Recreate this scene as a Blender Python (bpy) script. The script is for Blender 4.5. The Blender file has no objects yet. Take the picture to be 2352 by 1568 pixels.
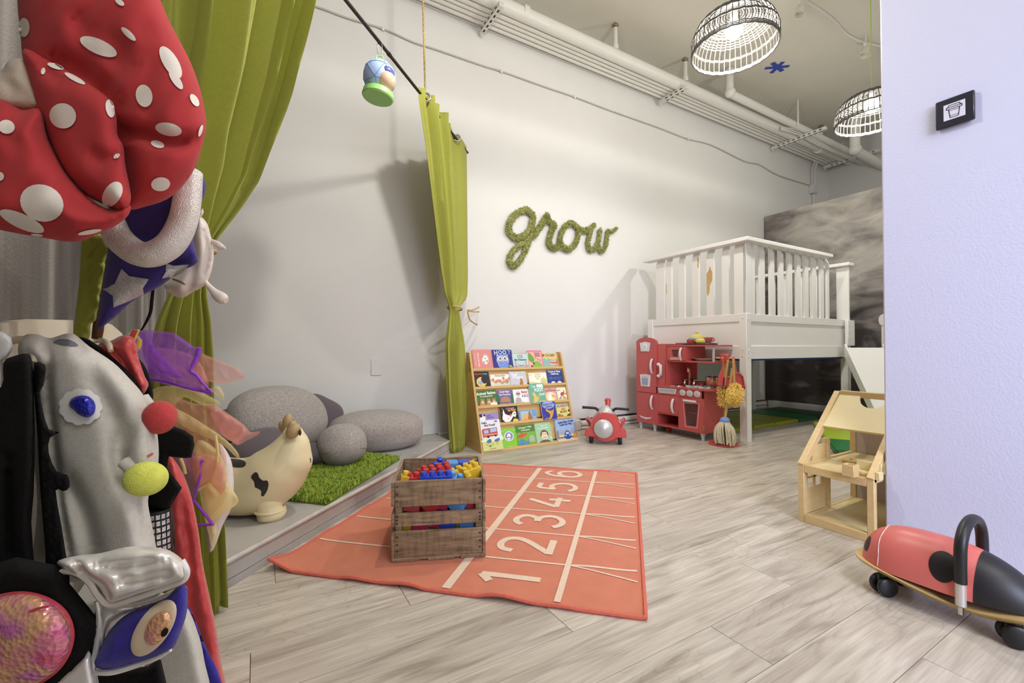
import bpy, bmesh, math, random
import numpy as np
from mathutils import Vector, Matrix, noise
from mathutils.geometry import delaunay_2d_cdt
random.seed(7)
sc = bpy.context.scene
COL = sc.collection
PI = math.pi
# ---------------------------------------------------------------- camera
FPX, YAW, PITCH, CAMH = 1010.0, math.radians(30.1), math.atan(13 / 1010.0), 0.82
cd = bpy.data.cameras.new('camera'); cam = bpy.data.objects.new('camera', cd); COL.objects.link(cam)
cd.sensor_width = 36.0; cd.lens = FPX / 2352 * 36; cd.clip_start = 0.02; cd.clip_end = 60
cam.location = (0, 0, CAMH); cam.rotation_euler = (PI / 2 + PITCH, 0, -YAW)
sc.camera = cam
# ---------------------------------------------------------------- world, lights, exposure
w = bpy.data.worlds.new('world'); sc.world = w; w.use_nodes = True
w.node_tree.nodes['Background'].inputs[0].default_value = (1.0, 0.965, 0.91, 1)
w.node_tree.nodes['Background'].inputs[1].default_value = 0.78
def area(name, loc, target, size, power, col, spread=180):
    l = bpy.data.lights.new(name, 'AREA'); l.size = size[0]; l.shape = 'RECTANGLE'; l.size_y = size[1]
    l.energy = power; l.color = col
    l.spread = math.radians(spread)
    o = bpy.data.objects.new(name, l); COL.objects.link(o); o.location = loc
    o.rotation_euler = (Vector(target) - Vector(loc)).to_track_quat('-Z', 'Y').to_euler()
    return o
# daylight from the shop window behind the camera
area('window_daylight', (.7, -2.9, 1.9), (2.35, 0.35, 0.75), (1.6, 1.8), 22, (0.66, 0.72, 1.0), 60)
# added soft fill high behind the camera, brightens the camera-facing sides
area('front_fill_light', (1.0, -1.25, 3.9), (1.2, 1.4, .6), (1.6, 1.2), 62, (1.0, .97, .92))
PEND_W = 56
vs = sc.view_settings
vs.view_transform = 'Standard'; vs.look = 'None'; vs.gamma = 1; vs.use_curve_mapping = False
vs.exposure = 0.16
# ---------------------------------------------------------------- pixel helpers (measure positions in the place)
C0 = np.array([0, 0, CAMH])
_f0 = np.array([math.sin(YAW), math.cos(YAW), 0]); RV = np.array([math.cos(YAW), -math.sin(YAW), 0])
FV = _f0 * math.cos(PITCH) + np.array([0, 0, math.sin(PITCH)]); UV = np.cross(RV, FV)
def ray(x, y): return FV + RV * ((x - 1176) / FPX) - UV * ((y - 784) / FPX)
def dep(x, y, t): return C0 + ray(x, y) * t
def onz(x, y, z=0.0): d = ray(x, y); return C0 + d * ((z - CAMH) / d[2])
def onax(x, y, ax, v): d = ray(x, y); return C0 + d * ((v - C0[ax]) / d[ax])
def onplane(x, y, p, n): d = ray(x, y); return C0 + d * (np.dot(np.array(p) - C0, n) / np.dot(d, n))
# ---------------------------------------------------------------- materials
def lin(c):
    if isinstance(c, str):
        c = [int(c[i:i + 2], 16) / 255 for i in (0, 2, 4)]
    return tuple((x / 12.92 if x <= .04045 else ((x + .055) / 1.055) ** 2.4) for x in c)
MATS = {}
def mat(name, col, rough=.6, metal=0., var=0., vs=8., bump=0., bs=150., spec=.5, emis=0., alpha=1., sheen=0., stretch=(1, 1, 1), col2=None, coat=0., trans=0., detail=4.):
    if name in MATS: return MATS[name]
    m = bpy.data.materials.new(name); m.use_nodes = True; nt = m.node_tree; N = nt.nodes; L = nt.links
    b = N['Principled BSDF']; c = lin(col)
    b.inputs['Base Color'].default_value = (*c, 1); b.inputs['Roughness'].default_value = rough
    b.inputs['Metallic'].default_value = metal; b.inputs['Specular IOR Level'].default_value = spec
    b.inputs['Alpha'].default_value = alpha; b.inputs['Coat Weight'].default_value = coat
    b.inputs['Transmission Weight'].default_value = trans
    if sheen: b.inputs['Sheen Weight'].default_value = sheen; b.inputs['Sheen Roughness'].default_value = .5
    if emis: b.inputs['Emission Color'].default_value = (*c, 1); b.inputs['Emission Strength'].default_value = emis
    if var or bump or col2:
        tc = N.new('ShaderNodeTexCoord'); mp = N.new('ShaderNodeMapping'); mp.inputs['Scale'].default_value = stretch
        L.new(tc.outputs['Object'], mp.inputs['Vector'])
    if var or col2:
        n = N.new('ShaderNodeTexNoise'); n.inputs['Scale'].default_value = vs; n.inputs['Detail'].default_value = detail
        L.new(mp.outputs[0], n.inputs['Vector'])
        r = N.new('ShaderNodeValToRGB'); r.color_ramp.elements[0].position = .32; r.color_ramp.elements[1].position = .68
        c2 = lin(col2) if col2 else tuple(min(1, x * (1 + var)) for x in c)
        c1 = c if col2 else tuple(x * (1 - var) for x in c)
        r.color_ramp.elements[0].color = (*c1, 1); r.color_ramp.elements[1].color = (*c2, 1)
        L.new(n.outputs[0], r.inputs[0]); L.new(r.outputs[0], b.inputs['Base Color'])
    if bump:
        n2 = N.new('ShaderNodeTexNoise'); n2.inputs['Scale'].default_value = bs; n2.inputs['Detail'].default_value = 3
        L.new(mp.outputs[0], n2.inputs['Vector'])
        bp = N.new('ShaderNodeBump'); bp.inputs['Strength'].default_value = bump; bp.inputs['Distance'].default_value = .01
        L.new(n2.outputs[0], bp.inputs['Height']); L.new(bp.outputs[0], b.inputs['Normal'])
    MATS[name] = m
    return m
# ---------------------------------------------------------------- object helpers
def tag(o, label=None, cat=None, group=None, kind=None):
    if label: o['label'] = label
    if cat: o['category'] = cat
    if group: o['group'] = group
    if kind: o['kind'] = kind
    return o
def thing(name, label, cat, loc=(0, 0, 0), rotz=0., group=None):
    o = bpy.data.objects.new(name, None); COL.objects.link(o); o.empty_display_size = .05
    o.location = tuple(float(v) for v in loc); o.rotation_euler = (0, 0, rotz)
    return tag(o, label, cat, group)
def mk(name, bm, m, parent=None, smooth=True, loc=None, rot=None, ang=38, label=None, cat=None, group=None, kind=None):
    me = bpy.data.meshes.new(name)
    bmesh.ops.recalc_face_normals(bm, faces=bm.faces)
    bm.to_mesh(me); bm.free()
    for x in (m if isinstance(m, (list, tuple)) else [m]): me.materials.append(x)
    if smooth and len(me.polygons):
        me.polygons.foreach_set('use_smooth', [True] * len(me.polygons)); me.set_sharp_from_angle(angle=math.radians(ang))
    o = bpy.data.objects.new(name, me); COL.objects.link(o)
    if parent: o.parent = parent
    if loc is not None: o.location = tuple(float(v) for v in loc)
    if rot is not None: o.rotation_euler = rot
    return tag(o, label, cat, group, kind)
def inst(src, name=None, parent=None, loc=None, rot=None, scale=None):
    o = src.copy(); COL.objects.link(o)
    if name: o.name = name
    if parent: o.parent = parent
    if loc is not None: o.location = tuple(float(v) for v in loc)
    if rot is not None: o.rotation_euler = rot
    if scale is not None: o.scale = scale
    return o
def NB(): return bmesh.new()
def V(*a): return Vector([float(x) for x in (a[0] if len(a) == 1 else a)])
def box(bm, c, s, rot=None, bev=0., seg=1, M=None, mi=0):
    r = bmesh.ops.create_cube(bm, size=1.0); vs_ = r['verts']
    mt = Matrix.Diagonal((*s, 1))
    if rot is not None: mt = (rot if isinstance(rot, Matrix) else Matrix.Rotation(rot, 4, 'Z')) @ mt
    mt = Matrix.Translation(V(c)) @ mt
    if M is not None: mt = M @ mt
    bmesh.ops.transform(bm, matrix=mt, verts=vs_)
    if mi:
        for f in {f for v in vs_ for f in v.link_faces}: f.material_index = mi
    if bev:
        es = list({e for v in vs_ for e in v.link_edges})
        bmesh.ops.bevel(bm, geom=es, offset=bev, segments=seg, affect='EDGES', profile=.6)
    return bm
def B(c, s, rot=None, bev=0., seg=1): return box(NB(), c, s, rot, bev, seg)
def bb(x0, x1, y0, y1, z0, z1, bev=0., bm=None):      # box by bounds
    return box(bm or NB(), ((x0 + x1) / 2, (y0 + y1) / 2, (z0 + z1) / 2), (x1 - x0, y1 - y0, z1 - z0), None, bev)
def beam(bm, p0, p1, wd, th, up=(0, 0, 1), bev=0.):    # square bar from p0 to p1
    p0, p1 = V(p0), V(p1); d = p1 - p0; L_ = d.length; d.normalize(); u = V(up)
    s = d.cross(u); s.normalize(); u = s.cross(d)
    m = Matrix.Translation((p0 + p1) / 2) @ Matrix((d, s, u)).transposed().to_4x4()
    return box(bm, (0, 0, 0), (L_, wd, th), None, bev, 1, m)
def frames(pts, closed=False):
    n = len(pts); T = []
    for i in range(n):
        a = pts[(i - 1) % n] if (closed or i > 0) else pts[i]; b_ = pts[(i + 1) % n] if (closed or i < n - 1) else pts[i]
        t = (b_ - a); t.normalize(); T.append(t)
    u = Vector((0, 0, 1)) if abs(T[0].z) < .9 else Vector((1, 0, 0))
    u = (u - T[0] * u.dot(T[0])).normalized(); out = []
    for i in range(n):
        if i:
            q = T[i - 1].rotation_difference(T[i]); u = q @ u
            u = (u - T[i] * u.dot(T[i])).normalized()
        out.append((T[i], u, T[i].cross(u)))
    return out
def tube(bm, pts, r, seg=8, closed=False, caps=True, flat=1.0, up=None):
    pts = [V(p) for p in pts]; n = len(pts); fr = frames(pts, closed)
    rr = r if isinstance(r, (list, tuple, np.ndarray)) else [r] * n
    rings = []
    for p, (t, u, s), ri in zip(pts, fr, rr):
        if up is not None:
            u = V(up); u = (u - t * u.dot(t)).normalized(); s = t.cross(u)
        rx, ry = ri if isinstance(ri, (tuple, list)) else (ri, ri * flat)
        rings.append([bm.verts.new(p + s * (math.cos(2 * PI * k / seg) * rx) + u * (math.sin(2 * PI * k / seg) * ry)) for k in range(seg)])
    for i in range(n if closed else n - 1):
        a, b_ = rings[i], rings[(i + 1) % n]
        for k in range(seg): bm.faces.new((a[k], a[(k + 1) % seg], b_[(k + 1) % seg], b_[k]))
    if caps and not closed:
        bm.faces.new(rings[0][::-1]); bm.faces.new(rings[-1])
    return bm
def cyl(bm, p0, p1, r0, r1=None, seg=16): return tube(bm, [p0, p1], [r0, r0 if r1 is None else r1], seg)
def lathe(bm, prof, seg=24, M=None):
    rings = []
    for r, z in prof:
        if r < 1e-5: rings.append([bm.verts.new((0, 0, z))])
        else: rings.append([bm.verts.new((r * math.cos(2 * PI * k / seg), r * math.sin(2 * PI * k / seg), z)) for k in range(seg)])
    for a, b_ in zip(rings, rings[1:]):
        for k in range(seg):
            k2 = (k + 1) % seg
            if len(a) == 1 and len(b_) == 1: continue
            if len(a) == 1: bm.faces.new((a[0], b_[k], b_[k2]))
            elif len(b_) == 1: bm.faces.new((a[k], a[k2], b_[0]))
            else: bm.faces.new((a[k], a[k2], b_[k2], b_[k]))
    vsn = [v for r_ in rings for v in r_]
    if M is not None: bmesh.ops.transform(bm, matrix=M, verts=vsn)
    return bm
def ell(bm, c, r, seg=20, rings=12, M=None):
    q = bmesh.ops.create_uvsphere(bm, u_segments=seg, v_segments=rings, radius=1.0)
    m = Matrix.Translation(V(c)) @ (M.to_4x4() if M is not None else Matrix.Identity(4)) @ Matrix.Diagonal((*[float(v) for v in r], 1))
    bmesh.ops.transform(bm, matrix=m, verts=q['verts']); return bm
def prism(bm, pts2, d0, d1, M=None):                  # outline in xz extruded along y (d0..d1)
    a = [bm.verts.new((p[0], d0, p[1])) for p in pts2]; b_ = [bm.verts.new((p[0], d1, p[1])) for p in pts2]
    n = len(a); bm.faces.new(a); bm.faces.new(b_[::-1])
    for i in range(n): bm.faces.new((a[i], b_[i], b_[(i + 1) % n], a[(i + 1) % n]))
    if M is not None: bmesh.ops.transform(bm, matrix=M, verts=a + b_)
    return bm
def surf(bm, fn, nu, nv, closeu=False):
    g = [[bm.verts.new(V(fn(i / nu, j / nv))) for j in range(nv + 1)] for i in range(nu if closeu else nu + 1)]
    for i in range(nu):
        for j in range(nv):
            i2 = (i + 1) % nu if closeu else i + 1
            bm.faces.new((g[i][j], g[i2][j], g[i2][j + 1], g[i][j + 1]))
    return bm
def cr(pts, n=8, closed=False):                       # Catmull-Rom through points (any dimension)
    P = [np.array(p, float) for p in pts]; N_ = len(P); out = []
    rng = range(N_ if closed else N_ - 1)
    for i in rng:
        if closed: p0, p1, p2, p3 = P[i - 1], P[i], P[(i + 1) % N_], P[(i + 2) % N_]
        else: p0, p1, p2, p3 = P[max(i - 1, 0)], P[i], P[i + 1], P[min(i + 2, N_ - 1)]
        for k in range(n):
            t = k / n
            out.append(.5 * (2 * p1 + (p2 - p0) * t + (2 * p0 - 5 * p1 + 4 * p2 - p3) * t * t + (3 * p1 - p0 - 3 * p2 + p3) * t ** 3))
    if not closed: out.append(P[-1])
    return out
def interp(tab, x): return float(np.interp(x, [a for a, _ in tab], [b for _, b in tab]))
def textmesh(s, size=1., extrude=0., align='CENTER', bold=0.):
    cu = bpy.data.curves.new('t', 'FONT'); cu.body = s; cu.size = size; cu.extrude = extrude; cu.align_x = align; cu.align_y = 'CENTER'
    cu.resolution_u = 3; cu.offset = bold
    o = bpy.data.objects.new('t', cu); COL.objects.link(o)
    dg = bpy.context.evaluated_depsgraph_get(); me = bpy.data.meshes.new_from_object(o.evaluated_get(dg))
    bpy.data.objects.remove(o); bpy.data.curves.remove(cu)
    return me
def copy_tree(o, parent=None):
    c = o.copy(); COL.objects.link(c); c.parent = parent
    for ch in o.children: copy_tree(ch, c)
    return c
# ================================================================= SETTING
m_wall = mat('white_wall_paint', (.86, .857, .842), .55, var=.015, vs=1.5, bump=.12, bs=170)
m_wall2 = mat('grey_wall_paint', (.80, .80, .80), .6, bump=.12, bs=170)
m_lav = mat('lavender_wall_paint', (.83, .84, .94), .5, bump=.13, bs=120)
m_ceil = mat('ceiling_paint', (.90, .885, .83), .7, var=.02, vs=2)
m_pipe = mat('pipe_paint', (.88, .875, .85), .4)
m_trim = mat('white_trim_paint', (.87, .86, .84), .45)
m_dark = mat('dark_gap', (.16, .15, .15), .9)
def plank_mat():
    m = bpy.data.materials.new('oak_laminate'); m.use_nodes = True; nt = m.node_tree; N = nt.nodes; L = nt.links; b = N['Principled BSDF']
    tc = N.new('ShaderNodeTexCoord'); oi = N.new('ShaderNodeObjectInfo')
    mul = N.new('ShaderNodeMath'); mul.operation = 'MULTIPLY'; mul.inputs[1].default_value = 37.0; L.new(oi.outputs['Random'], mul.inputs[0])
    add = N.new('ShaderNodeVectorMath'); add.operation = 'ADD'; L.new(tc.outputs['Object'], add.inputs[0]); L.new(mul.outputs[0], add.inputs[1])
    mp = N.new('ShaderNodeMapping'); mp.inputs['Scale'].default_value = (1.0, 9.0, 1.0); L.new(add.outputs[0], mp.inputs['Vector'])
    n = N.new('ShaderNodeTexNoise'); n.inputs['Scale'].default_value = 2.2; n.inputs['Detail'].default_value = 6; n.inputs['Distortion'].default_value = 1.2; L.new(mp.outputs[0], n.inputs['Vector'])
    mp2 = N.new('ShaderNodeMapping'); mp2.inputs['Scale'].default_value = (3.0, 90.0, 1.0); L.new(add.outputs[0], mp2.inputs['Vector'])
    n2 = N.new('ShaderNodeTexNoise'); n2.inputs['Scale'].default_value = 2.0; n2.inputs['Detail'].default_value = 4; L.new(mp2.outputs[0], n2.inputs['Vector'])
    # cathedral grain rings
    mp3 = N.new('ShaderNodeMapping'); mp3.inputs['Scale'].default_value = (1.6, 7.0, 1.0); L.new(add.outputs[0], mp3.inputs['Vector'])
    n3 = N.new('ShaderNodeTexNoise'); n3.inputs['Scale'].default_value = 1.6; n3.inputs['Detail'].default_value = 1.5; L.new(mp3.outputs[0], n3.inputs['Vector'])
    m3 = N.new('ShaderNodeMath'); m3.operation = 'MULTIPLY'; m3.inputs[1].default_value = 26; L.new(n3.outputs[0], m3.inputs[0])
    f3 = N.new('ShaderNodeMath'); f3.operation = 'PINGPONG'; f3.inputs[1].default_value = 1.0; L.new(m3.outputs[0], f3.inputs[0])
    r3 = N.new('ShaderNodeMapRange'); r3.inputs[1].default_value = .0; r3.inputs[2].default_value = .22; r3.inputs[3].default_value = .80; r3.inputs[4].default_value = 1.0; L.new(f3.outputs[0], r3.inputs[0])
    rp = N.new('ShaderNodeValToRGB'); e = rp.color_ramp.elements
    e[0].position = .30; e[0].color = (*lin((.62, .575, .52)), 1); e[1].position = .66; e[1].color = (*lin((.81, .775, .72)), 1)
    x = e.new(.46); x.color = (*lin((.735, .695, .64)), 1)
    L.new(n.outputs[0], rp.inputs[0])
    r2 = N.new('ShaderNodeMapRange'); r2.inputs[1].default_value = .3; r2.inputs[2].default_value = .7; r2.inputs[3].default_value = .86; r2.inputs[4].default_value = 1.08; L.new(n2.outputs[0], r2.inputs[0])
    rr = N.new('ShaderNodeMapRange'); rr.inputs[3].default_value = .93; rr.inputs[4].default_value = 1.05; L.new(oi.outputs['Random'], rr.inputs[0])
    k1 = N.new('ShaderNodeMath'); k1.operation = 'MULTIPLY'; L.new(r2.outputs[0], k1.inputs[0]); L.new(rr.outputs[0], k1.inputs[1])
    k2 = N.new('ShaderNodeMath'); k2.operation = 'MULTIPLY'; L.new(k1.outputs[0], k2.inputs[0])
    nm = N.new('ShaderNodeTexNoise'); nm.inputs['Scale'].default_value = 1.7; nm.inputs['Detail'].default_value = 1; L.new(add.outputs[0], nm.inputs['Vector'])
    mm = N.new('ShaderNodeMapRange'); mm.inputs[1].default_value = .48; mm.inputs[2].default_value = .62; L.new(nm.outputs[0], mm.inputs[0])
    mq = N.new('ShaderNodeMix'); mq.inputs[2].default_value = 1.0; L.new(mm.outputs[0], mq.inputs[0]); L.new(r3.outputs[0], mq.inputs[3]); L.new(mq.outputs[0], k2.inputs[1])
    vm = N.new('ShaderNodeVectorMath'); vm.operation = 'SCALE'; L.new(rp.outputs[0], vm.inputs[0]); L.new(k2.outputs[0], vm.inputs['Scale'])
    L.new(vm.outputs[0], b.inputs['Base Color']); b.inputs['Roughness'].default_value = .36; b.inputs['Specular IOR Level'].default_value = .45
    return m
m_plank = plank_mat()
fl = mk('floor', bb(-.6, 8.0, -3.2, 3.62, -.09, -.008), mat('floor_joint', (.66, .62, .56), .8), kind='structure')
PL, PW = 1.24, .182
pk = None
row = 0; y = -.62
while y < 3.6:
    x = -1.9 + (row * .437) % PL
    while x < 6.1:
        cx, cy = x + PL / 2, y + PW / 2
        if not (cx < -1.2 or (cy < .25 and cx > 2.9)):
            if pk is None:
                pk = mk('plank', box(NB(), (0, 0, -.004), (PL - .0014, PW - .0012, .008), None, .0008), m_plank, fl, loc=(cx, cy, 0)); first = pk
            else: inst(pk, 'plank', fl, (cx, cy, 0))
        x += PL
    y += PW; row += 1
mk('wall_back', bb(-.57, 7.98, 3.5, 3.62, .10, 4.0), m_wall, kind='structure')
mk('wall_recess', bb(-.57, 7.98, 3.56, 3.62, -.01, .10), mat('recess_dark_tone', (.52, .50, .49), .8), kind='structure')  # darkness of the gap is put into the recess colour
def mural_mat():
    m = bpy.data.materials.new('birch_mural_paint'); m.use_nodes = True; nt = m.node_tree; N = nt.nodes; L = nt.links; b = N['Principled BSDF']
    tc = N.new('ShaderNodeTexCoord'); mp = N.new('ShaderNodeMapping'); mp.inputs['Scale'].default_value = (1, 5, .22); L.new(tc.outputs['Object'], mp.inputs['Vector'])
    n = N.new('ShaderNodeTexNoise'); n.inputs['Scale'].default_value = 1.6; n.inputs['Detail'].default_value = 2; L.new(mp.outputs[0], n.inputs['Vector'])
    r = N.new('ShaderNodeValToRGB'); e = r.color_ramp.elements; e[0].position = .34; e[0].color = (*lin((.34, .325, .30)), 1); e[1].position = .66; e[1].color = (*lin((.60, .58, .55)), 1)
    x = e.new(.52); x.color = (*lin((.43, .41, .385)), 1)
    L.new(n.outputs[0], r.inputs[0]); L.new(r.outputs[0], b.inputs['Base Color']); b.inputs['Roughness'].default_value = .8
    n2 = N.new('ShaderNodeTexNoise'); n2.inputs['Scale'].default_value = 140; L.new(tc.outputs['Object'], n2.inputs['Vector'])
    bp = N.new('ShaderNodeBump'); bp.inputs['Strength'].default_value = .35; bp.inputs['Distance'].default_value = .01; L.new(n2.outputs[0], bp.inputs['Height']); L.new(bp.outputs[0], b.inputs['Normal'])
    return m
mk('wall_left', bb(-.57, -.45, -1.2, 3.5, 0, 4.0), mural_mat(), kind='structure')
mk('wall_far', bb(7.86, 7.98, -1.0, 3.5, 0, 4.0), m_wall2, kind='structure')
mk('wall_right', bb(2.31, 2.56, -1.6, .828, 0, 4.0, .006), m_lav, kind='structure')
mk('ceiling', bb(-.57, 7.98, -1.6, 3.62, 4.0, 4.1), m_ceil, kind='structure')
mk('trim_1', bb(-.45, 7.86, 3.475, 3.5, 3.655, 3.69, .004), m_wall2, kind='structure')
mk('baseboard_wall', bb(1.31, 2.70, 3.482, 3.56, 0, .10, .003), m_trim, kind='structure')
# heating pipes at the foot of the wall
t = thing('heating_pipe', 'white heating pipes running along the foot of the long white wall', 'pipe', (2.8, 3.47, 0))
bm = NB(); cyl(bm, (0, 0, .058), (3.2, 0, .058), .027, seg=14); mk('pipe', bm, m_trim, t)
bm = NB(); cyl(bm, (0, -.012, .014), (3.2, -.012, .014), .013, seg=10); mk('pipe', bm, m_trim, t)
mk('valve_box', bb(2.70, 2.775, 3.415, 3.5, .0, .105, .008), mat('chipped_white', (.80, .78, .75), .5, var=.08, vs=40), label='chipped white pipe cover box on the floor beside the bookshelf', cat='pipe cover')
# stage in the corner
SP, SD, SN = np.array([-.095, 1.765, 0]), np.array([.698, .716, 0]), np.array([.716, -.698, 0])
def stage_mat():
    m = bpy.data.materials.new('scuffed_grey_paint'); m.use_nodes = True; nt = m.node_tree; N = nt.nodes; L = nt.links; b = N['Principled BSDF']
    tc = N.new('ShaderNodeTexCoord'); n = N.new('ShaderNodeTexNoise'); n.inputs['Scale'].default_value = 3.2; n.inputs['Detail'].default_value = 6; L.new(tc.outputs['Object'], n.inputs['Vector'])
    r = N.new('ShaderNodeValToRGB'); e = r.color_ramp.elements; e[0].position = .36; e[0].color = (*lin((.59, .55, .54)), 1); e[1].position = .62; e[1].color = (*lin((.72, .70, .67)), 1)
    x = e.new(.47); x.color = (*lin((.665, .655, .64)), 1)
    L.new(n.outputs[0], r.inputs[0]); L.new(r.outputs[0], b.inputs['Base Color']); b.inputs['Roughness'].default_value = .5
    return m
m_stage = stage_mat()
t = thing('stage', 'low grey painted corner stage with a diagonal front step', 'stage', (0, 0, 0))
def poly(bm, pts, z0, z1):
    a = [bm.verts.new((p[0], p[1], z0)) for p in pts]; b_ = [bm.verts.new((p[0], p[1], z1)) for p in pts]; n = len(a)
    bm.faces.new(a[::-1]); bm.faces.new(b_)
    for i in range(n): bm.faces.new((a[i], a[(i + 1) % n], b_[(i + 1) % n], b_[i]))
    return bm
f0 = SP + SD * (-.507); f1 = SP + SD * 1.995; i0, i1 = f0 - SN * .012, f1 - SN * .012
mk('deck', poly(NB(), [(-.449, 1.42), (i1[0], i1[1]), (i1[0], 3.498), (-.449, 3.498)], .088, .10), m_stage, t, smooth=False)
bm = NB(); beam(bm, (*i0[:2], .058), (*i1[:2], .058), .012, .058); mk('riser', bm, m_stage, t, smooth=False)
bm = NB(); beam(bm, (*i0[:2], .013), (*i1[:2], .013), .02, .026); mk('base_strip', bm, m_stage, t, smooth=False)
bm = NB(); tube(bm, [(*(f0 - SN * .004)[:2], .0925), (*(f1 - SN * .004)[:2], .0925)], .0105, 10); mk('nosing', bm, mat('worn_nosing', (.74, .72, .69), .4, var=.12, vs=12), t)
bm = bb(i1[0] - .014, i1[0], i1[1], 3.498, 0, .088); mk('end_panel', bm, m_stage, t, smooth=False)
mk('baseboard_back', bb(-.44, 1.27, 3.478, 3.4985, .10, .135, .004), m_trim, kind='structure')
# chalkboard partition
def chalk_mat():
    m = bpy.data.materials.new('chalky_blackboard'); m.use_nodes = True; nt = m.node_tree; N = nt.nodes; L = nt.links; b = N['Principled BSDF']
    tc = N.new('ShaderNodeTexCoord'); mp = N.new('ShaderNodeMapping'); mp.inputs['Rotation'].default_value = (.35, 0, 0); mp.inputs['Scale'].default_value = (1, 1.0, 2.6); L.new(tc.outputs['Object'], mp.inputs['Vector'])
    n = N.new('ShaderNodeTexNoise'); n.inputs['Scale'].default_value = 1.5; n.inputs['Detail'].default_value = 6; n.inputs['Distortion'].default_value = .9; n.inputs['Roughness'].default_value = .55; L.new(mp.outputs[0], n.inputs['Vector'])
    sx = N.new('ShaderNodeSeparateXYZ'); L.new(tc.outputs['Object'], sx.inputs[0])
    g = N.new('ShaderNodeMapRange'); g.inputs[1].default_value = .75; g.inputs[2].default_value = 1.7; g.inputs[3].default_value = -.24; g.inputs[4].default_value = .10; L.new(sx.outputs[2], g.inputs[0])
    # board gets darker towards the far-left edge
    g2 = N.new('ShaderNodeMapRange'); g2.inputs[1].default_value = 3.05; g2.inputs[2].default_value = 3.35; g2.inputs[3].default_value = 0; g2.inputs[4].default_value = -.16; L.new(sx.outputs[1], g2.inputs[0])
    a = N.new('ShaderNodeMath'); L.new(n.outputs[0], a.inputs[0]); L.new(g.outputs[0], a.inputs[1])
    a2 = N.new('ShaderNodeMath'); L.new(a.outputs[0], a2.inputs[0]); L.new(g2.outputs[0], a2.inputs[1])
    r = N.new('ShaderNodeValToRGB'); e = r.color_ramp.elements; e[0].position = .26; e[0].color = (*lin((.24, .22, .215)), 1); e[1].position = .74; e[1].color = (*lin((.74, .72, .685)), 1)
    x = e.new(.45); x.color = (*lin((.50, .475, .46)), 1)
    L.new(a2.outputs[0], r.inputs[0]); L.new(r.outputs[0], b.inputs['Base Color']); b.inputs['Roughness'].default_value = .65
    return m
t = thing('chalkboard', 'tall chalk smeared blackboard partition standing behind the white loft bed', 'chalkboard', (0, 0, 0))
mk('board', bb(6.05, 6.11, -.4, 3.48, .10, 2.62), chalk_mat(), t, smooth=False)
mk('base_rail', bb(6.02, 6.12, -.4, 3.44, 0, .10, .004), m_trim, t)
# ---------------- pipes under the ceiling
def pipe(name, label, pts, r, seg=14, m=m_pipe, cat='pipe', group=None):
    bm = NB(); p0 = V(pts[0]); tube(bm, [V(p) - p0 for p in pts], r, seg)
    return mk(name, bm, m, None, loc=p0, label=label, cat=cat, group=group)
bp = pipe('sprinkler_pipe', 'thickest white pipe running below the ceiling along the wall', [(-.4, 3.2, 3.70), (7.86, 3.2, 3.66)], .058, 18)
bm = NB(); cyl(bm, (7.30, 0, -.037), (7.36, 0, -.037), .075, seg=16); box(bm, (7.33, 0, .05), (.05, .03, .06)); mk('coupling', bm, m_pipe, bp)
for xx in (2.35,):
    bm = NB(); cyl(bm, (xx, 0, 0), (xx + .05, 0, 0), .066, seg=16); mk('coupling', bm, m_pipe, bp)
for yy, zz, rr, wd in ((3.285, 3.672, .026, 'second'), (3.335, 3.665, .018, 'third'), (3.385, 3.665, .021, 'fourth'), (3.435, 3.66, .019, 'fifth')):
    pipe('conduit_pipe', f'thin white conduit under the ceiling, {wd} pipe out from the thick one toward the wall' if wd != 'fifth' else 'thin white conduit under the ceiling, nearest the wall', [(-.4, yy, zz), (7.7, yy, zz - .01)], rr, 10, group='conduits under the ceiling')
a = onax(1676, 214, 1, 3.06)
pp = [(a[0], 3.06, 3.99), (a[0], 3.06, a[2] + .05), (a[0] + .015, 3.06, a[2] + .015), (a[0] + .05, 3.06, a[2]), (7.84, 3.06, a[2] - .04)]
q = pipe('drain_pipe', 'white drain pipe with elbow dropping from the ceiling beside the larger woven lamp', pp, .042)
bm = NB(); ell(bm, (.01, 0, a[2] - 3.99 + .01), (.058, .058, .058), 14, 8); mk('elbow', bm, m_pipe, q)
a = onax(1964, 345, 1, 2.78)
pp = [(a[0], 2.78, 3.99), (a[0], 2.78, a[2] + .06), (a[0] + .02, 2.78, a[2] + .02), (a[0] + .06, 2.78, a[2]), (7.84, 2.78, a[2] - .04)]
q = pipe('drain_pipe', 'white drain pipe with elbow below the woven lamp cut off by the lavender wall', pp, .058)
bm = NB(); ell(bm, (.012, 0, a[2] - 3.99 + .012), (.075, .075, .075), 14, 8); mk('elbow', bm, m_pipe, q)
m_strut = mat('strut_paint', (.84, .83, .81), .5)
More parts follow.
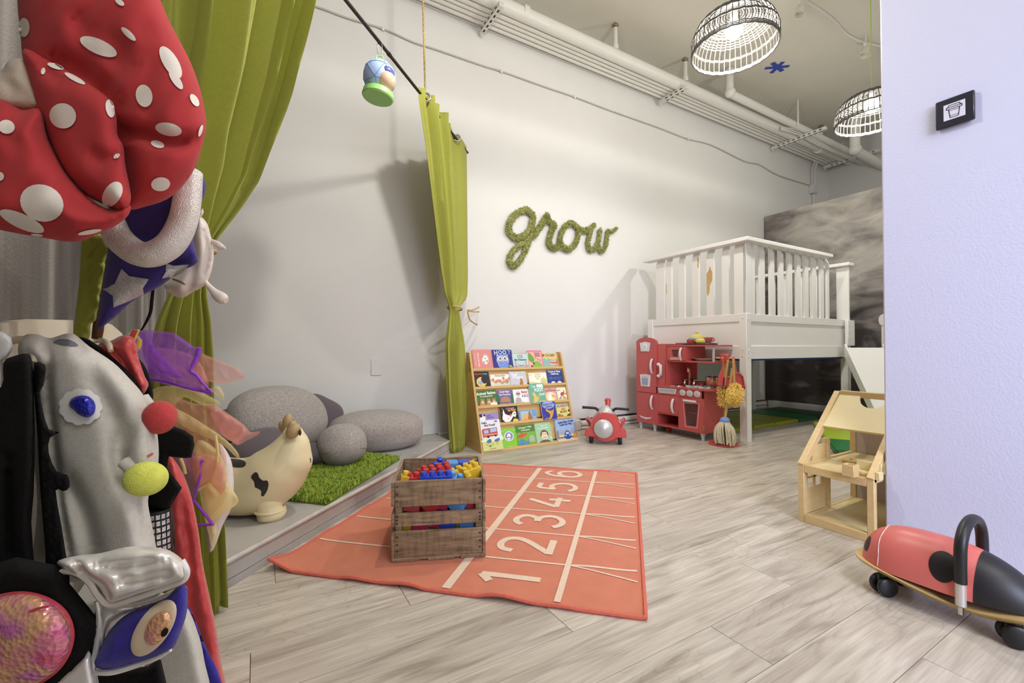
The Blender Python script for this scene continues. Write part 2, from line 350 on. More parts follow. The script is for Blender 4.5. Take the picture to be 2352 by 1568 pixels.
for (x, y0, y1, wd) in ((1.70, 3.10, 3.49, 'nearest the jute rope'), (3.96, 3.10, 3.47, 'left of the larger woven lamp'), (6.24, 2.80, 3.49, 'longest, right of the larger woven lamp'), (7.60, 2.75, 3.45, 'farthest, above the chalkboard')):
    t = thing('strut_channel', f'white slotted strut channel carrying the ceiling pipes, {wd}', 'bracket', (x, 0, 3.605), group='strut channels under the pipes')
    mk('channel', bb(-.022, .022, y0, y1, -.02, .022, .003), m_strut, t)
    n = int((y1 - y0 - .06) / .065)
    for k in range(n):
        bm = NB(); box(bm, (0, y0 + .06 + k * .065, -.0205), (.014, .03, .002), None, 0); box(bm, (-.0225, y0 + .06 + k * .065, 0), (.002, .03, .012)); mk('slot', bm, m_dark, t)
    bm = NB(); cyl(bm, (0, y1 - .015, -.04), (0, y1 - .015, .39), .005, seg=8); mk('rod', bm, m_strut, t)
    bm = NB(); cyl(bm, (0, y1 - .015, -.036), (0, y1 - .015, -.02), .012, seg=6); mk('nut', bm, m_strut, t)
for i, (px, py) in enumerate(((1408, 62), (1580, 132), (1890, 288))):
    a = onz(px, py, 3.99)
    t = thing('pipe_hanger', 'white pipe hanger dropping to the thick pipe, ' + ('nearest the jute rope', 'just left of the larger woven lamp', 'above the longest strut channel')[i], 'hanger', (a[0], 3.2, 3.74), group='hangers of the thick pipe')
    bm = NB(); cyl(bm, (0, 0, 0), (0, 0, .22), .022, seg=10); mk('post', bm, m_pipe, t)
    bm = NB(); cyl(bm, (0, 0, .0), (0, 0, .05), .03, seg=10); mk('collar', bm, m_pipe, t)
    bm = NB(); box(bm, (0, 0, .245), (.05, .05, .03), None, .006); mk('clamp', bm, mat('brass_clamp', (.62, .57, .47), .35, .7), t)
a = onz(1811, 238, 3.99); bm = NB(); cyl(bm, (0, 0, 0), (0, 0, -.34), .009, seg=8)
mk('support_rod', bm, m_pipe, loc=(a[0], 3.0, 3.99), label='thin white rod hanging from the ceiling to the drain pipe', cat='rod')
for k, dz in enumerate((0, .03, -.03)):
    pts = cr([onax(1795, 292 + k * 3, 1, 3.1), onax(1835, 300 + k * 5, 1, 3.08), onax(1880, 325 + k * 4, 1, 3.06), onax(1930, 350 + k * 3, 1, 3.05), onax(2000, 378 + k * 4, 1, 3.03)], 6)
    pipe('data_cable', ('upper', 'middle', 'lowest')[k] + ' loose thin white cable of the bundle between the ceiling pipes', pts, .008, 6, cat='cable', group='loose cables between the ceiling pipes')
pts = [onax(px, py, 1, 3.486) for px, py in ((660, -4), (735, 18), (800, 42), (880, 66), (950, 97), (1000, 113), (1110, 151), (1152, 163.6), (1254, 200), (1320, 222.5), (1403, 254), (1510, 292), (1580, 319), (1634, 333), (1710, 370), (1745, 378), (1787, 402), (1862, 426))]
q = pipe('wall_cable', 'long thin grey cable stapled along the top of the white wall', cr(pts, 4), .0065, 6, mat('grey_cable', (.72, .71, .68), .5), 'cable')
for k in (3, 7, 9, 12):
    p = pts[k] - pts[0]; mk('cable_clip', B((p[0], p[1] + .002, p[2]), (.02, .016, .03)), m_trim, q)
a = onax(1868, 435, 1, 3.47)
t = thing('junction_box', 'white junction box where the wall cable ends above the chalkboard', 'junction box', (a[0], 3.47, a[2]))
mk('box', B((0, 0, 0), (.13, .06, .13), None, .006), m_wall2, t)
mk('cover', B((0, -.033, 0), (.115, .008, .115), None, .003), m_wall2, t)
for k, dx in enumerate((-.02, .045)):
    pts = cr([(dx, 0, .05), (dx, 0, .30), (dx + .05, -.05, .48), (dx + .2, -.16, .58), (dx + .42, -.3, .60)], 5)
    pp = [V(p) + V(a[0], 3.47, a[2]) for p in pts]
    pipe('bent_conduit', ('inner' if k else 'outer') + ' bent white conduit curving from the junction box up to the pipes', pp, .018 if k else .012, 8, m_wall2, 'conduit')
pipe('drop_conduit', 'straight white conduit running down from the junction box behind the chalkboard', [(a[0] + .03, 3.48, a[2] - .06), (a[0] + .03, 3.48, 1.2)], .02, 10, m_wall2, 'conduit')
# wall outlet plate
a = onax(852, 824, 1, 3.5); b_ = onax(875, 861, 1, 3.5)
mk('outlet_plate', bb(0, b_[0] - a[0], -.008, 0, b_[2] - a[2], 0, .002), m_wall, loc=(a[0], 3.5, a[2]), label='blank white cover plate on the wall above the grey pillows', cat='wall plate')
# blue tape star on the ceiling
t = thing('tape_star', 'blue masking tape star stuck on the ceiling beside the larger lamp', 'tape', onz(1785, 155, 3.999))
m_tape = mat('blue_tape', (.25, .33, .72), .6)
for k, (p, q) in enumerate((((1757, 157), (1813, 152)), ((1771, 168), (1799, 142)), ((1774, 144), (1797, 163)))):
    a, b_ = onz(*p, 3.998) - onz(1785, 155, 3.999), onz(*q, 3.998) - onz(1785, 155, 3.999)
    bm = NB(); beam(bm, (a[0], a[1], -.001 - k * .0012), (b_[0], b_[1], -.001 - k * .0012), .045, .001); mk('tape_strip', bm, m_tape, t, smooth=False)
# ---------------- woven pendant lamps
m_rib = mat('dark_rattan', (.30, .285, .27), .6, var=.2, vs=30)
m_bulb = mat('glowing_bulb', (1, .985, .94), .3, emis=45)
m_cord = mat('lime_cord', (.66, .78, .25), .5)
def make_pendant(label, loc):
    t = thing('pendant_lamp', label, 'lamp', loc, group='woven pendant lamps')
    S_ = .87
    R = [(.300, 0), (.305, .03), (.304, .08), (.292, .14), (.262, .20), (.21, .245), (.14, .275), (.06, .288)]
    pr = cr([(a * S_, b * S_) for a, b in R], 3)
    bm = NB(); n = 46
    for k in range(n):
        an = 2 * PI * k / n
        tube(bm, [(r * math.cos(an), r * math.sin(an), z) for r, z in pr], .0032, 4, caps=False)
    tag(mk('rib_cage', bm, m_rib, t), kind='stuff')
    def ring(bm, r, z, th, ns=72):
        r *= S_; z *= S_
        tube(bm, [(r * math.cos(2 * PI * k / ns) , r * math.sin(2 * PI * k / ns), z + .003 * math.sin(k * 26 * 2 * PI / ns)) for k in range(ns)], th, 5, closed=True)
    bm = NB(); ring(bm, .302, .0, .006); ring(bm, .303, .012, .004); ring(bm, .304, .022, .004); mk('rim', bm, m_rib, t)
    bm = NB(); ring(bm, .303, .105, .004); ring(bm, .30, .115, .004); mk('woven_band', bm, m_rib, t)
    bm = NB()
    for r, z in ((.272, .185), (.262, .20), (.25, .213), (.236, .226), (.22, .239)): ring(bm, r, z, .004)
    for r in np.linspace(.20, .05, 9): ring(bm, r, .29 - .25 * (r / .45) ** 1.7 * .9, .0055)
    mk('woven_crown', bm, m_rib, t)
    bm = NB(); cyl(bm, (0, 0, .20), (0, 0, .262), .022, .026); mk('socket', bm, mat('white_plastic', (.9, .9, .88), .35), t)
    bm = NB(); lathe(bm, [(0, .085), (.03, .09), (.05, .11), (.056, .14), (.045, .175), (.025, .20), (.018, .225)], 20); mk('bulb', bm, m_bulb, t)
    bm = NB(); cyl(bm, (0, 0, .25), (0, 0, 4.0 - loc[2]), .0035, seg=6); mk('cord', bm, m_cord, t)
    bm = NB(); cyl(bm, (0, 0, 3.975 - loc[2]), (0, 0, 3.999 - loc[2]), .05, seg=16); mk('canopy', bm, mat('white_plastic', (.9, .9, .88), .35), t)
    l = bpy.data.lights.new('lamp_light', 'POINT'); l.energy = PEND_W; l.color = (1.0, .965, .89); l.shadow_soft_size = .05
    o = bpy.data.objects.new('lamp_light', l); COL.objects.link(o); o.parent = t; o.location = (0, 0, .06)
    return t
make_pendant('larger looking woven dome pendant lamp left of the blue tape star', (2.745, 1.776, 2.80))
make_pendant('woven dome pendant lamp partly cut off by the lavender wall', (4.60, 1.712, 2.77))
make_pendant('woven dome pendant lamp hanging above the orange track rug', (1.0, 1.75, 2.80))
# spot heads on a ceiling cable
m_spot = mat('spot_glass', (.86, .85, .80), .25, var=.1, vs=30)
for i, (px, py, z) in enumerate(((1838, 24, 3.82), (1988, 118, 3.80))):
    a = onz(px, py, z)
    t = thing('spot_lamp', ('unlit small spotlight hanging from the ceiling right of the larger woven lamp', 'unlit small spotlight hanging above the partly hidden woven lamp')[i], 'lamp', a, group='small ceiling spotlights')
    Mx = Matrix.Rotation(.35, 4, 'Y')
    bm = NB(); lathe(bm, [(.0, .055), (.028, .05), (.034, .02), (.042, -.05), (.038, -.05), (.028, .0), (0, .02)], 16, Mx); mk('shade', bm, m_spot, t)
    bm = NB(); cyl(bm, (0, 0, .04), (.01, 0, 4.0 - z), .006, seg=8); mk('stem', bm, m_spot, t)
    bm = NB(); box(bm, (0, 0, .07), (.05, .02, .03), None, .004); mk('clip', bm, m_spot, t)
pts = [onz(px, py, 3.965) for px, py in ((1820, -40), (1850, 2), (1880, 22), (1915, 48), (1945, 80), (1985, 98), (2040, 112), (2100, 135))]
pipe('spot_cable', 'white cable looping across the ceiling between the small spotlights', cr(pts, 5), .012, 8, m_pipe, 'cable')
# ================================================================= CURTAINS, ROD, TOY
m_cur = mat('lime_green_cotton', (.60, .61, .24), .8, var=.04, vs=60, bump=.04, bs=400, sheen=.05)
m_jute = mat('jute_rope', (.76, .66, .44), .8, var=.15, vs=80, bump=.6, bs=220)
m_chrome = mat('chrome', (.85, .85, .86), .16, 1.)
RO = .03; RZ = 2.465
def rodp(s, z, off=RO): p = SP + SD * s + SN * off; return np.array([p[0], p[1], z])
def rod_sz(px, py, off=RO):
    q = onplane(px, py, SP + SN * off, SN); return float((q - SP) @ SD), float(q[2])
t = thing('curtain_rod', 'thin black curtain rod running diagonally above the stage front', 'curtain rod', rodp(-.48, RZ))
def rel(p): return V(p) - V(rodp(-.48, RZ))
bm = NB(); tube(bm, [rel(rodp(-.48, RZ)), rel(rodp(2.30, RZ))], .0095, 10); mk('rod', bm, mat('black_metal', (.16, .14, .12), .35, .4), t)
bm = NB(); tube(bm, [rel(rodp(1.0, RZ)), rel(rodp(1.02, RZ))], .012, 10); mk('joint', bm, mat('black_metal', (.16, .14, .12), .35, .4), t)
# rope holding the rod
s0, _ = rod_sz(978, 238); a = rodp(s0, RZ); b_ = onz(964, -6, 3.98); top = V(a[0] - .03, a[1] + .02, 3.62)
bm = NB(); L_ = [V(0, 0, -.02) + (top - V(a)) * k / 60 for k in range(61)]
for ph in (0, 2.1, 4.2):
    tube(bm, [p + V(.0035 * math.cos(k * 1.1 + ph), .0035 * math.sin(k * 1.1 + ph), 0) for k, p in enumerate(L_)], .0042, 5)
rp = mk('hanging_rope', bm, m_jute, loc=a, label='jute rope holding up the curtain rod beside the right green curtain', cat='rope')
def curtain(name, label, lpts, rpts, nfold, amp, ftab, off=RO, off_tab=None, phase=0., skew=None, thick=.0025, hem=None, phf=None, aff=None):
    """lpts/rpts: image outline points measured on the rod plane; ftab: fold amplitude by height."""
    A = sorted([rod_sz(*p, off)[::-1] for p in lpts]); Bq = sorted([rod_sz(*p, off)[::-1] for p in rpts])
    zt = min(max(a[0] for a in A), max(b[0] for b in Bq)); zb = max(min(a[0] for a in A), min(b[0] for b in Bq))
    def build(zmin, zmax, nv, nu):
        bm = NB()
        def fn(u, v):
            z = zmax + (zmin - zmax) * v
            sl, sr = interp(A, z), interp(Bq, z); wd = sr - sl
            uu = u + (skew(u, z) if skew else 0)
            am = interp(ftab, z)
            ph = 2 * PI * nfold * (phf(u) if phf else uu) + phase + .5 * math.sin(3.1 * u + 1.7 * z)
            n_ = am * (math.sin(ph) + .35 * math.sin(2.3 * ph + 1.3 + z)) * min(1, 6 * u + .25) * min(1, 6 * (1 - u) + .25)
            if aff: n_ *= aff(u, z)
            ds = .35 * am * math.cos(ph)
            o = off + n_ + (interp(off_tab, z) if off_tab else 0)
            p = SP + SD * (sl + wd * uu + ds * min(1, 8 * u, 8 * (1 - u))) + SN * o
            zz = z
            return (p[0], p[1], zz)
        surf(bm, fn, nu, nv)
        return bm
    return A, Bq, build
def cloth_thick(o, th=.0025):
    md = o.modifiers.new('solid', 'SOLIDIFY'); md.thickness = th; md.offset = 0; return o
# ---- right curtain
lp = [(963, 226), (978, 330), (990, 430), (1003, 540), (1013, 620), (1022, 675), (1033, 704), (1034, 716), (1027, 790), (1030, 900), (1040, 1030)]
rpn = [(1070, 280), (1072, 430), (1073, 560), (1074, 640), (1072, 684), (1055, 704), (1054, 716), (1066, 790), (1071, 900), (1077, 1012)]
ft = [(0, .022), (.9, .018), (1.12, .008), (1.16, .007), (1.5, .018), (2.5, .026)]
off2 = [(0, .0), (2.5, 0)]
A, Bq, bld = curtain('c', '', lp, rpn, 5.2, 1, ft, off_tab=off2, phf=lambda u: 1 - (1 - u) ** 2.1, aff=lambda u, z: 1.9 if u < .45 else (.5 if z > 1.3 else 1.0))
t = thing('green_curtain', 'slim tied back green curtain hanging at the right end of the stage', 'curtain', rodp(1.9, 0))
def shift(bm, o): bmesh.ops.translate(bm, vec=-V(o), verts=bm.verts); return bm
o0 = rodp(1.9, 0)
cloth_thick(mk('fabric', shift(bld(.012, 2.50, 70, 110), o0), m_cur, t, ang=80))
for gi, (px, py) in enumerate(((979, 240), (1014, 272), (1050, 314))):
    s, z = rod_sz(px, py); p = rodp(s, RZ, RO) - o0
    bm = NB(); d = V(SD)
    sd = V(SN)
    axis = (V(C0) - V(p) - V(o0)); axis.z = 0; axis.normalize(); u_ = V(0, 0, 1); s_ = axis.cross(u_)
    if gi == 1: axis = d
    tube(bm, [V(p) + axis * (.045 if gi == 0 else .028) + (u_ * math.sin(k * PI / 12) + s_ * math.cos(k * PI / 12)) * .026 for k in range(24)], .007, 8, closed=True)
    mk('grommet', bm, m_chrome, t)
bm = NB(); s, z = rod_sz(1043, 708); c = rodp(s, z) - o0
tube(bm, [V(c) + V(SD) * (.062 * math.cos(k * PI / 12)) + V(SN) * (.055 * math.sin(k * PI / 12) + .005) + V(0, 0, -.012 * math.cos(k * PI / 12)) for k in range(24)], .007, 6, closed=True)
for e in (((1058, 712), (1070, 712), (1084, 706)), ((1058, 716), (1064, 735), (1080, 745)), ((1058, 714), (1072, 716), (1084, 716))):
    pts = [V(rodp(*rod_sz(*q)) - o0) + V(SN) * .06 for q in e]; tube(bm, cr(pts, 5), [.006] * 10 + [.009], 6)
mk('tieback_rope', bm, m_jute, t)
# ---- left curtain
lp = [(372, -700), (365, 0), (360, 230), (395, 430), (432, 545), (436, 575), (420, 620), (385, 690), (362, 745), (350, 820), (350, 1000), (352, 1150)]
rpn = [(800, -300), (725, 0), (700, 92), (660, 235), (622, 340), (590, 425), (545, 490), (500, 545), (480, 575), (468, 620), (470, 680), (480, 745), (484, 850), (481, 1100), (491, 1350)]
ft = [(0, .030), (.8, .030), (1.05, .014), (1.12, .012), (1.3, .030), (1.7, .055), (2.6, .07)]
A, Bq, bld = curtain('c', '', lp, rpn, 4.6, 1, ft, phase=.8, phf=lambda u: u + .06 * math.sin(7 * u), off_tab=[(0, .05), (.25, .045), (.7, 0), (2.6, 0)])
A.insert(0, (0., A[0][1] - .0)); Bq.insert(0, (0., Bq[0][1]))
t = thing('green_curtain', 'wide green curtain gathered at the left behind the dress-up costumes', 'curtain', rodp(-.1, 0)); o0 = rodp(-.1, 0)
cloth_thick(mk('fabric', shift(bld(.012, 2.50, 90, 130), o0), m_cur, t, ang=80))
bm = NB(); s, z = rod_sz(458, 575); c = rodp(s, z) - o0
tube(bm, [V(c) + V(SD) * (.042 * math.cos(k * PI / 12)) + V(SN) * (.04 * math.sin(k * PI / 12)) for k in range(24)], .006, 6, closed=True); mk('tieback_rope', bm, m_jute, t)
# ---- hanging toy lantern
p = rodp(*rod_sz(872, 186)); s, _ = rod_sz(872, 120)
t = thing('hanging_toy', 'blue toy ball lantern with green base hanging from the curtain rod', 'toy', p, rotz=-.2)
m_blue = mat('pale_blue_plastic', (.70, .79, .96), .35); m_lgreen = mat('light_green_plastic', (.62, .86, .48), .4); m_peach = mat('peach_plastic', (.88, .73, .62), .35)
q = bmesh.new(); bmesh.ops.create_icosphere(q, subdivisions=1, radius=1)      # football panels
bm = NB(); ell(bm, (0, 0, .02), (.085, .085, .088), 28, 18); mk('ball', bm, m_blue, t)
bm = NB()
for e in q.edges:
    a, b_ = e.verts[0].co, e.verts[1].co
    pts = [((a * (1 - k / 4) + b_ * (k / 4)).normalized()) * .0865 + V(0, 0, .02) for k in range(5)]
    if k % 2 == 0: tube(bm, pts, .0022, 4)
q.free(); mk('seam', bm, mat('blue_seam', (.54, .66, .90), .4), t)
bm = NB(); lathe(bm, [(0, -.10), (.078, -.098), (.083, -.09), (.078, -.062), (.068, -.055), (0, -.05)], 28, Matrix.Rotation(.1, 4, 'Y')); mk('base', bm, m_lgreen, t)
f = (V(C0) - V(p)).normalized(); 
dr = (V(RV) * .98 + f * .5).normalized()
bm = NB(); ell(bm, dr * .045 + V(0, 0, .0), (.052, .052, .055), 20, 12); mk('face', bm, m_peach, t)
bm = NB(); ell(bm, dr * .045 + V(0, 0, .035), (.05, .05, .035), 16, 10); mk('badge', bm, mat('badge_navy', (.30, .33, .62), .4), t)
bm = NB(); tube(bm, [V(.02 * math.cos(k * PI / 6), 0, .122 + .018 * math.sin(k * PI / 6)) for k in range(12)], .004, 6, closed=True); mk('loop', bm, m_lgreen, t)
zt = RZ - p[2]
bm = NB(); tube(bm, [V(.012 * math.cos(k * PI / 8), 0, (.135 + zt + .01) / 2 + ((zt + .012 - .135) / 2) * math.sin(k * PI / 8)) for k in range(16)], .0025, 6, closed=True); mk('carabiner', bm, m_chrome, t)
# ================================================================= MOSS LETTERING
m_moss = mat('moss_green', (.50, .53, .27), .9, col2=(.66, .65, .42), vs=60, bump=.6, bs=120)
m_moss2 = mat('moss_tuft', (.54, .60, .30), .9, col2=(.78, .75, .50), vs=25)
def letter(ch, strokes, label):
    P3 = [[onax(px, py, 1, 3.478) for px, py in cr([(1120 + a / 6.918, 440 + b / 6.918) for a, b in s], 6)] for s, _ in strokes]
    o = P3[0][0]
    t = thing('moss_letter', label, 'letter', o, group='moss letters on the wall')
    bm = NB(); tips = []
    for pts, (_, wd) in zip(P3, strokes):
        r = wd / 2 / 6.918 * 1.1
        rr = []
        for p in pts: d = (p - C0) @ FV; rr.append(r * d / FPX)
        tube(bm, [V(p - o) for p in pts], [(a, .018) for a in rr], 10, up=(0, 1, 0))
        tips += list(zip(pts, rr))
    for v in bm.verts: v.co += V(1, .4, 1) * 0 + V(noise.noise(v.co * 45), .5 * noise.noise(v.co * 45 + V(9, 0, 0)), noise.noise(v.co * 45 + V(0, 7, 0))) * .012
    mk('moss_base', bm, m_moss, t)
    bm = NB(); rnd = random.Random(hash(ch) % 1000 if False else ord(ch))
    for _ in range(3000):
        i = rnd.randrange(len(tips)); p, r = tips[i]
        an = rnd.uniform(0, 2 * PI); k = r * math.sqrt(rnd.random()) * 1.08
        b0 = V(p - o) + V(k * math.cos(an), -.016 * math.sqrt(max(0, 1 - (k / r) ** 2)), k * math.sin(an))
        d = V(rnd.uniform(-1, 1) + .8 * math.cos(an) * k / r, -rnd.uniform(.2, 1.2), rnd.uniform(-1, 1) + .8 * math.sin(an) * k / r).normalized() * rnd.uniform(.010, .026)
        sdv = d.cross(V(rnd.uniform(-1, 1), rnd.uniform(-1, 1), rnd.uniform(-1, 1))).normalized() * .0042
        vv = [bm.verts.new(b0 - sdv), bm.verts.new(b0 + sdv), bm.verts.new(b0 + d)]; bm.faces.new(vv)
    tag(mk('moss_tufts', bm, m_moss2, t, smooth=False), kind='stuff')
G1 = [(715, 380), (640, 305), (560, 300), (450, 360), (370, 450), (330, 570), (350, 660), (420, 725), (490, 735), (590, 690), (670, 610), (705, 500), (722, 380)]
G2 = [(722, 380), (705, 560), (690, 700), (620, 880), (560, 1020), (470, 1140), (400, 1190), (350, 1130), (360, 1030), (430, 920), (540, 830), (650, 740), (740, 690)]
letter('g', [(G1, 92), (G2, 84)], 'green moss letter g, first and largest of the word grow')
letter('r', [([(740, 690), (830, 560), (900, 450), (935, 385)], 84), ([(935, 385), (970, 470), (1060, 530), (1020, 600), (985, 720), (970, 830), (1030, 890), (1090, 890), (1140, 850)], 80)], 'green moss letter r, second letter of the word grow')
letter('o', [([(1140, 850), (1150, 720), (1200, 590), (1270, 520), (1350, 510), (1430, 590), (1430, 720), (1380, 840), (1290, 915), (1210, 890), (1150, 820)], 76), ([(1430, 590), (1500, 620), (1560, 610)], 70)], 'green moss letter o, third letter of the word grow')
letter('w', [([(1560, 610), (1620, 590), (1690, 530)], 62), ([(1640, 600), (1610, 720), (1590, 850), (1630, 930), (1710, 890), (1755, 780), (1785, 610)], 68), ([(1750, 860), (1800, 950), (1860, 880), (1890, 750), (1905, 630)], 64), ([(1905, 630), (1960, 640), (2035, 590)], 40)], 'green moss letter w, last letter of the word grow')
# ================================================================= STAGE CUSHIONS, RUG, COW
m_felt = mat('grey_marl_felt', (.63, .605, .585), .9, var=.30, vs=170, bump=.12, bs=300, sheen=.1, detail=2)
m_dfelt = mat('dark_grey_felt', (.375, .335, .36), .9, var=.08, vs=200, sheen=.2)
def stone(name, label, c, r, rot=(0, 0, 0), m=m_felt, amp=.06, seed=1, seam=None, sq=2.0, group='felt stone floor cushions'):
    bm = NB(); bmesh.ops.create_icosphere(bm, subdivisions=5, radius=1)
    for v in bm.verts:
        d = v.co.normalized(); k = (abs(d.x) ** sq + abs(d.y) ** sq + abs(d.z) ** sq) ** (-1 / sq)
        v.co = d * k * (1 + amp * noise.noise(d * 1.3 + V(seed * 3.1, 0, 0)))
        v.co = V(v.co.x * r[0], v.co.y * r[1], v.co.z * r[2])
    t = thing(name, label, 'cushion', c, group=group)
    b = mk('cover', bm, m, t, rot=rot, ang=180)
    if seam:
        bm = NB(); tube(bm, [V(1.004 * r[0] * math.cos(k * PI / 24) * seam[1], 1.004 * r[1] * math.sin(k * PI / 24) * seam[1], seam[0] * r[2] + .012 * math.sin(k * PI / 12)) for k in range(48)], .0016, 5, closed=True)
        mk('seam', bm, mat('felt_seam', (.42, .40, .40), .9), t, rot=rot)
    return t
def at(px, py, z): return onz(px, py, z)
# small round
p = dep(787, 1020, 2.66); stone('floor_cushion', 'smallest round grey felt stone cushion on the green rug', p, (.152, .14, .128), (.05, 0, 1.0), seed=3, seam=(-.12, .985))
# long one against the wall
p = dep(866, 988, 3.12); stone('floor_cushion', 'long low grey felt stone cushion against the white wall', p, (.33, .20, .142), (0, .03, .10), seed=5, sq=2.5)
# big one leaning
p = dep(642, 962, 2.72); stone('floor_cushion', 'largest grey felt stone cushion leaning against the wall behind the cow', p, (.30, .14, .215), (-.35, .1, .45), seed=8, seam=None, sq=2.15)
# dark ones
p = dep(728, 968, 2.98); stone('floor_cushion', 'dark grey cushion peeking out behind the largest grey stone cushion', p, (.16, .07, .165), (-.15, .5, .2), m_dfelt, seed=11, sq=3.4, group='dark felt cushions')
p = dep(552, 975, 3.0); stone('floor_cushion', 'dark grey cushion behind the largest grey stone at its left', p, (.17, .08, .125), (-.2, 0, .3), m_dfelt, seed=12, sq=3.0, group='dark felt cushions')
p = dep(600, 1030, 2.36); stone('floor_cushion', 'dark grey oval cushion lying right behind the cow', p, (.17, .13, .105), (0, -.15, .4), m_dfelt, seed=14, seam=(.1, .99), group='dark felt cushions')
p = dep(722, 1040, 2.62); stone('floor_cushion', 'dark grey cushion squeezed between the cow and the smallest grey stone', p, (.10, .09, .06), (0, .2, .4), m_dfelt, seed=16, group='dark felt cushions')
# green shag rug
RG = [onz(560, 1140, .1), onz(750, 1161, .1), onz(918, 1056, .1), onz(770, 1040, .1), onz(600, 1060, .1)]
RG = [np.array(p) for p in RG]
t = thing('shag_rug', 'small grass green shag rug lying on the stage', 'rug', (RG[0][0], RG[0][1], .10))
o = V(RG[0][0], RG[0][1], .10)
bm = NB(); mk('backing', poly(bm, [(p[0] - o.x, p[1] - o.y) for p in RG], .001, .008), mat('rug_backing', (.33, .42, .12), .9), t, smooth=False)
bm = NB(); rnd = random.Random(4)
xs = [p[0] for p in RG]; ys = [p[1] for p in RG]
def inside(x, y):
    s = None
    for i in range(len(RG)):
        a, b_ = RG[i], RG[(i + 1) % len(RG)]; c = (b_[0] - a[0]) * (y - a[1]) - (b_[1] - a[1]) * (x - a[0])
        if s is None: s = c > 0
        elif (c > 0) != s: return False
    return True
cnt = 0
while cnt < 26000:
    x, y = rnd.uniform(min(xs), max(xs)), rnd.uniform(min(ys), max(ys))
    if not inside(x, y): continue
    cnt += 1
    cl = noise.noise(V(x * 30, y * 30, 0)) * 2.2; an = rnd.uniform(0, 2 * PI) * .5 + cl * 2
    h = rnd.uniform(.018, .030); l = rnd.uniform(.008, .018)
    b0 = V(x - o.x, y - o.y, .006); d = V(l * math.cos(an), l * math.sin(an), h); sd = V(-math.sin(an), math.cos(an), 0) * .0034
    a = bm.verts.new(b0 - sd); b1 = bm.verts.new(b0 + sd); c = bm.verts.new(b0 + d * .65 + sd * .8 + V(0, 0, .004)); e = bm.verts.new(b0 + d); bm.faces.new((a, b1, c, e))
tag(mk('pile', bm, mat('grass_green_pile', (.47, .56, .15), .85, col2=(.64, .72, .28), vs=90), t, smooth=False), kind='stuff')
# cow hopper
m_cow = mat('cream_rubber', (.93, .87, .70), .42, var=.04, vs=6); m_spot_b = mat('dark_brown_spots', (.22, .19, .18), .45); m_tan = mat('tan_rubber', (.70, .60, .42), .45)
cowo = onz(560, 1190, .10)
CT = 1.90                                            # distance of the cow's mid plane along the view
def cp(px, py, dt=0.): return V(dep(px, py, CT + dt) - cowo)
t = thing('cow_hopper', 'cream rubber cow bouncer with dark brown spots on the stage', 'toy', cowo)
spine = [(395, 1105, 92), (430, 1102, 92), (480, 1112, 68), (530, 1116, 63), (575, 1115, 65), (612, 1103, 67), (643, 1076, 64), (664, 1043, 50), (676, 1012, 35), (680, 996, 22)]
sc_ = cr([(a, b, r) for a, b, r in spine], 5)
bm = NB(); tube(bm, [cp(a, b) for a, b, r in sc_], [r * CT / FPX for a, b, r in sc_], 28)
body = bm
ell(body, cp(666, 1060), (.092, .092, .092), 24, 16)
ell(body, cp(673, 1008), (.048, .055, .068), 24, 16)
bmesh.ops.remove_doubles(body, verts=body.verts, dist=.0001)
bo = mk('body', body, m_cow, t, ang=180)
md = bo.modifiers.new('remesh', 'REMESH'); md.mode = 'VOXEL'; md.voxel_size = .009; md.use_smooth_shade = True
sm = bo.modifiers.new('smooth', 'SMOOTH'); sm.iterations = 14; sm.factor = .5
for (px, py, dt) in ((612, 1160, -.05), (585, 1158, .13), (440, 1158, -.05), (425, 1155, .13)):
    bm = NB(); k = (CT + dt) / FPX; p = cp(px, py - 18, dt)
    f = V(cp(px + 6, py, dt)); foot = V(f.x, f.y, 0.0)
    tube(bm, [p, foot + V(0, 0, .062), foot + V(.002, 0, .034), foot + V(.012, -.005, .012), foot + V(.012, -.005, .0)], [.055, .052, .050, .058, .047], 18)
    lg = mk('leg', bm, m_cow, t, ang=180)
    bm = NB(); tube(bm, [foot + V(.004 + .056 * math.cos(q * PI / 12), .056 * math.sin(q * PI / 12), .036) for q in range(24)], .006, 6, closed=True); mk('hoof_ring', bm, m_cow, lg)
for (px, py, rx, ry, dt, a) in ((660, 968, .020, .034, .02, .2), (672, 985, .022, .036, -.03, 0), (650, 980, .018, .03, .07, -.2)):
    bm = NB(); ell(bm, cp(px, py, dt), (rx, rx, ry), 16, 12, Matrix.Rotation(a, 3, 'Y')); mk('horn' if px != 672 else 'horn', bm, m_tan, t)
bm = NB(); ell(bm, cp(674, 990, -.065), (.026, .024, .034), 16, 12, Matrix.Rotation(.6, 3, 'Y')); mk('ear', bm, m_tan, t)
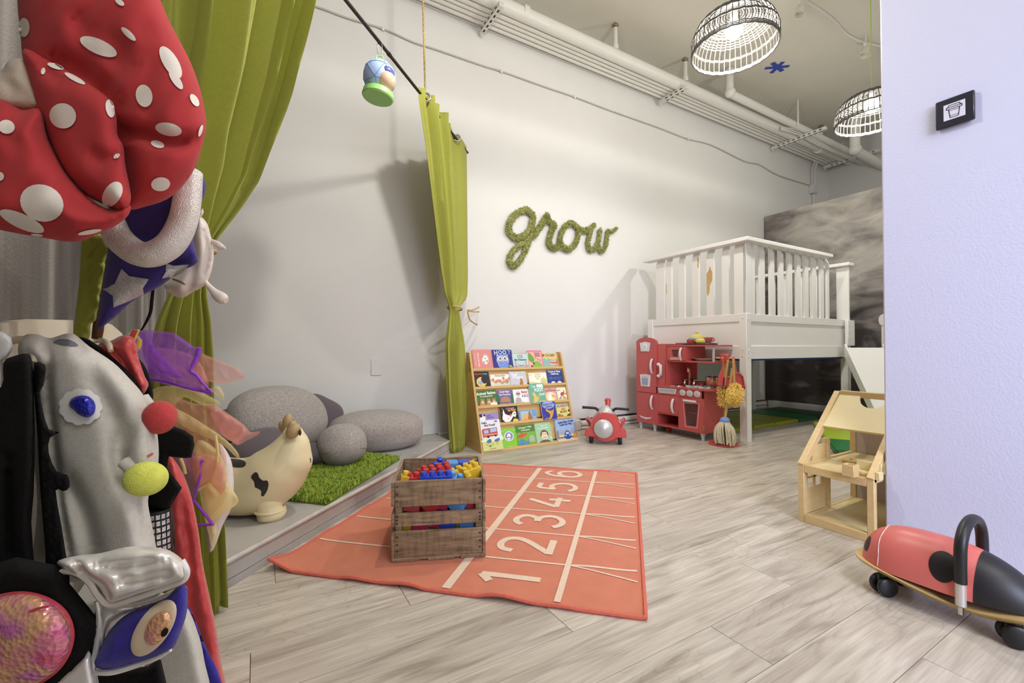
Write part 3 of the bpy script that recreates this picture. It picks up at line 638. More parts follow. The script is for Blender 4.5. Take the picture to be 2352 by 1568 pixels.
# painted spots laid on the body surface
from mathutils.bvhtree import BVHTree
bpy.context.view_layer.update()
_bvh = BVHTree.FromObject(bo, bpy.context.evaluated_depsgraph_get())
def spot(pts, name='spot', m=m_spot_b, n=7):
    o2 = cr(pts, n, True); vs2 = [Vector((p[0], p[1])) for p in o2]; N_ = len(vs2)
    xs = [v.x for v in vs2]; ys = [v.y for v in vs2]; ex = []
    x = min(xs)
    while x < max(xs):
        y = min(ys)
        while y < max(ys):
            ex.append(Vector((x + .37, y + .21))); y += 3.5
        x += 3.5
    r = delaunay_2d_cdt(vs2 + ex, [], [list(range(N_))], 1, 1e-5)
    bm = NB(); used = sorted({i for f in r[2] for i in f}); vv = {}
    for i in used:
        d = V(ray(r[0][i].x, r[0][i].y)).normalized(); h, nn, _, _ = _bvh.ray_cast(V(C0 - cowo), d)
        vv[i] = bm.verts.new((h + nn * .0012) if h is not None else cp(r[0][i].x, r[0][i].y))
    for f in r[2]:
        try: bm.faces.new([vv[i] for i in f])
        except ValueError: pass
    return mk(name, bm, m, t, ang=180)
spot([(585, 1085), (592, 1086), (596, 1096), (604, 1103), (613, 1103), (617, 1110), (614, 1125), (606, 1138), (600, 1137), (600, 1127), (592, 1121), (586, 1118), (584, 1106), (577, 1095)])
spot([(520, 1054), (550, 1055), (565, 1062), (560, 1072), (540, 1073), (515, 1068)])
spot([(505, 1105), (532, 1106), (537, 1115), (533, 1128), (508, 1135)])
bm = NB(); ell(bm, cp(689, 993, -.075), (.006, .006, .013), 10, 8); mk('eye', bm, m_spot_b, t)
bm = NB(); tube(bm, [cp(712, 1052, -.05), cp(714, 1057, -.045), cp(713, 1062, -.05)], .002, 5); mk('mouth', bm, m_spot_b, t)
# ================================================================= RUNNING TRACK RUG
RQ = [np.array(p) for p in ((.042, 1.861), (1.014, .949), (2.123, 2.061), (1.150, 2.968))]   # FL FR BR BL
m_rug = mat('orange_carpet', (.81, .475, .35), .95, var=.05, vs=14, bump=.25, bs=500, sheen=.2)
m_rugline = mat('cream_carpet_print', (.90, .80, .71), .95, var=.04, vs=60, bump=.2, bs=500)
m_rugedge = mat('coral_binding', (.83, .42, .35), .8, var=.08, vs=90)
def rugz(a, b):
    z = .006
    wv = max(0, math.sin(a * 31 + .6) * .5 + math.sin(a * 17 + 2.0) * .7)
    z += .016 * wv * math.exp(-b / .03) + .012 * math.exp(-((a / .03) ** 2 + (b / .05) ** 2))
    z += .006 * max(0, math.sin(b * 34 + 1)) * math.exp(-a / .02)
    z += .004 * max(0, math.sin(a * 24)) * math.exp(-(1 - b) / .02)
    return z
def rugp(a, b, dz=0.):
    p = RQ[0] * (1 - a) * (1 - b) + RQ[1] * a * (1 - b) + RQ[2] * a * b + RQ[3] * (1 - a) * b
    return np.array([p[0], p[1], rugz(a, b) + dz])
t = thing('track_rug', 'orange running track rug with white lanes numbered 1 to 6', 'rug', (RQ[0][0], RQ[0][1], 0)); ro = np.array([RQ[0][0], RQ[0][1], 0])
bm = NB(); surf(bm, lambda u, v: rugp(u, v) - ro, 90, 70); bm.normal_update(); bmesh.ops.solidify(bm, geom=bm.faces[:], thickness=.004); mk("carpet", bm, m_rug, t, ang=180)
pe = [rugp(a, 0) for a in np.linspace(0, 1, 90)] + [rugp(1, b) for b in np.linspace(0, 1, 50)[1:]] + [rugp(1 - a, 1) for a in np.linspace(0, 1, 60)[1:]] + [rugp(0, 1 - b) for b in np.linspace(0, 1, 50)[1:-1]]
bm = NB(); tube(bm, [V(p - ro) for p in pe], .0065, 6, closed=True); mk('binding', bm, m_rugedge, t)
def strip(path, wd, dz=.0016):     # path in (a,b), width in metres along perpendicular
    bm = NB(); L_ = []; n = len(path)
    for i, (a, b) in enumerate(path):
        p = rugp(a, b, dz) - ro; q0 = rugp(*path[max(0, i - 1)]); q1 = rugp(*path[min(n - 1, i + 1)])
        d = V(q1 - q0); d.z = 0; d.normalize(); s = V(-d.y, d.x, 0) * (wd[i] if isinstance(wd, list) else wd) / 2
        L_.append((bm.verts.new(V(p) + s), bm.verts.new(V(p) - s)))
    for (a, b), (c, d) in zip(L_, L_[1:]): bm.faces.new((a, c, d, b))
    return bm
m_rl = m_rugline
mk('start_line', strip([(.515 + .015 * b, b) for b in np.linspace(.012, .988, 40)], .032, .0022), m_rl, t)
mk('number_line', strip([(.797 + .01 * b, b) for b in np.linspace(.012, .988, 40)], .022, .0026), m_rl, t)
for k in range(1, 6):
    b0 = k / 6
    mk('lane_line', strip([(a, b0 - .006 + .014 * a + .006 * math.exp(-a / .04)) for a in np.linspace(.012, .8, 40)], .011), m_rl, t)
    mk('lane_line', strip([(a, b0 + .005 + .012 * (a - .8) / .2 + .003 * math.sin((a - .8) * 30)) for a in np.linspace(.8, .985, 16)], .013), m_rl, t)
    mk('lane_line', strip([(a, b0 + .005 - .042 * ((a - .8) / .19) ** 1.2) for a in np.linspace(.8, .985, 16)], .009, .0020), m_rl, t)
mk('lane_line', strip([(a, .995 - .03 * ((a - .88) / .1)) for a in np.linspace(.88, .985, 8)], .007), m_rl, t)
def dig(pts, n=7): return [tuple(p) for p in cr(pts, n)]
DIG = [[[(.22, .80), (.50, 1.0)], [(.50, 1.0), (.50, 0)]],
       [dig([(.08, .72), (.16, .92), (.42, 1.0), (.72, .93), (.82, .74), (.70, .52), (.40, .26), (.14, .05)]), [(.06, .03), (.90, .03)]],
       [dig([(.10, .84), (.26, .97), (.52, 1.0), (.76, .90), (.80, .74), (.66, .58), (.42, .54)]), dig([(.42, .54), (.72, .50), (.88, .32), (.80, .12), (.55, .0), (.28, .02), (.06, .16)])],
       [[(.62, 1.0), (.06, .28)], [(.04, .28), (.94, .28)], [(.70, .52), (.70, 0)]],
       [[(.80, .97), (.22, .97)], [(.22, .97), (.14, .52)], dig([(.14, .52), (.40, .64), (.70, .58), (.86, .36), (.78, .12), (.50, .0), (.22, .03), (.04, .16)])],
       [dig([(.82, .86), (.62, .99), (.38, .96), (.18, .74), (.10, .42), (.18, .12), (.48, .0), (.78, .10), (.88, .34), (.74, .58), (.46, .62), (.22, .50), (.12, .36)])]]
for k, st in enumerate(DIG):
    bm = NB()
    for q in st:
        if len(q) == 2: q = [tuple(np.array(q[0]) * (1 - f) + np.array(q[1]) * f) for f in np.linspace(0, 1, 6)]
        path = [(.659 - (y - .5) * .215 / 1.335, (k + .54) / 6 + (x - .5) * .155 / 1.58) for x, y in q]
        b2 = strip(path, .030, .0018 + .0003 * len(bm.verts) / 40); tmp = bpy.data.meshes.new('x'); b2.to_mesh(tmp); b2.free(); bm.from_mesh(tmp); bpy.data.meshes.remove(tmp)
    for v in bm.verts: v.co.z += .0002 * (v.index % 3)
    mk('lane_number', bm, m_rl, t, smooth=False)
# ================================================================= WOODEN CRATE WITH BLOCKS
def crate_mat():
    m = bpy.data.materials.new('weathered_crate_wood'); m.use_nodes = True; nt = m.node_tree; N = nt.nodes; L = nt.links; b = N['Principled BSDF']
    tc = N.new('ShaderNodeTexCoord'); oi = N.new('ShaderNodeObjectInfo')
    ad = N.new('ShaderNodeVectorMath'); L.new(tc.outputs['Object'], ad.inputs[0])
    ml = N.new('ShaderNodeMath'); ml.operation = 'MULTIPLY'; ml.inputs[1].default_value = 9; L.new(oi.outputs['Random'], ml.inputs[0]); L.new(ml.outputs[0], ad.inputs[1])
    mp = N.new('ShaderNodeMapping'); mp.inputs['Scale'].default_value = (5, 5, 40); L.new(ad.outputs[0], mp.inputs['Vector'])
    n = N.new('ShaderNodeTexNoise'); n.inputs['Scale'].default_value = 1.5; n.inputs['Detail'].default_value = 8; n.inputs['Distortion'].default_value = .8; L.new(mp.outputs[0], n.inputs['Vector'])
    r = N.new('ShaderNodeValToRGB'); e = r.color_ramp.elements; e[0].position = .3; e[0].color = (*lin((.44, .36, .27)), 1); e[1].position = .7; e[1].color = (*lin((.66, .565, .45)), 1)
    L.new(n.outputs[0], r.inputs[0])
    mp2 = N.new('ShaderNodeMapping'); mp2.inputs['Scale'].default_value = (60, 60, 9); L.new(ad.outputs[0], mp2.inputs['Vector'])
    n2 = N.new('ShaderNodeTexNoise'); n2.inputs['Scale'].default_value = 1.2; n2.inputs['Detail'].default_value = 5; L.new(mp2.outputs[0], n2.inputs['Vector'])
    mr = N.new('ShaderNodeMapRange'); mr.inputs[1].default_value = .35; mr.inputs[2].default_value = .52; mr.inputs[3].default_value = .72; mr.inputs[4].default_value = 1; L.new(n2.outputs[0], mr.inputs[0])
    vm = N.new('ShaderNodeVectorMath'); vm.operation = 'SCALE'; L.new(r.outputs[0], vm.inputs[0]); L.new(mr.outputs[0], vm.inputs['Scale']); L.new(vm.outputs[0], b.inputs['Base Color'])
    bp = N.new('ShaderNodeBump'); bp.inputs['Strength'].default_value = .3; bp.inputs['Distance'].default_value = .004; L.new(n.outputs[0], bp.inputs['Height']); L.new(bp.outputs[0], b.inputs['Normal'])
    b.inputs['Roughness'].default_value = .8
    return m
m_crate = crate_mat(); m_nail = mat('dark_nail', (.15, .12, .10), .6)
cl = onz(899, 1291, .008); crr = onz(1114, 1277, .008)
CW = float(np.linalg.norm((crr - cl)[:2])); CA = math.atan2(crr[1] - cl[1], crr[0] - cl[0]); CDP = .35
t = thing('wooden_crate', 'weathered wooden slat crate full of plastic blocks on the orange rug', 'crate', (cl[0], cl[1], .011), CA)
rnd = random.Random(3)
def board(x0, x1, y0, y1, z0, z1, nails=(), name='slat'):
    bm = bb(x0, x1, y0, y1, z0, z1, .0018)
    for v in bm.verts: v.co += V(rnd.uniform(-.0006, .0006), rnd.uniform(-.0006, .0006), rnd.uniform(-.0012, .0012))
    o = mk(name, bm, m_crate, t)
    if nails:
        nb = NB()
        for (x, y, z) in nails: box(nb, (x, y, z), (.007, .003, .004) if abs(y - (y0 + y1) / 2) > .003 else (.003, .007, .004))
        mk('nail', nb, m_nail, o)
    return o
TH = .011
FZ = ((.0115, .110), (.128, .178), (.202, .300))
for z0, z1 in FZ:
    nl = [(x, -.0005, z0 + (z1 - z0) * f) for x in (.02, CW - .02) for f in (.25, .5, .8)]
    board(TH, CW - TH, 0, TH, z0, z1, nl); board(TH, CW - TH, CDP - TH, CDP, z0, z1)
for z0, z1 in ((.012, .108), (.13, .176), (.206, .297)):
    board(-.002, TH - .001, -.003, CDP + .003, z0, z1); board(CW - TH + .001, CW + .002, -.003, CDP + .003, z0, z1)
for x in (TH, CW - TH - .026):
    for y in (TH, CDP - TH - .018): board(x + .001, x + .025, y + .001, y + .018, .012, .292, name='corner_post')
for y0, wd in ((0.0, .09), (.12, .09), (.24, .09)):
    board(0, CW, y0, y0 + wd, .0, .0115, name='bottom_slat')
for x0, wd in ((.0, .10), (.135, .10), (.26, .096)): board(x0, x0 + wd, -.004, .0, -.004, .0115, name='bottom_slat')
# ---- plastic building blocks
BLK = {'red': mat('red_plastic', (.78, .22, .20), .35), 'blue': mat('blue_plastic', (.16, .30, .78), .3), 'light blue': mat('light_blue_plastic', (.36, .62, .88), .35), 'yellow': mat('yellow_plastic', (.88, .74, .22), .35), 'magenta': mat('magenta_plastic', (.78, .20, .38), .35), 'dark red': mat('dark_red_plastic', (.55, .10, .14), .35)}
_bm_cache = {}
def block_mesh(nx, ny, slope=False):
    if (nx, ny, slope) in _bm_cache: return _bm_cache[(nx, ny, slope)]
    bm = NB(); u = .0315; hh = .046
    if slope: prism(bm, [(-u * nx / 2, 0), (u * nx / 2, 0), (u * nx / 2, hh), (u * nx / 2 - .02, hh)], -u * ny / 2 + .0004, u * ny / 2 - .0004)
    else: box(bm, (0, 0, hh / 2), (u * nx - .0006, u * ny - .0006, hh), None, .0018)
    for i in range(nx):
        for j in range(ny):
            if slope and i < nx - 1: continue
            lathe(bm, [(.0122, hh - .001), (.0122, hh + .012), (.0105, hh + .0165), (0, hh + .018)], 14, Matrix.Translation(((i - nx / 2 + .5) * u, (j - ny / 2 + .5) * u, 0)))
    me = bpy.data.meshes.new('block'); bmesh.ops.recalc_face_normals(bm, faces=bm.faces); bm.to_mesh(me); bm.free()
    me.polygons.foreach_set('use_smooth', [True] * len(me.polygons)); me.set_sharp_from_angle(angle=math.radians(38))
    _bm_cache[(nx, ny, slope)] = me; return me
CM = Matrix.Translation((cl[0], cl[1], .011)) @ Matrix.Rotation(CA, 4, 'Z')
def block(nx, ny, c, x, y, z, rx=0, ry=0, rz=0, slope=False, where=''):
    me = block_mesh(nx, ny, slope).copy(); me.materials.append(BLK[c])
    o = bpy.data.objects.new('building_block', me); COL.objects.link(o)
    m4 = CM @ Matrix.Translation((x, y, z)) @ Matrix.Rotation(rz, 4, 'Z') @ Matrix.Rotation(ry, 4, 'Y') @ Matrix.Rotation(rx, 4, 'X')
    o.matrix_world = m4
    studs = {(2, 2): 'four-stud', (4, 2): 'eight-stud', (4, 1): 'four-stud long', (2, 1): 'two-stud', (1, 1): 'single-stud'}.get((nx, ny), 'plastic')
    return tag(o, f'{c} {"sloped " if slope else ""}plastic block {where}', 'toy block', 'plastic blocks in the crate')
rnd = random.Random(12)
rows = (('lower gap of the crate front', .098), ('upper gap of the crate front', .168))
cols = [['yellow', 'magenta', 'magenta', 'blue', 'light blue'], ['red', 'red', 'magenta', 'light blue', 'red']]
pos = ['far left in the {}', 'second from the left in the {}', 'in the middle of the {}', 'second from the right in the {}', 'far right in the {}']
for li, (nm, zc) in enumerate(rows):
    for i in range(5):
        x = .067 + i * (CW - .134) / 4
        rot = rnd.choice((0, 1.57, 3.14, .5))
        block(2, 2 if i % 2 else 1, cols[li][i], x, .055 + .008 * (i % 2), zc + rnd.uniform(-.004, .004), rx=rnd.uniform(-.25, .25), ry=(rnd.uniform(-.4, .4) if i % 2 == 0 else 1.35) * (1 if li else -1) * .6, rz=rnd.uniform(-.4, .4), where=pos[i].format(nm))
# bedding layer under the visible top layer
k = 0
for j in range(3):
    for i in range(4):
        c = rnd.choice(list(BLK)); k += 1
        block(2, 2, c, .075 + i * .075, .10 + j * .075, .155, rz=rnd.uniform(-.3, .3), where='buried inside the crate, ' + ('front', 'middle', 'back')[j] + ' row, ' + ('leftmost', 'second from left', 'second from right', 'rightmost')[i])
TOPS = [(4, 1, 'blue', .165, .040, .262, .10, 0, .04, False, 'with four studs in a row along the crate front edge'),
        (2, 2, 'red', .128, .105, .262, .15, .05, .3, False, 'with four studs behind the long blue one'),
        (2, 2, 'red', .195, .12, .268, .10, -.1, .15, False, 'right behind the long blue one, second red'),
        (2, 1, 'red', .066, .055, .258, .15, .1, .2, False, 'low at the left of the long blue one'),
        (1, 1, 'yellow', .036, .045, .266, .1, .2, .2, False, 'at the front left corner of the crate'),
        (2, 2, 'light blue', .205, .205, .285, 0, 1.57, .08, False, 'standing upright beside the blue one at the back'),
        (2, 2, 'blue', .252, .205, .285, 0, 1.57, .08, False, 'with two studs facing sideways at the back right'),
        (2, 1, 'blue', .165, .255, .262, .3, -.4, .9, False, 'tipped up behind the light blue one'),
        (2, 2, 'yellow', .272, .060, .258, .2, -.2, .2, True, 'at the front right of the crate'),
        (4, 2, 'yellow', .285, .125, .258, .0, -.2, .45, False, 'tilted against the right side of the crate'),
        (2, 1, 'light blue', .232, .055, .254, .2, .3, -.3, False, 'tilted beneath the yellow ones'),
        (2, 2, 'red', .10, .23, .215, .1, .1, .8, False, 'deep at the back left of the crate'),
        (2, 2, 'red', .062, .145, .225, .0, .1, .3, False, 'deep at the left side of the crate')]
for nx, ny, c, x, y, z, rx, ry, rz, sl, wh in TOPS: block(nx, ny, c, x, y, z, rx, ry, rz, sl, wh)
# ================================================================= BOOKSHELF WITH BOARD BOOKS
m_ply = mat('varnished_birch', (.80, .66, .42), .45, var=.07, vs=3, stretch=(2, 2, 14)); m_edge = mat('plywood_edge', (.87, .76, .55), .5, var=.06, vs=40)
SX0, SX1 = 1.500, 2.434; SL = .303; YF = 3.052
t = thing('book_display', 'five tier sloping birch book display against the white wall', 'bookshelf', (SX0, YF, 0))
W_ = SX1 - SX0
prof = [(.0, 0), (.30, 0), (.30, .775), (.236, .775)]
for x in (0, W_ - .018):
    bm = NB(); prism(bm, prof, 0, .018, Matrix(((0, 1, 0, x), (1, 0, 0, 0), (0, 0, 1, 0), (0, 0, 0, 1)))); o = mk('side_panel', bm, m_ply, t, smooth=False)
    bm = NB()
    for z in (.62, .47, .33, .19, .09): ell(bm, (x + (-.0005 if x == 0 else .0185), .02 + .31 * z, z), (.0015, .004, .004), 8, 6)
    mk('screw', bm, mat('steel', (.7, .7, .7), .3, .9), o)
mk('back_panel', bb(.018, W_ - .018, .285, .30, .01, .765), m_ply, t, smooth=False)
ZB = [.646, .500, .352, .212, .020]
for z in ZB:
    y = SL * z
    mk('shelf', bb(.018, W_ - .018, y + .006, .29, z - .012, z), m_ply, t, smooth=False)
    bm = NB(); beam(bm, (.018, y + .002, z - .010), (W_ - .018, y + .002, z - .010), .007, .020, up=(0, SL, 1)); mk('lip', bm, m_ply, t, smooth=False)
for z0, z1 in zip(ZB[1:], ZB[:-1]):
    bm = NB(); y0 = SL * z0 + .046; y1 = SL * z1 + .02
    beam(bm, (.018, (y0 + y1) / 2, (z0 + z1) / 2 - .004), (W_ - .018, (y0 + y1) / 2, (z0 + z1) / 2 - .004), .005, z1 - z0 - .024, up=(0, y1 - y0, z1 - z0)); mk('sloped_back', bm, m_ply, t, smooth=False)
bm = NB(); beam(bm, (.018, SL * .70 + .05, .705), (W_ - .018, SL * .70 + .05, .705), .005, .12, up=(0, SL, 1)); mk('sloped_back', bm, m_ply, t, smooth=False)
me = textmesh('PAGE', .032, 0, 'CENTER'); bm = NB(); bm.from_mesh(me); bpy.data.meshes.remove(me)
bmesh.ops.transform(bm, matrix=Matrix.Translation((-.0008, .222, .66)) @ Matrix(((0, 0, -1, 0), (0, -1, 0, 0), (1, 0, 0, 0), (0, 0, 0, 1))), verts=bm.verts); mk('handwriting', bm, m_nail, t, smooth=False)
CC = {}
def cmat(c):
    k = 'print_' + c
    return mat(k, c, .35, spec=.4)
en = math.sqrt(1 + SL * SL); EY = V(0, SL / en, 1 / en); EZ = V(0, -1 / en, SL / en); EX = V(1, 0, 0)
BPL = V(0, YF + .018, 0)
def slope_hit(a, b):
    q = onplane(1050 + a / 5.6, 780 + b / 5.6, np.array(BPL), np.array(EZ)); return V(q)
def ellp(cx, cy, rx, ry, n=20, a0=0, a1=2 * PI, rot=0):
    out = []
    for k in range(n):
        a = a0 + (a1 - a0) * k / n; x, y = rx * math.cos(a), ry * math.sin(a)
        out.append((cx + x * math.cos(rot) - y * math.sin(rot), cy + x * math.sin(rot) + y * math.cos(rot)))
    return out
def book(label, bx, cover, art, th=.014, back=0.):
    x0, y0, x1, y1 = bx; ym = (y0 + y1) / 2; xm = (x0 + x1) / 2
    X0, X1 = slope_hit(x0, ym).x, slope_hit(x1, ym).x; s0 = (slope_hit(xm, y1) - BPL).dot(EY); s1 = (slope_hit(xm, y0) - BPL).dot(EY)
    W, H = X1 - X0, s1 - s0
    org = V((X0 + X1) / 2, 0, 0) + V(0, BPL.y, 0) + EY * s0 - EZ * back
    t = thing('board_book', label, 'book', org, group='board books on the sloping display')
    M4 = Matrix((EX, EY, EZ)).transposed().to_4x4()
    def fin(bm): bmesh.ops.transform(bm, matrix=M4, verts=bm.verts); return bm
    def rr(w, h, z0, z1, r=.006):
        pts = []
        for cx, cy, a in ((w / 2 - r, r, -PI / 2), (w / 2 - r, h - r, 0), (-w / 2 + r, h - r, PI / 2), (-w / 2 + r, r, PI)):
            for k in range(4): pts.append((cx + r * math.cos(a + k * PI / 6), cy + r * math.sin(a + k * PI / 6)))
        return poly(NB(), pts, z0, z1)
    mk('pages', fin(rr(W - .003, H - .003, -th + .001, -.0012)), cmat('f2eee4'), t)
    cv = rr(W, H, -.0014, 0); mk('front_cover', fin(cv), cmat(cover), t)
    mk('back_cover', fin(rr(W, H, -th, -th + .0013)), cmat(cover), t)
    ab = NB(); tb = NB(); amats = []; tm = []
    for i, s in enumerate(art):
        k = s[0]; col = s[-1]; z = .00035 + .00018 * i
        if k == 't':
            _, tx, cx, cy, hh, *rest = s; rot = rest[0] if len(rest) > 1 else 0
            me = textmesh(tx, 1.0, 0, 'CENTER', .028); xs = [v.co.x for v in me.vertices] or [0]; ys = [v.co.y for v in me.vertices] or [0]
            sy = hh * H / .72; wmax = (rest[1] if len(rest) > 2 else .9) * (W if abs(rot) < .5 else H); wdt = (max(xs) - min(xs)) * sy; sx = sy * min(1, wmax / wdt)
            if col not in tm: tm.append(col)
            b2 = NB(); b2.from_mesh(me); bpy.data.meshes.remove(me); mcx = (max(xs) + min(xs)) / 2; mcy = (max(ys) + min(ys)) / 2
            for v in b2.verts:
                x, y = (v.co.x - mcx) * sx, (v.co.y - mcy) * sy
                v.co = V(x * math.cos(rot) - y * math.sin(rot) + (cx - .5) * W, x * math.sin(rot) + y * math.cos(rot) + cy * H, z)
            for f in b2.faces: f.material_index = tm.index(col)
            tmp = bpy.data.meshes.new('x'); b2.to_mesh(tmp); b2.free(); n0 = len(tb.faces); tb.from_mesh(tmp); bpy.data.meshes.remove(tmp)
        else:
            if k == 'r': pts = [(s[1], s[2]), (s[3], s[2]), (s[3], s[4]), (s[1], s[4])]
            elif k == 'e': pts = ellp(s[1], s[2], s[3], s[4], 22, rot=(s[5] if len(s) > 6 else 0))
            elif k == 'c': pts = [tuple(p) for p in cr(s[1], 5, True)]
            else: pts = s[1]
            if col not in amats: amats.append(col)
            try:
                f = ab.faces.new([ab.verts.new(((px - .5) * W, py * H, z)) for px, py in pts]); f.material_index = amats.index(col)
                if f.normal.z < 0: f.normal_flip()
            except ValueError: pass
    if amats:
        bmesh.ops.triangulate(ab, faces=ab.faces[:])
        mk('cover_art', fin(ab), [cmat(c) for c in amats], t, smooth=False)
    else: ab.free()
    if tm: mk('title', fin(tb), [cmat(c) for c in tm], t, smooth=False)
    else: tb.free()
    return t
HP = PI / 2
sp = lambda n, c, r, seed, y0=0., y1=1.: [('e', random.Random(seed + i).uniform(.06, .94), random.Random(seed + 99 + i).uniform(y0, y1), r, r, c) for i in range(n)]
book('coral book with sideways white title and white kitten, top left of the display', (205, 125, 455, 385), 'd98a86', [('c', [(.42, .45), (.5, .3), (.62, .22), (.75, .3), (.82, .5), (.78, .7), (.62, .78), (.5, .66)], 'cfb09a'), ('c', [(.47, .45), (.54, .33), (.64, .27), (.72, .34), (.77, .5), (.72, .66), (.62, .7), (.53, .6)], 'f0ece6'), ('e', .62, .55, .04, .03, '8a7f7c'), ('e', .56, .38, .05, .05, 'b9b0aa'), ('e', .7, .42, .04, .06, '9c938f'), ('t', 'TEXAS KITTEN', .27, .5, .075, -HP, .92, 'f6e6d8'), ('t', 'NAUGHTY TURN', .11, .5, .055, -HP, .85, 'eccfc2')], .022)
book('navy owl book titled HOOT in the top row', (452, 128, 715, 375), '3a3480', [('e', .5, .45, .31, .30, '8fa8e0'), ('p', [(.2, .62), (.24, .78), (.4, .70)], '8fa8e0'), ('p', [(.8, .62), (.76, .78), (.6, .70)], '8fa8e0'), ('e', .5, .22, .27, .2, '7690d4'), ('e', .37, .53, .14, .12, 'c8d6f4'), ('e', .63, .53, .14, .12, 'c8d6f4'), ('e', .38, .53, .08, .075, 'e0b04a'), ('e', .62, .53, .08, .075, 'e0b04a'), ('e', .39, .53, .035, .035, '1c1838'), ('e', .61, .53, .035, .035, '1c1838'), ('p', [(.45, .42), (.55, .42), (.5, .34)], 'e8d060'), ('p', [(.72, .12), (.95, .06), (.86, .2)], 'a8c850'), ('t', 'H', .2, .84, .21, .1, 'd8c8f0'), ('t', 'O', .41, .86, .2, 0, 'a6d8ee'), ('t', 'O', .62, .86, .2, 0, 'cde8f4'), ('t', 'T', .85, .85, .2, -.1, '8fb4ec')] + sp(9, 'ffffff', .012, 3, .15, .7), .018)
book('pale blue book titled 123 San Francisco with a red bridge', (712, 180, 920, 370), 'b7d7d6', [('r', 0, 0, 1, .12, '8fc0c4'), ('r', .15, .05, .19, .55, 'c9695c'), ('r', .8, .05, .84, .5, 'c9695c'), ('p', [(.17, .53), (.3, .3), (.5, .22), (.68, .28), (.82, .48), (.68, .25), (.5, .19), (.3, .27)], 'c9695c'), ('r', 0, .15, 1, .19, 'c9695c'), ('t', '123', .5, .82, .21, .0, 'd06a58'), ('t', 'San Francisco', .5, .6, .12, 0, .84, '3b3b45')])
book('pink bordered book titled Chicka Chicka abc with a leafy tree', (908, 135, 1100, 360), 'e9b29a', [('r', 0, .88, 1, 1, 'dd7fa0'), ('r', .92, 0, 1, 1, 'dd7fa0'), ('c', [(.1, .85), (.3, .72), (.42, .5), (.35, .3), (.15, .35), (.04, .5)], '6aa14a'), ('c', [(.3, .2), (.5, .38), (.75, .32), (.9, .12), (.7, .02), (.4, .05)], '7db84e'), ('e', .36, .24, .07, .06, '8a3c34'), ('e', .22, .08, .09, .07, '8a3c34'), ('t', 'Chicka', .66, .81, .1, 0, .5, '7a3f86'), ('t', 'Chicka', .66, .69, .1, 0, .5, '7a3f86'), ('t', 'a', .52, .56, .11, 0, 'd85a9a'), ('t', 'b', .66, .5, .13, .2, '6a9ad8'), ('t', 'c', .8, .42, .12, 0, '7a3f86')])
book('tan crocodile book titled CHOMP! at the right end of the top row', (1100, 170, 1285, 357), 'd8c07e', [('c', [(0, .55), (.25, .66), (.5, .6), (.8, .52), (1, .6), (1, .5), (.6, .42), (.4, .34), (.62, .22), (.9, .12), (.9, 0), (0, 0)], '8fb4a8'), ('c', [(.42, .4), (.65, .46), (.98, .5), (.95, .12), (.65, .2)], 'b8604c')] + [('p', [(.5 + .09 * k, .44 + .01 * k), (.56 + .09 * k, .44 + .01 * k), (.53 + .09 * k, .33)], 'ffffff') for k in range(5)] + [('p', [(.5 + .09 * k, .2 - .01 * k), (.56 + .09 * k, .2 - .01 * k), (.53 + .09 * k, .31)], 'ffffff') for k in range(5)] + [('e', .25, .6, .05, .05, 'e8e0b0'), ('e', .08, .84, .09, .09, 'a8583c'), ('t', 'CHOMP!', .56, .85, .18, 0, .66, 'a89058')])
book('black moon book titled PAJAMA TIME! at the left of the second row', (202, 412, 418, 625), '332a2a', [('e', .5, .38, .3, .3, 'e4c85e'), ('e', .68, .5, .2, .22, '332a2a'), ('e', .42, .36, .12, .14, '8fb0dc'), ('e', .42, .5, .07, .07, 'e8cfae'), ('t', 'PAJAMA', .36, .85, .1, 0, .45, 'd05a4a'), ('t', 'TIME!', .74, .86, .1, 0, .36, '6fa0dc')] + sp(5, 'c85a9a', .02, 31, .1, .7) + sp(5, '6fa0dc', .016, 61, .1, .7))
FLW = []
for i in range(16):
    r_ = random.Random(i + 5); x, y = .07 + .058 * i, r_.uniform(.35, .72); FLW += [('r', x - .006, 0, x + .006, y, '6fae50'), ('e', x, y, .055, .09, ('d8785a', 'cc6a50', 'e09a70')[i % 3]), ('e', x, y, .018, .03, 'efd9a0')]
book('white book titled Planting a Rainbow covered in orange flowers', (434, 447, 684, 615), 'f4f1ea', FLW + [('t', 'Planting a Rainbow', .5, .9, .085, 0, .8, '6a6a6a')])
book('pale grey book titled Red Wagon with a fox on the sand', (672, 407, 893, 605), 'c6c9d2', [('c', [(0, 0), (0, .14), (.4, .12), (.7, .2), (1, .16), (1, 0)], 'e4d28c'), ('c', [(.55, .1), (.6, .35), (.7, .5), (.76, .35), (.75, .12), (.66, .05)], 'b4783e'), ('e', .66, .5, .07, .06, 'b4783e'), ('c', [(.15, .03), (.22, .16), (.3, .1), (.3, .02)], '8a6238'), ('e', .8, .92, .1, .06, 'e6d68c'), ('t', 'Red', .32, .82, .2, 0, 'f4f4f6'), ('t', 'Wagon', .48, .6, .2, 0, .78, 'f4f4f6')])
book('cream book titled Down by the Bay with a yellow house', (925, 425, 1153, 578), 'f3efdf', [('p', [(.62, .05), (.62, .4), (.8, .65), (.98, .4), (.98, .05)], 'dccf7c'), ('r', .7, .15, .78, .3, 'a9bccc'), ('r', .84, .15, .92, .3, 'a9bccc'), ('c', [(0, 0), (.1, .3), (.4, .2), (.6, .05), (.5, 0)], 'dfd79a'), ('e', .1, .82, .05, .07, 'e2d070'), ('t', 'DOWN', .5, .88, .12, 0, 'cdbf72'), ('t', 'BY THE', .5, .7, .12, 0, 'cdbf72'), ('t', 'BAY', .5, .53, .12, 0, 'cdbf72')])
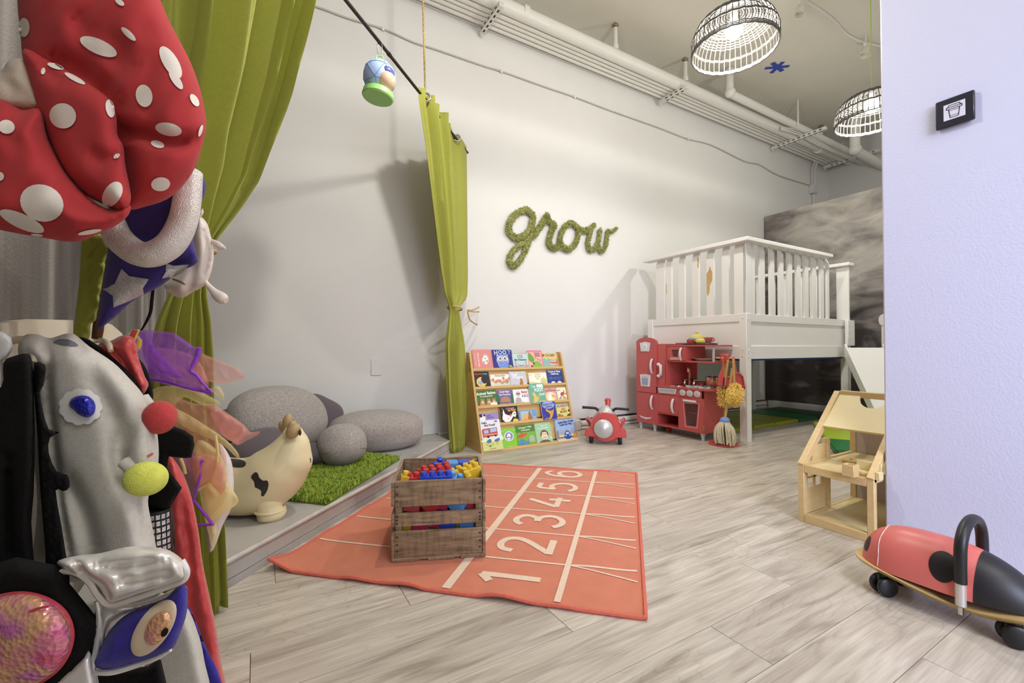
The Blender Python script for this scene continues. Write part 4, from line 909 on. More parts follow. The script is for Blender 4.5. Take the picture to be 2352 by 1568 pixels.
book('deep blue book titled Count to Sleep California', (1158, 390, 1358, 572), '2f3f86', [('p', [(.05, .35), (.95, .42), (.95, .44), (.05, .38)], '3f8f9a'), ('p', [(.05, .44), (.95, .5), (.95, .515), (.05, .46)], '3f8f9a'), ('e', .33, .1, .13, .12, 'e8d8c4'), ('e', .73, .1, .13, .12, 'e8d8c4'), ('r', .2, 0, .46, .05, 'c06058'), ('r', .6, 0, .86, .05, 'c06058'), ('t', 'Count to Sleep', .5, .89, .12, 0, .84, 'f4f4f4'), ('t', 'California', .5, .74, .12, 0, .64, 'f4f4f4')] + sp(14, 'cfd8f0', .011, 77, .3, .7))
book('green photo book titled Animal Babies with three fox cubs', (238, 652, 512, 868), '3f7a3c', [('c', [(0, 0), (0, .3), (.5, .28), (1, .3), (1, 0)], '6f5a3a')] + [q for x in (.3, .6, .84) for q in (('c', [(x - .12, .02), (x - .1, .3), (x - .02, .5), (x + .08, .4), (x + .12, .02)], 'c0905c'), ('p', [(x - .1, .42), (x - .07, .58), (x - .01, .48)], 'a87848'), ('p', [(x + .03, .48), (x + .08, .56), (x + .1, .42)], 'a87848'), ('e', x, .3, .05, .06, 'efe4d0'), ('e', x, .3, .015, .02, '2a2018'))] + [('r', .66, .06, .98, .26, 'efe9dc'), ('t', 'Animal Babies', .5, .83, .17, .05, .92, 'f6f4ea'), ('t', 'A counting Book', .5, .64, .09, .03, .6, 'f2efe2')] + sp(10, '5c9a4c', .05, 141, .5, .95)[:0])
book('purple book titled Good Night San Francisco with stage curtains', (514, 648, 722, 853), '77699f', [('c', [(0, 0), (0, .75), (.14, .6), (.16, .2), (.1, 0)], '3d6e52'), ('c', [(1, 0), (1, .75), (.86, .6), (.84, .2), (.9, 0)], '3d6e52'), ('c', [(.18, .3), (.3, .48), (.7, .48), (.82, .3), (.7, .26), (.3, .26)], 'b48a54'), ('c', [(.18, .48), (.5, .58), (.82, .48), (.5, .52)], 'd8907a'), ('e', .32, .08, .14, .1, '8f84c8'), ('e', .72, .08, .14, .1, '8f84c8'), ('t', 'Good Night', .5, .89, .12, 0, .62, 'f4f0fa'), ('t', 'San Francisco', .5, .73, .11, 0, .7, 'f4f0fa')])
book('white photo book titled Baby ABC with a baby in red glasses', (725, 637, 938, 836), 'f1efee', [('c', [(.12, 0), (.1, .35), (.25, .5), (.42, .42), (.46, .2), (.42, 0)], 'b2aeac'), ('e', .3, .72, .14, .17, 'c2bebb'), ('r', .19, .68, .41, .76, 'c85a50'), ('r', .22, .695, .28, .745, '5a2a2a'), ('r', .32, .695, .38, .745, '5a2a2a'), ('e', .55, .1, .07, .1, 'b2aeac'), ('t', 'Baby', .69, .8, .17, 0, .46, 'c4604c'), ('t', 'A', .56, .57, .16, 0, 'b05a80'), ('t', 'B', .7, .57, .16, 0, '5a8ab8'), ('t', 'C', .85, .57, .16, 0, 'c4604c')])
book('tall teal book titled The FOOT Book', (919, 567, 1110, 820), '6fae93', [('r', .5, .78, .92, .95, 'e6ece4'), ('c', [(.15, .05), (.22, .3), (.12, .5), (.3, .52), (.45, .3), (.6, .45), (.52, .2), (.4, .05)], 'ddc268'), ('t', 'The', .26, .84, .12, .1, .3, 'f2f4ee'), ('t', 'FOOT', .62, .66, .17, .05, .6, 'f6f7f2'), ('t', 'Book', .8, .44, .12, .05, .36, 'f6f7f2'), ('t', "Dr. Seuss's", .76, .09, .08, 0, .42, 'ecd88a')], .018, -.024)
book('dusty pink book with a white duck in a circle', (1112, 622, 1284, 798), 'd7a2a0', [('e', .53, .38, .38, .36, 'ecd79c'), ('c', [(.36, .05), (.32, .35), (.4, .6), (.6, .62), (.66, .48), (.55, .4), (.6, .2), (.7, .05)], 'f4f1ea'), ('c', [(.62, .52), (.84, .42), (.86, .3), (.62, .38)], 'e0a84a'), ('e', .57, .52, .025, .025, '3a3030'), ('t', 'The', .5, .93, .08, 0, .2, 'a8447a'), ('t', 'Ping-Tong Hotel', .55, .81, .1, 0, .8, 'a8447a')])
book('cream book titled Fox in Socks with a red running fox, end of the third row', (1287, 613, 1418, 790), 'f2ead2', [('c', [(0, 0), (0, .2), (.5, .26), (1, .2), (1, 0)], 'e2c878'), ('c', [(.3, .5), (.45, .66), (.62, .66), (.66, .85), (.72, .66), (.62, .48), (.45, .4)], 'b8553c'), ('p', [(.4, .45), (.22, .25), (.28, .22), (.46, .42)], 'b8553c'), ('p', [(.52, .44), (.7, .26), (.64, .22), (.46, .4)], 'b8553c'), ('e', .22, .22, .08, .04, '4a78c8'), ('e', .7, .23, .08, .04, '4a78c8'), ('t', 'Fox in', .2, .82, .1, .2, .3, '5a6a4a'), ('t', 'Socks', .8, .54, .1, .1, .34, '5a8a5a')])
book('lilac book titled BABY BELUGA half hidden behind the fire truck book', (277, 940, 528, 1085), '9c8dc4', [('c', [(.06, .3), (.1, .7), (.22, .82), (.34, .7), (.3, .3)], 'f2efec'), ('c', [(.02, .85), (.14, .95), (.2, .7), (.1, .66)], '3a2c30'), ('e', .3, .8, .06, .08, '3a2c30'), ('t', 'BABY', .54, .76, .13, 0, '6b5f86'), ('t', 'BELUGA', .6, .58, .13, 0, .5, '6b5f86')], .012, .0)
book('black book titled I Kissed the Baby! with a white goose', (547, 858, 778, 1088), '2e2824', [('c', [(.1, .3), (.14, .55), (.2, .85), (.27, .6), (.45, .5), (.6, .48), (.72, .66), (.86, .68), (.88, .5), (.8, .36), (.72, .42), (.62, .3), (.5, .16), (.3, .1)], 'f3f1ea'), ('p', [(.3, .14), (.34, .02), (.38, .02), (.36, .14)], 'f3f1ea'), ('c', [(.66, .2), (.78, .28), (.95, .22), (.9, .06), (.72, .06)], 'e4d04e'), ('e', .8, .56, .035, .035, '6a6a6a'), ('c', [(.5, .42), (.56, .56), (.62, .52), (.62, .44)], 'e07aa8'), ('t', 'I Kissed', .58, .88, .12, .05, .52, 'e682b4'), ('t', 'the Baby!', .66, .76, .11, .05, .46, 'e2cf56')] + sp(4, 'e07aa8', .03, 201, .3, .9), .018, -.012)
book('light blue book with golden kangaroos, middle of the fourth row', (802, 902, 1026, 1060), '6f9fd0', [('r', .08, .0, .72, .92, 'a9c4dc'), ('c', [(.1, 0), (.14, .4), (.3, .7), (.46, .64), (.52, .3), (.5, 0)], 'e0b26a'), ('c', [(.46, 0), (.5, .5), (.56, .88), (.64, .86), (.7, .5), (.72, 0)], 'a8703c'), ('c', [(.1, .05), (.3, .3), (.4, .2), (.3, 0)], 'c89050'), ('t', 'The', .84, .38, .11, 0, .2, 'f0e2a8'), ('t', 'TREE', .85, .17, .14, 0, .25, 'f0d070')], .016)
book('indigo book titled Giraffes Can’t Dance with a dancing giraffe', (1072, 802, 1253, 1030), '3c3a98', [('e', .5, .82, .45, .22, '9aa8e0'), ('c', [(.3, .04), (.5, .12), (.52, .3), (.3, .48), (.28, .6), (.5, .5), (.75, .5), (.85, .6), (.8, .4), (.7, .2), (.55, .04)], 'd8a83e'), ('p', [(.3, .05), (.1, .02), (.1, .05), (.3, .09)], 'd8a83e'), ('t', "GIRAFFES CAN'T", .5, .86, .09, .08, .86, '3a3a5a'), ('t', 'DANCE', .52, .72, .1, .05, .5, '3a3a5a')] + [('e', x, y, .03, .025, '9a6a2a') for x, y in ((.4, .1), (.5, .2), (.42, .4), (.6, .45), (.66, .3), (.72, .45))] + sp(16, 'f4f0c0', .012, 251), .018, -.024)
book('yellow green book titled ALASKA’S ABC BEARS, end of the fourth row', (1280, 820, 1458, 1010), 'd4da84', [('r', 0, .8, 1, 1, 'a4cfae'), ('c', [(.0, .0), (.05, .25), (.2, .3), (.42, .2), (.5, 0)], 'b47a44'), ('e', .12, .27, .06, .06, '9a6434'), ('c', [(.68, .05), (.72, .22), (.9, .28), (1, .2), (1, 0)], '4a3c34'), ('e', .9, .5, .09, .08, '4a3c34'), ('t', "ALASKA'S", .48, .86, .17, .03, .88, 'd2567c'), ('t', 'ABC', .5, .64, .14, 0, 'c8703c'), ('t', 'BEARS', .48, .46, .15, .04, .6, 'b85a3c')], .02)
book('tall white book titled Hello, Fire Truck! at the bottom left of the display', (296, 1035, 552, 1428), 'e9e8ee', [('r', 0, 0, 1, .42, 'cfd98c'), ('c', [(0, .36), (.3, .44), (.7, .42), (1, .46), (1, .3), (0, .3)], 'e9ead0'), ('p', [(.06, .44), (.04, .68), (.1, .72), (.8, .74), (.82, .5), (.8, .46)], 'c9503c'), ('p', [(.14, .56), (.13, .67), (.36, .68), (.36, .57)], 'a8c4ea'), ('p', [(.46, .58), (.45, .71), (.76, .72), (.78, .6)], 'a8c4ea'), ('e', .32, .45, .06, .04, '2c2a2a'), ('e', .7, .47, .05, .035, '2c2a2a'), ('r', .1, .51, .8, .53, 'f0d8c0'), ('c', [(.2, .3), (.4, .38), (.45, .28), (.3, .24)], '4a78b0'), ('c', [(.6, .32), (.84, .38), (.86, .3), (.68, .26)], '4a78b0'), ('e', .24, .22, .07, .05, 'dcc048'), ('e', .5, .2, .06, .05, 'dcc048'), ('e', .74, .22, .07, .05, 'dcc048'), ('e', .36, .15, .06, .03, '6a8a4a'), ('r', .34, .045, .64, .07, 'd08a7a'), ('t', 'Hello,', .2, .91, .06, 0, .28, '3a3a3e'), ('t', 'Fire Truck!', .46, .83, .065, .03, .56, '3a3a3e'), ('r', .72, .92, .86, .965, '8a6ab0')], .018, -.026)
book('bright green book with a round cut-out window, bottom row', (556, 1132, 783, 1402), '86c93e', [('e', .5, .6, .27, .235, 'f0efe6'), ('e', .5, .6, .225, .195, '7f8ad0'), ('c', [(.4, .45), (.38, .6), (.46, .72), (.56, .72), (.6, .6), (.58, .46)], 'f1efe9'), ('p', [(.38, .52), (.6, .5), (.6, .55), (.38, .57)], 'c86a6a'), ('t', 'BELLY BUTTON BOOK', .5, .88, .06, 0, .8, 'b8e088'), ('t', 'SANDRA', .5, .1, .06, 0, .6, 'b8e088')] + sp(26, 'd2b45a', .011, 300), .014)
book('green book titled I Dreamt I Was a Dinosaur', (758, 1092, 1008, 1368), '7cb348', [('r', 0, .66, 1, 1, '4f8038'), ('c', [(.05, .5), (.15, .4), (.3, .42), (.5, .5), (.58, .62), (.4, .6), (.3, .66), (.2, .58)], 'c9603c'), ('c', [(.1, .1), (.14, .3), (.3, .36), (.5, .22), (.6, .32), (.58, .12), (.4, .06), (.25, .02)], '5a90b0'), ('c', [(.64, .2), (.7, .45), (.84, .48), (.94, .34), (.9, .14), (.78, .18)], 'b4b89a'), ('t', 'I Dreamt I Was', .5, .88, .085, .05, .86, 'e8eed4'), ('t', 'A Dinosaur', .52, .76, .08, .05, .66, 'e8eed4')] + sp(12, '3f6a2c', .016, 420, 0, .12), .016)
book('mint green book titled That’s not my monkey... with a monkey face', (1010, 1062, 1218, 1343), 'a5cfa2', [('c', [(.16, 0), (.22, .14), (.5, .2), (.8, .14), (.9, 0)], '6a5a54'), ('e', .27, .42, .09, .09, 'd8b88a'), ('e', .78, .46, .09, .09, 'd8b88a'), ('e', .52, .43, .25, .22, '5f5049'), ('e', .52, .35, .21, .14, 'ecd9b8'), ('e', .46, .48, .1, .08, 'ecd9b8'), ('e', .58, .48, .1, .08, 'ecd9b8'), ('e', .46, .47, .022, .02, '3a302c'), ('e', .58, .47, .022, .02, '3a302c'), ('p', [(.38, .33), (.52, .28), (.66, .33), (.52, .305)], '6a4a40'), ('e', .9, .26, .05, .04, 'f0f0ea'), ('t', "That's not", .5, .86, .085, .06, .6, 'eef4e6'), ('t', 'my monkey...', .52, .74, .085, .05, .74, 'eef4e6')], .015)
book('blue sky book titled Little Blue Truck Leads the Way at the bottom right', (1262, 1022, 1520, 1303), '9db9e0', [('r', 0, 0, 1, .32, 'd9c9a4'), ('r', .1, .3, .9, .42, '9aa0a8')] + [('r', .1 + .07 * i, .3, .15 + .07 * i, .42 + .05 * (i * 7 % 4), 'a8acb4') for i in range(11)] + [('r', .9, .1, 1, .8, '9a8f86'), ('r', 0, .12, .08, .5, '8d8a88'), ('r', .08, .14, .94, .19, '6a6058'), ('c', [(.34, .14), (.36, .3), (.44, .44), (.58, .44), (.64, .3), (.68, .14), (.5, .08)], '2c50a4'), ('r', .43, .3, .58, .4, 'bcd0e8'), ('e', .41, .24, .03, .03, 'f4f0e0'), ('e', .6, .24, .03, .03, 'f4f0e0'), ('r', .38, .45, .62, .47, 'c0a048'), ('c', [(.8, .1), (.84, .3), (.95, .34), (.98, .14)], 'd09048'), ('t', 'Little Blue Truck', .52, .88, .095, .06, .8, '2c3a78'), ('t', 'Leads the Way', .5, .75, .085, .05, .62, '2c3a78')], .02, -.018)
# ================================================================= TOY KITCHEN
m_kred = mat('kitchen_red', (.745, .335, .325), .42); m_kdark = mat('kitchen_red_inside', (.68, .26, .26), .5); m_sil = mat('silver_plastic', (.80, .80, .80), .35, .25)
m_silw = mat('pale_silver_plastic', (.86, .86, .86), .4); m_steel = mat('brushed_steel', (.80, .79, .77), .22, .95); m_copper = mat('copper_tint_steel', (.80, .62, .54), .22, .9)
m_white = mat('white_paint', (.91, .905, .895), .4); m_blk = mat('black_plastic', (.07, .07, .075), .4); m_glassk = mat('dark_clear_window', (.55, .40, .38), .1, alpha=.25)
t = thing('toy_kitchen', 'red wooden retro play kitchen with fridge, oven, sink and stove', 'play kitchen', (3.34, 3.18, 0), -PI / 2)
def part(name, bm, m=m_kred, parent=None, **k): return mk(name, bm, m, parent or t, **k)
KD = .29
def arch(x0, x1, z0, zs, za, n=12):
    pts = [(x0, z0), (x1, z0), (x1, zs)]; cx = (x0 + x1) / 2
    for k in range(1, n): a = PI * k / n; pts.append((cx + (x1 - x0) / 2 * math.cos(a), zs + (za - zs) * math.sin(a)))
    pts.append((x0, zs)); return pts
part('fridge_body', bb(-.058, .198, .014, KD, .068, .852, .002)); bm = NB(); prism(bm, arch(-.058, .198, .85, .868, .912), .0136, .030); part('fridge_crest', bm, ang=30)
def handle(parent, x, z0, z1, y=-.002, bow=.022, wd=.013):
    bm = NB(); n = 10; pts = [V(x, y - bow * math.sin(PI * k / n) ** .7, z0 + (z1 - z0) * k / n) for k in range(n + 1)]
    tube(bm, pts, [(wd, .006)] * (n + 1), 8, up=(0, 1, 0)); return mk('handle', bm, m_silw, parent)
bm = NB(); prism(bm, arch(-.058, .198, .373, .870, .916), 0, .0135); fd = part('fridge_door', bm, ang=30)
handle(fd, .147, .565, .705)
q = [(-.006, .862), (.06, .874), (.128, .862), (.112, .778), (.008, .778)]
bm = NB(); prism(bm, q, -.006, .001); bd = mk('badge', bm, m_silw, fd)
bm = NB(); prism(bm, ellp(.06, .822, .028, .036, 24), -.010, -.005); mk('emblem', bm, mat('emblem_white', (.93, .93, .93), .4), fd)
bm = NB(); prism(bm, ellp(.06, .822, .012, .016, 16), -.0125, -.009); mk('emblem', bm, m_sil, fd)
q = [(-.006, .546), (.06, .552), (.130, .546), (.118, .432), (.006, .432)]
bm = NB(); prism(bm, q, -.006, .001); mk('water_dispenser', bm, m_silw, fd)
bm = NB(); prism(bm, [(.018, .515), (.102, .515), (.096, .445), (.024, .445)], -.0075, -.005); mk('dispenser_niche', bm, mat('niche_grey', (.62, .65, .72), .5), fd)
bm = NB()
for k in range(4): ell(bm, (.036 + k * .017, -.008, .532), (.006, .004, .007), 10, 6)
mk('button', bm, m_sil, fd)
fd2 = part('freezer_door', bb(-.058, .198, 0, .0135, .070, .366, .002)); handle(fd2, .147, .215, .345)
q = [(-.018, .135), (.02, .128), (.06, .124), (.10, .128), (.145, .135), (.12, .116), (.088, .113), (.07, .104), (.045, .113), (.01, .114)]
bm = NB(); prism(bm, q, -.005, .001); mk('trim_badge', bm, m_silw, fd2)
# low cabinet
part('cabinet_side', bb(.70, .715, .0, KD, .07, .440, .001)); part('cabinet_side', bb(.198, .212, .0, KD, .07, .440, .001)); part('cabinet_divider', bb(.452, .462, .002, KD, .07, .372))
part('cabinet_floor', bb(.212, .70, .0, KD, .07, .082)); part('cabinet_back', bb(.212, .70, KD - .008, KD, .07, .44), m_kdark); part('cabinet_shelf', bb(.212, .452, .003, KD, .186, .196))
part('oven_shelf', bb(.462, .70, .03, KD, .225, .232), m_kdark)
cp_ = part('control_panel', bb(.2, .715, .0, .012, .372, .442))
bm = NB(); prism(bm, [(.222, .432), (.436, .436), (.424, .388), (.238, .386)], -.005, .001); mk('vent_grille', bm, m_silw, cp_)
bm = NB(); prism(bm, [(.234, .425), (.424, .428), (.415, .395), (.246, .393)], -.0062, -.004); mk('vent_mesh', bm, mat('vent_grey', (.70, .71, .70), .5, var=.12, vs=300), cp_)
for x in (.503, .579, .655):
    bm = NB(); lathe(bm, [(0, .006), (.029, .006), (.031, .0), (.031, -.002)], 24, Matrix.Translation((x, -.001, .41)) @ Matrix.Rotation(PI / 2, 4, 'X')); kn = mk('knob', bm, m_silw, cp_)
    bm = NB(); lathe(bm, [(0, .016), (.018, .014), (.021, .004)], 20, Matrix.Translation((x, -.001, .41)) @ Matrix.Rotation(PI / 2, 4, 'X')); box(bm, (x, -.016, .41), (.008, .008, .034), Matrix.Rotation(.35, 4, 'Y')); mk('knob', bm, m_sil, cp_)
d1 = part('cupboard_door', bb(.214, .450, -.001, .012, .198, .368, .002)); handle(d1, .398, .21, .34)
bm = NB(); 
def frame_prism(bm, outer, inner, y0, y1):
    n = len(outer)
    for A_, y in ((None, y0), (None, y1)): pass
    vo0 = [bm.verts.new((p[0], y0, p[1])) for p in outer]; vi0 = [bm.verts.new((p[0], y0, p[1])) for p in inner]
    vo1 = [bm.verts.new((p[0], y1, p[1])) for p in outer]; vi1 = [bm.verts.new((p[0], y1, p[1])) for p in inner]
    for i in range(n):
        j = (i + 1) % n
        bm.faces.new((vo0[i], vo0[j], vi0[j], vi0[i])); bm.faces.new((vo1[i], vi1[i], vi1[j], vo1[j]))
        bm.faces.new((vo0[i], vo1[i], vo1[j], vo0[j])); bm.faces.new((vi0[i], vi0[j], vi1[j], vi1[i]))
    return bm
ow = [(.520, .312), (.664, .318), (.642, .122), (.542, .118)]
d2 = part('oven_door', frame_prism(bm, [(.458, .366), (.712, .372), (.712, .076), (.458, .074)], ow, -.001, .012), smooth=False)
bm = NB(); frame_prism(bm, [(.508, .322), (.676, .329), (.654, .11), (.530, .106)], [(.511, .319), (.673, .326), (.651, .113), (.533, .109)], -.002, -.0008); mk('window_outline', bm, m_silw, d2, smooth=False)
bm = NB(); prism(bm, ow, .004, .0055); mk('window_pane', bm, m_glassk, d2)
bm = NB(); box(bm, (.585, -.018, .342), (.135, .012, .018), None, .004); box(bm, (.53, -.008, .342), (.012, .018, .012)); box(bm, (.64, -.008, .342), (.012, .018, .012)); mk('oven_handle', bm, m_silw, d2)
bm = NB(); box(bm, (.714, .004, .325), (.006, .012, .04)); box(bm, (.714, .004, .12), (.006, .012, .04)); mk('hinge', bm, mat('brass', (.75, .66, .42), .3, .8), d2)
# counter with rounded end
pts = [(.199, -.012), (.66, -.012), (.74, .0), (.785, .05), (.80, .12), (.80, KD), (.199, KD)]
bm = NB(); poly(bm, cr([(.199, -.012), (.66, -.012)], 1) + [np.array(p) for p in pts[2:]], .441, .456); part('counter', bm, smooth=False)
# tall back panel, upper shelf unit
part('phone_panel', bb(.198, .300, .012, .028, .456, .848)); part('back_wing', bb(.198, .44, KD - .012, KD, .456, .862)); part('upright', bb(.296, .308, .012, KD, .456, .70))
part('top_shelf', bb(.292, .80, .03, KD, .826, .840, .002)); part('middle_shelf', bb(.292, .80, .03, KD, .682, .696, .002)); part('shelf_divider', bb(.512, .524, .035, KD, .696, .826)); part('unit_side', bb(.298, .308, .03, KD, .696, .826))
part('microwave_back', bb(.308, .512, KD - .012, KD, .696, .826), m_kdark); bm = NB(); cyl(bm, (.775, .06, .696), (.775, .06, .826), .010, seg=12); part('shelf_post', bm, m_sil)
mw = part('microwave_door', frame_prism(NB(), [(.302, .824), (.514, .824), (.514, .698), (.302, .698)], [(.362, .796), (.440, .796), (.428, .732), (.374, .732)], .024, .034), smooth=False)
bm = NB(); prism(bm, [(.36, .798), (.442, .798), (.43, .73), (.372, .73)], .029, .031); mk('window_pane', bm, m_glassk, mw)
handle(mw, .470, .700, .812, .022, .02, .011)
bm = NB(); box(bm, (.40, .023, .712), (.10, .003, .02)); mk('keypad', bm, mat('keypad_pink', (.90, .78, .76), .5), mw)
bm = NB()
for i in range(9):
    for j in range(2): box(bm, (.358 + i * .0105, .0212, .7165 - j * .009), (.007, .001, .005))
mk('key', bm, m_kred, mw)
for x in (-.03, .15): 
    for y in (.035, KD - .03):
        bm = NB(); lathe(bm, [(0, 0), (.013, 0), (.015, .012), (.012, .018), (.022, .062), (.024, .068), (0, .068)], 16, Matrix.Translation((x, y, 0))); part('leg', bm, m_sil)
for x, y in ((.45, KD - .05), (.685, .035), (.685, KD - .03)):
    bm = NB(); lathe(bm, [(0, 0), (.013, 0), (.015, .012), (.012, .018), (.024, .066), (.026, .071), (0, .071)], 16, Matrix.Translation((x, y, 0))); part('leg', bm, m_sil)
# phone
ph = part('telephone', bb(.232, .262, .000, .012, .545, .655, .004), m_sil)
bm = NB(); tube(bm, cr([(.243, -.012, .655), (.262, -.022, .64), (.27, -.022, .60), (.262, -.022, .56), (.243, -.012, .545)], 4), .0095, 8); ell(bm, (.240, -.014, .655), (.018, .02, .016), 14, 10); ell(bm, (.240, -.014, .545), (.018, .02, .016), 14, 10); mk('receiver', bm, m_silw, ph)
# sink, taps, burners
bm = NB(); lathe(bm, [(.075, .004), (.088, .004), (.09, .0), (.073, -.0), (.06, -.001), (0, -.001)], 28, Matrix.Translation((.365, .09, .4565)) @ Matrix.Diagonal((1.05, .75, 1, 1))); part('sink_basin', bm, m_steel)
bm = NB(); tube(bm, cr([(.42, .20, .456), (.42, .20, .58), (.425, .185, .625), (.45, .15, .645), (.475, .115, .63), (.48, .105, .59)], 6), .010, 12); cyl(bm, (.42, .2, .456), (.42, .2, .465), .02); part('tap', bm, m_copper)
for x in (.365, .47):
    bm = NB(); lathe(bm, [(0, .456), (.015, .456), (.02, .475), (.008, .50), (.007, .515), (0, .516)], 14, Matrix.Translation((x, .205, 0))); box(bm, (x + .02, .2, .512), (.045, .008, .007)); part('tap_handle', bm, m_steel)
for x, y in ((.545, .075), (.665, .085), (.56, .20), (.675, .20)):
    bm = NB(); lathe(bm, [(.012, .459), (.045, .459), (.05, .456)], 20, Matrix.Translation((x, y, 0)))
    for k in range(4): a = k * PI / 2 + .4; box(bm, (x + .036 * math.cos(a), y + .036 * math.sin(a), .466), (.036, .009, .014), a)
    part('burner', bm, m_sil)
KM = Matrix.Translation((3.34, 3.18, 0)) @ Matrix.Rotation(-PI / 2, 4, 'Z')
def kw(x, y, z): return KM @ V(x, y, z)
def item(name, label, cat, x, y, z, group=None): return thing(name, label, cat, kw(x, y, z), -PI / 2, group)
q = item('frying_pan', 'small toy frying pan with black handle on the play stove', 'pan', .555, .205, .474)
bm = NB(); lathe(bm, [(0, .003), (.046, .0), (.062, .028), (.065, .029), (.05, .004), (0, .006)], 24); mk('bowl', bm, m_copper, q)
bm = NB(); tube(bm, [(-.06, .0, .026), (-.10, .0, .04), (-.15, .0, .05)], [.008, .010, .011], 8); mk('handle', bm, m_blk, q)
q = item('stock_pot', 'small shiny toy pot with lid on the play stove', 'pot', .672, .185, .474)
bm = NB(); lathe(bm, [(0, 0), (.052, 0), (.055, .004), (.055, .068), (.058, .07)], 24); mk('pot', bm, m_copper, q)
bm = NB(); lathe(bm, [(.058, .07), (.058, .076), (.03, .086), (0, .088)], 24); lathe(bm, [(.006, .087), (.006, .094), (.01, .1), (0, .104)], 12); mk('lid', bm, m_steel, q)
q = item('oven_pan', 'small steel pan visible through the play oven window', 'pan', .585, .12, .083)
bm = NB(); lathe(bm, [(0, 0), (.05, 0), (.06, .035), (.063, .036), (.052, .004), (0, .004)], 22); mk('bowl', bm, m_steel, q); bm = NB(); tube(bm, [(.06, 0, .03), (.10, 0, .034)], .006, 8); mk('handle', bm, m_steel, q)
# tray with toy tea set on the top shelf
q = item('serving_tray', 'dark brown serving tray on top of the red play kitchen', 'tray', .555, .17, .8405)
bm = NB(); poly(bm, [(p[0], p[1]) for p in ellp(0, 0, .165, .105, 30)], .0, .006); mk('base', bm, mat('dark_brown_tray', (.26, .19, .17), .45), q)
bm = NB(); tube(bm, [V(*p, .008) for p in ellp(0, 0, .165, .105, 40)], .006, 6, closed=True); mk('rim', bm, mat('dark_brown_tray', (.26, .19, .17), .45), q)
m_ty = mat('toy_yellow', (.86, .80, .46), .45); m_tb = mat('toy_blue', (.45, .60, .86), .4); m_tr = mat('toy_red', (.77, .36, .32), .45)
q = item('toy_teapot', 'blue toy teapot with pale yellow lid at the back of the tray', 'teapot', .50, .205, .8475)
bm = NB(); lathe(bm, [(0, 0), (.045, 0), (.066, .03), (.064, .052), (.0, .052)], 26); mk('pot', bm, m_tb, q)
bm = NB(); tube(bm, [(-.055, 0, .03), (-.08, 0, .045), (-.088, 0, .055)], [.012, .008, .007], 8); mk('spout', bm, m_tb, q)
bm = NB(); lathe(bm, [(.064, .0522), (.06, .07), (.035, .088), (.012, .093), (.012, .104), (.017, .11), (.012, .118), (0, .119)], 26); mk('lid', bm, m_ty, q)
q = item('toy_sugar_bowl', 'low yellow toy sugar bowl with lid at the front of the tray', 'bowl', .595, .13, .8475)
bm = NB(); lathe(bm, [(0, 0), (.03, 0), (.044, .02), (.043, .036)], 24); mk('bowl', bm, mat('toy_yellow2', (.87, .82, .38), .45), q)
bm = NB(); lathe(bm, [(.044, .036), (.03, .048), (.01, .05), (.012, .056), (0, .06)], 24); mk('lid', bm, mat('toy_yellow2', (.87, .82, .38), .45), q)
def cup(label, x, y, z, s):
    q = item('toy_cup', label, 'cup', x, y, z, 'red toy cups')
    bm = NB(); lathe(bm, [(0, 0), (.02 * s, 0), (.034 * s, .02 * s), (.037 * s, .05 * s), (.034 * s, .05 * s), (.018 * s, .006 * s), (0, .005 * s)], 22); mk('bowl', bm, m_tr, q)
    bm = NB(); tube(bm, cr([(.033 * s, 0, .042 * s), (.056 * s, 0, .04 * s), (.056 * s, 0, .02 * s), (.028 * s, 0, .014 * s)], 4), .005 * s, 8); mk('handle', bm, m_tr, q)
cup('red toy cup standing in front of the blue toy teapot', .488, .125, .8475, .85)
cup('red toy cup on a blue saucer at the right of the tray', .645, .17, .858, 1.)
q = item('toy_saucer', 'blue toy saucer at the right end of the tray', 'saucer', .645, .17, .8475)
bm = NB(); lathe(bm, [(0, 0), (.03, 0), (.055, .008), (.056, .0095), (.03, .003), (0, .003)], 26); mk('plate', bm, m_tb, q)
for k, (x, z) in enumerate(((.63, .6965), (.60, .7075))):
    q = item('toy_plate', ('lower' if k == 0 else 'upper') + ' cream toy plate stacked on the middle kitchen shelf', 'plate', x, .15, z, 'cream toy plates')
    bm = NB(); lathe(bm, [(0, 0), (.05, 0), (.085, .008), (.087, .0105), (.05, .004), (0, .004)], 28); mk('plate', bm, mat('cream_melamine', (.93, .89, .84), .4), q)
# toy food under the kitchen
for px, py, r, c, lb in ((1517, 986, .022, 'green', 'green toy pepper on the floor under the play kitchen'), (1528, 987, .026, 'red', 'red toy tomato on the floor under the play kitchen'), (1508, 981, .024, 'cream', 'cream toy egg on the floor under the play kitchen')):
    p = onz(px, py + 4, .0); q = thing('toy_food', lb, 'toy food', (p[0] + .05, p[1], 0), group='toy food under the kitchen')
    bm = NB(); ell(bm, (0, 0, r * .8), (r * 1.35, r, r * .8), 16, 10); mk('body', bm, mat('food_' + c, {'green': (.16, .40, .22), 'red': (.80, .28, .22), 'cream': (.82, .79, .74)}[c], .4), q)
    bm = NB(); cyl(bm, (r * .9, 0, r * .9), (r * 1.45, 0, r * 1.1), .003, seg=6); mk('stem', bm, mat('food_green', (.16, .40, .22), .4), q)
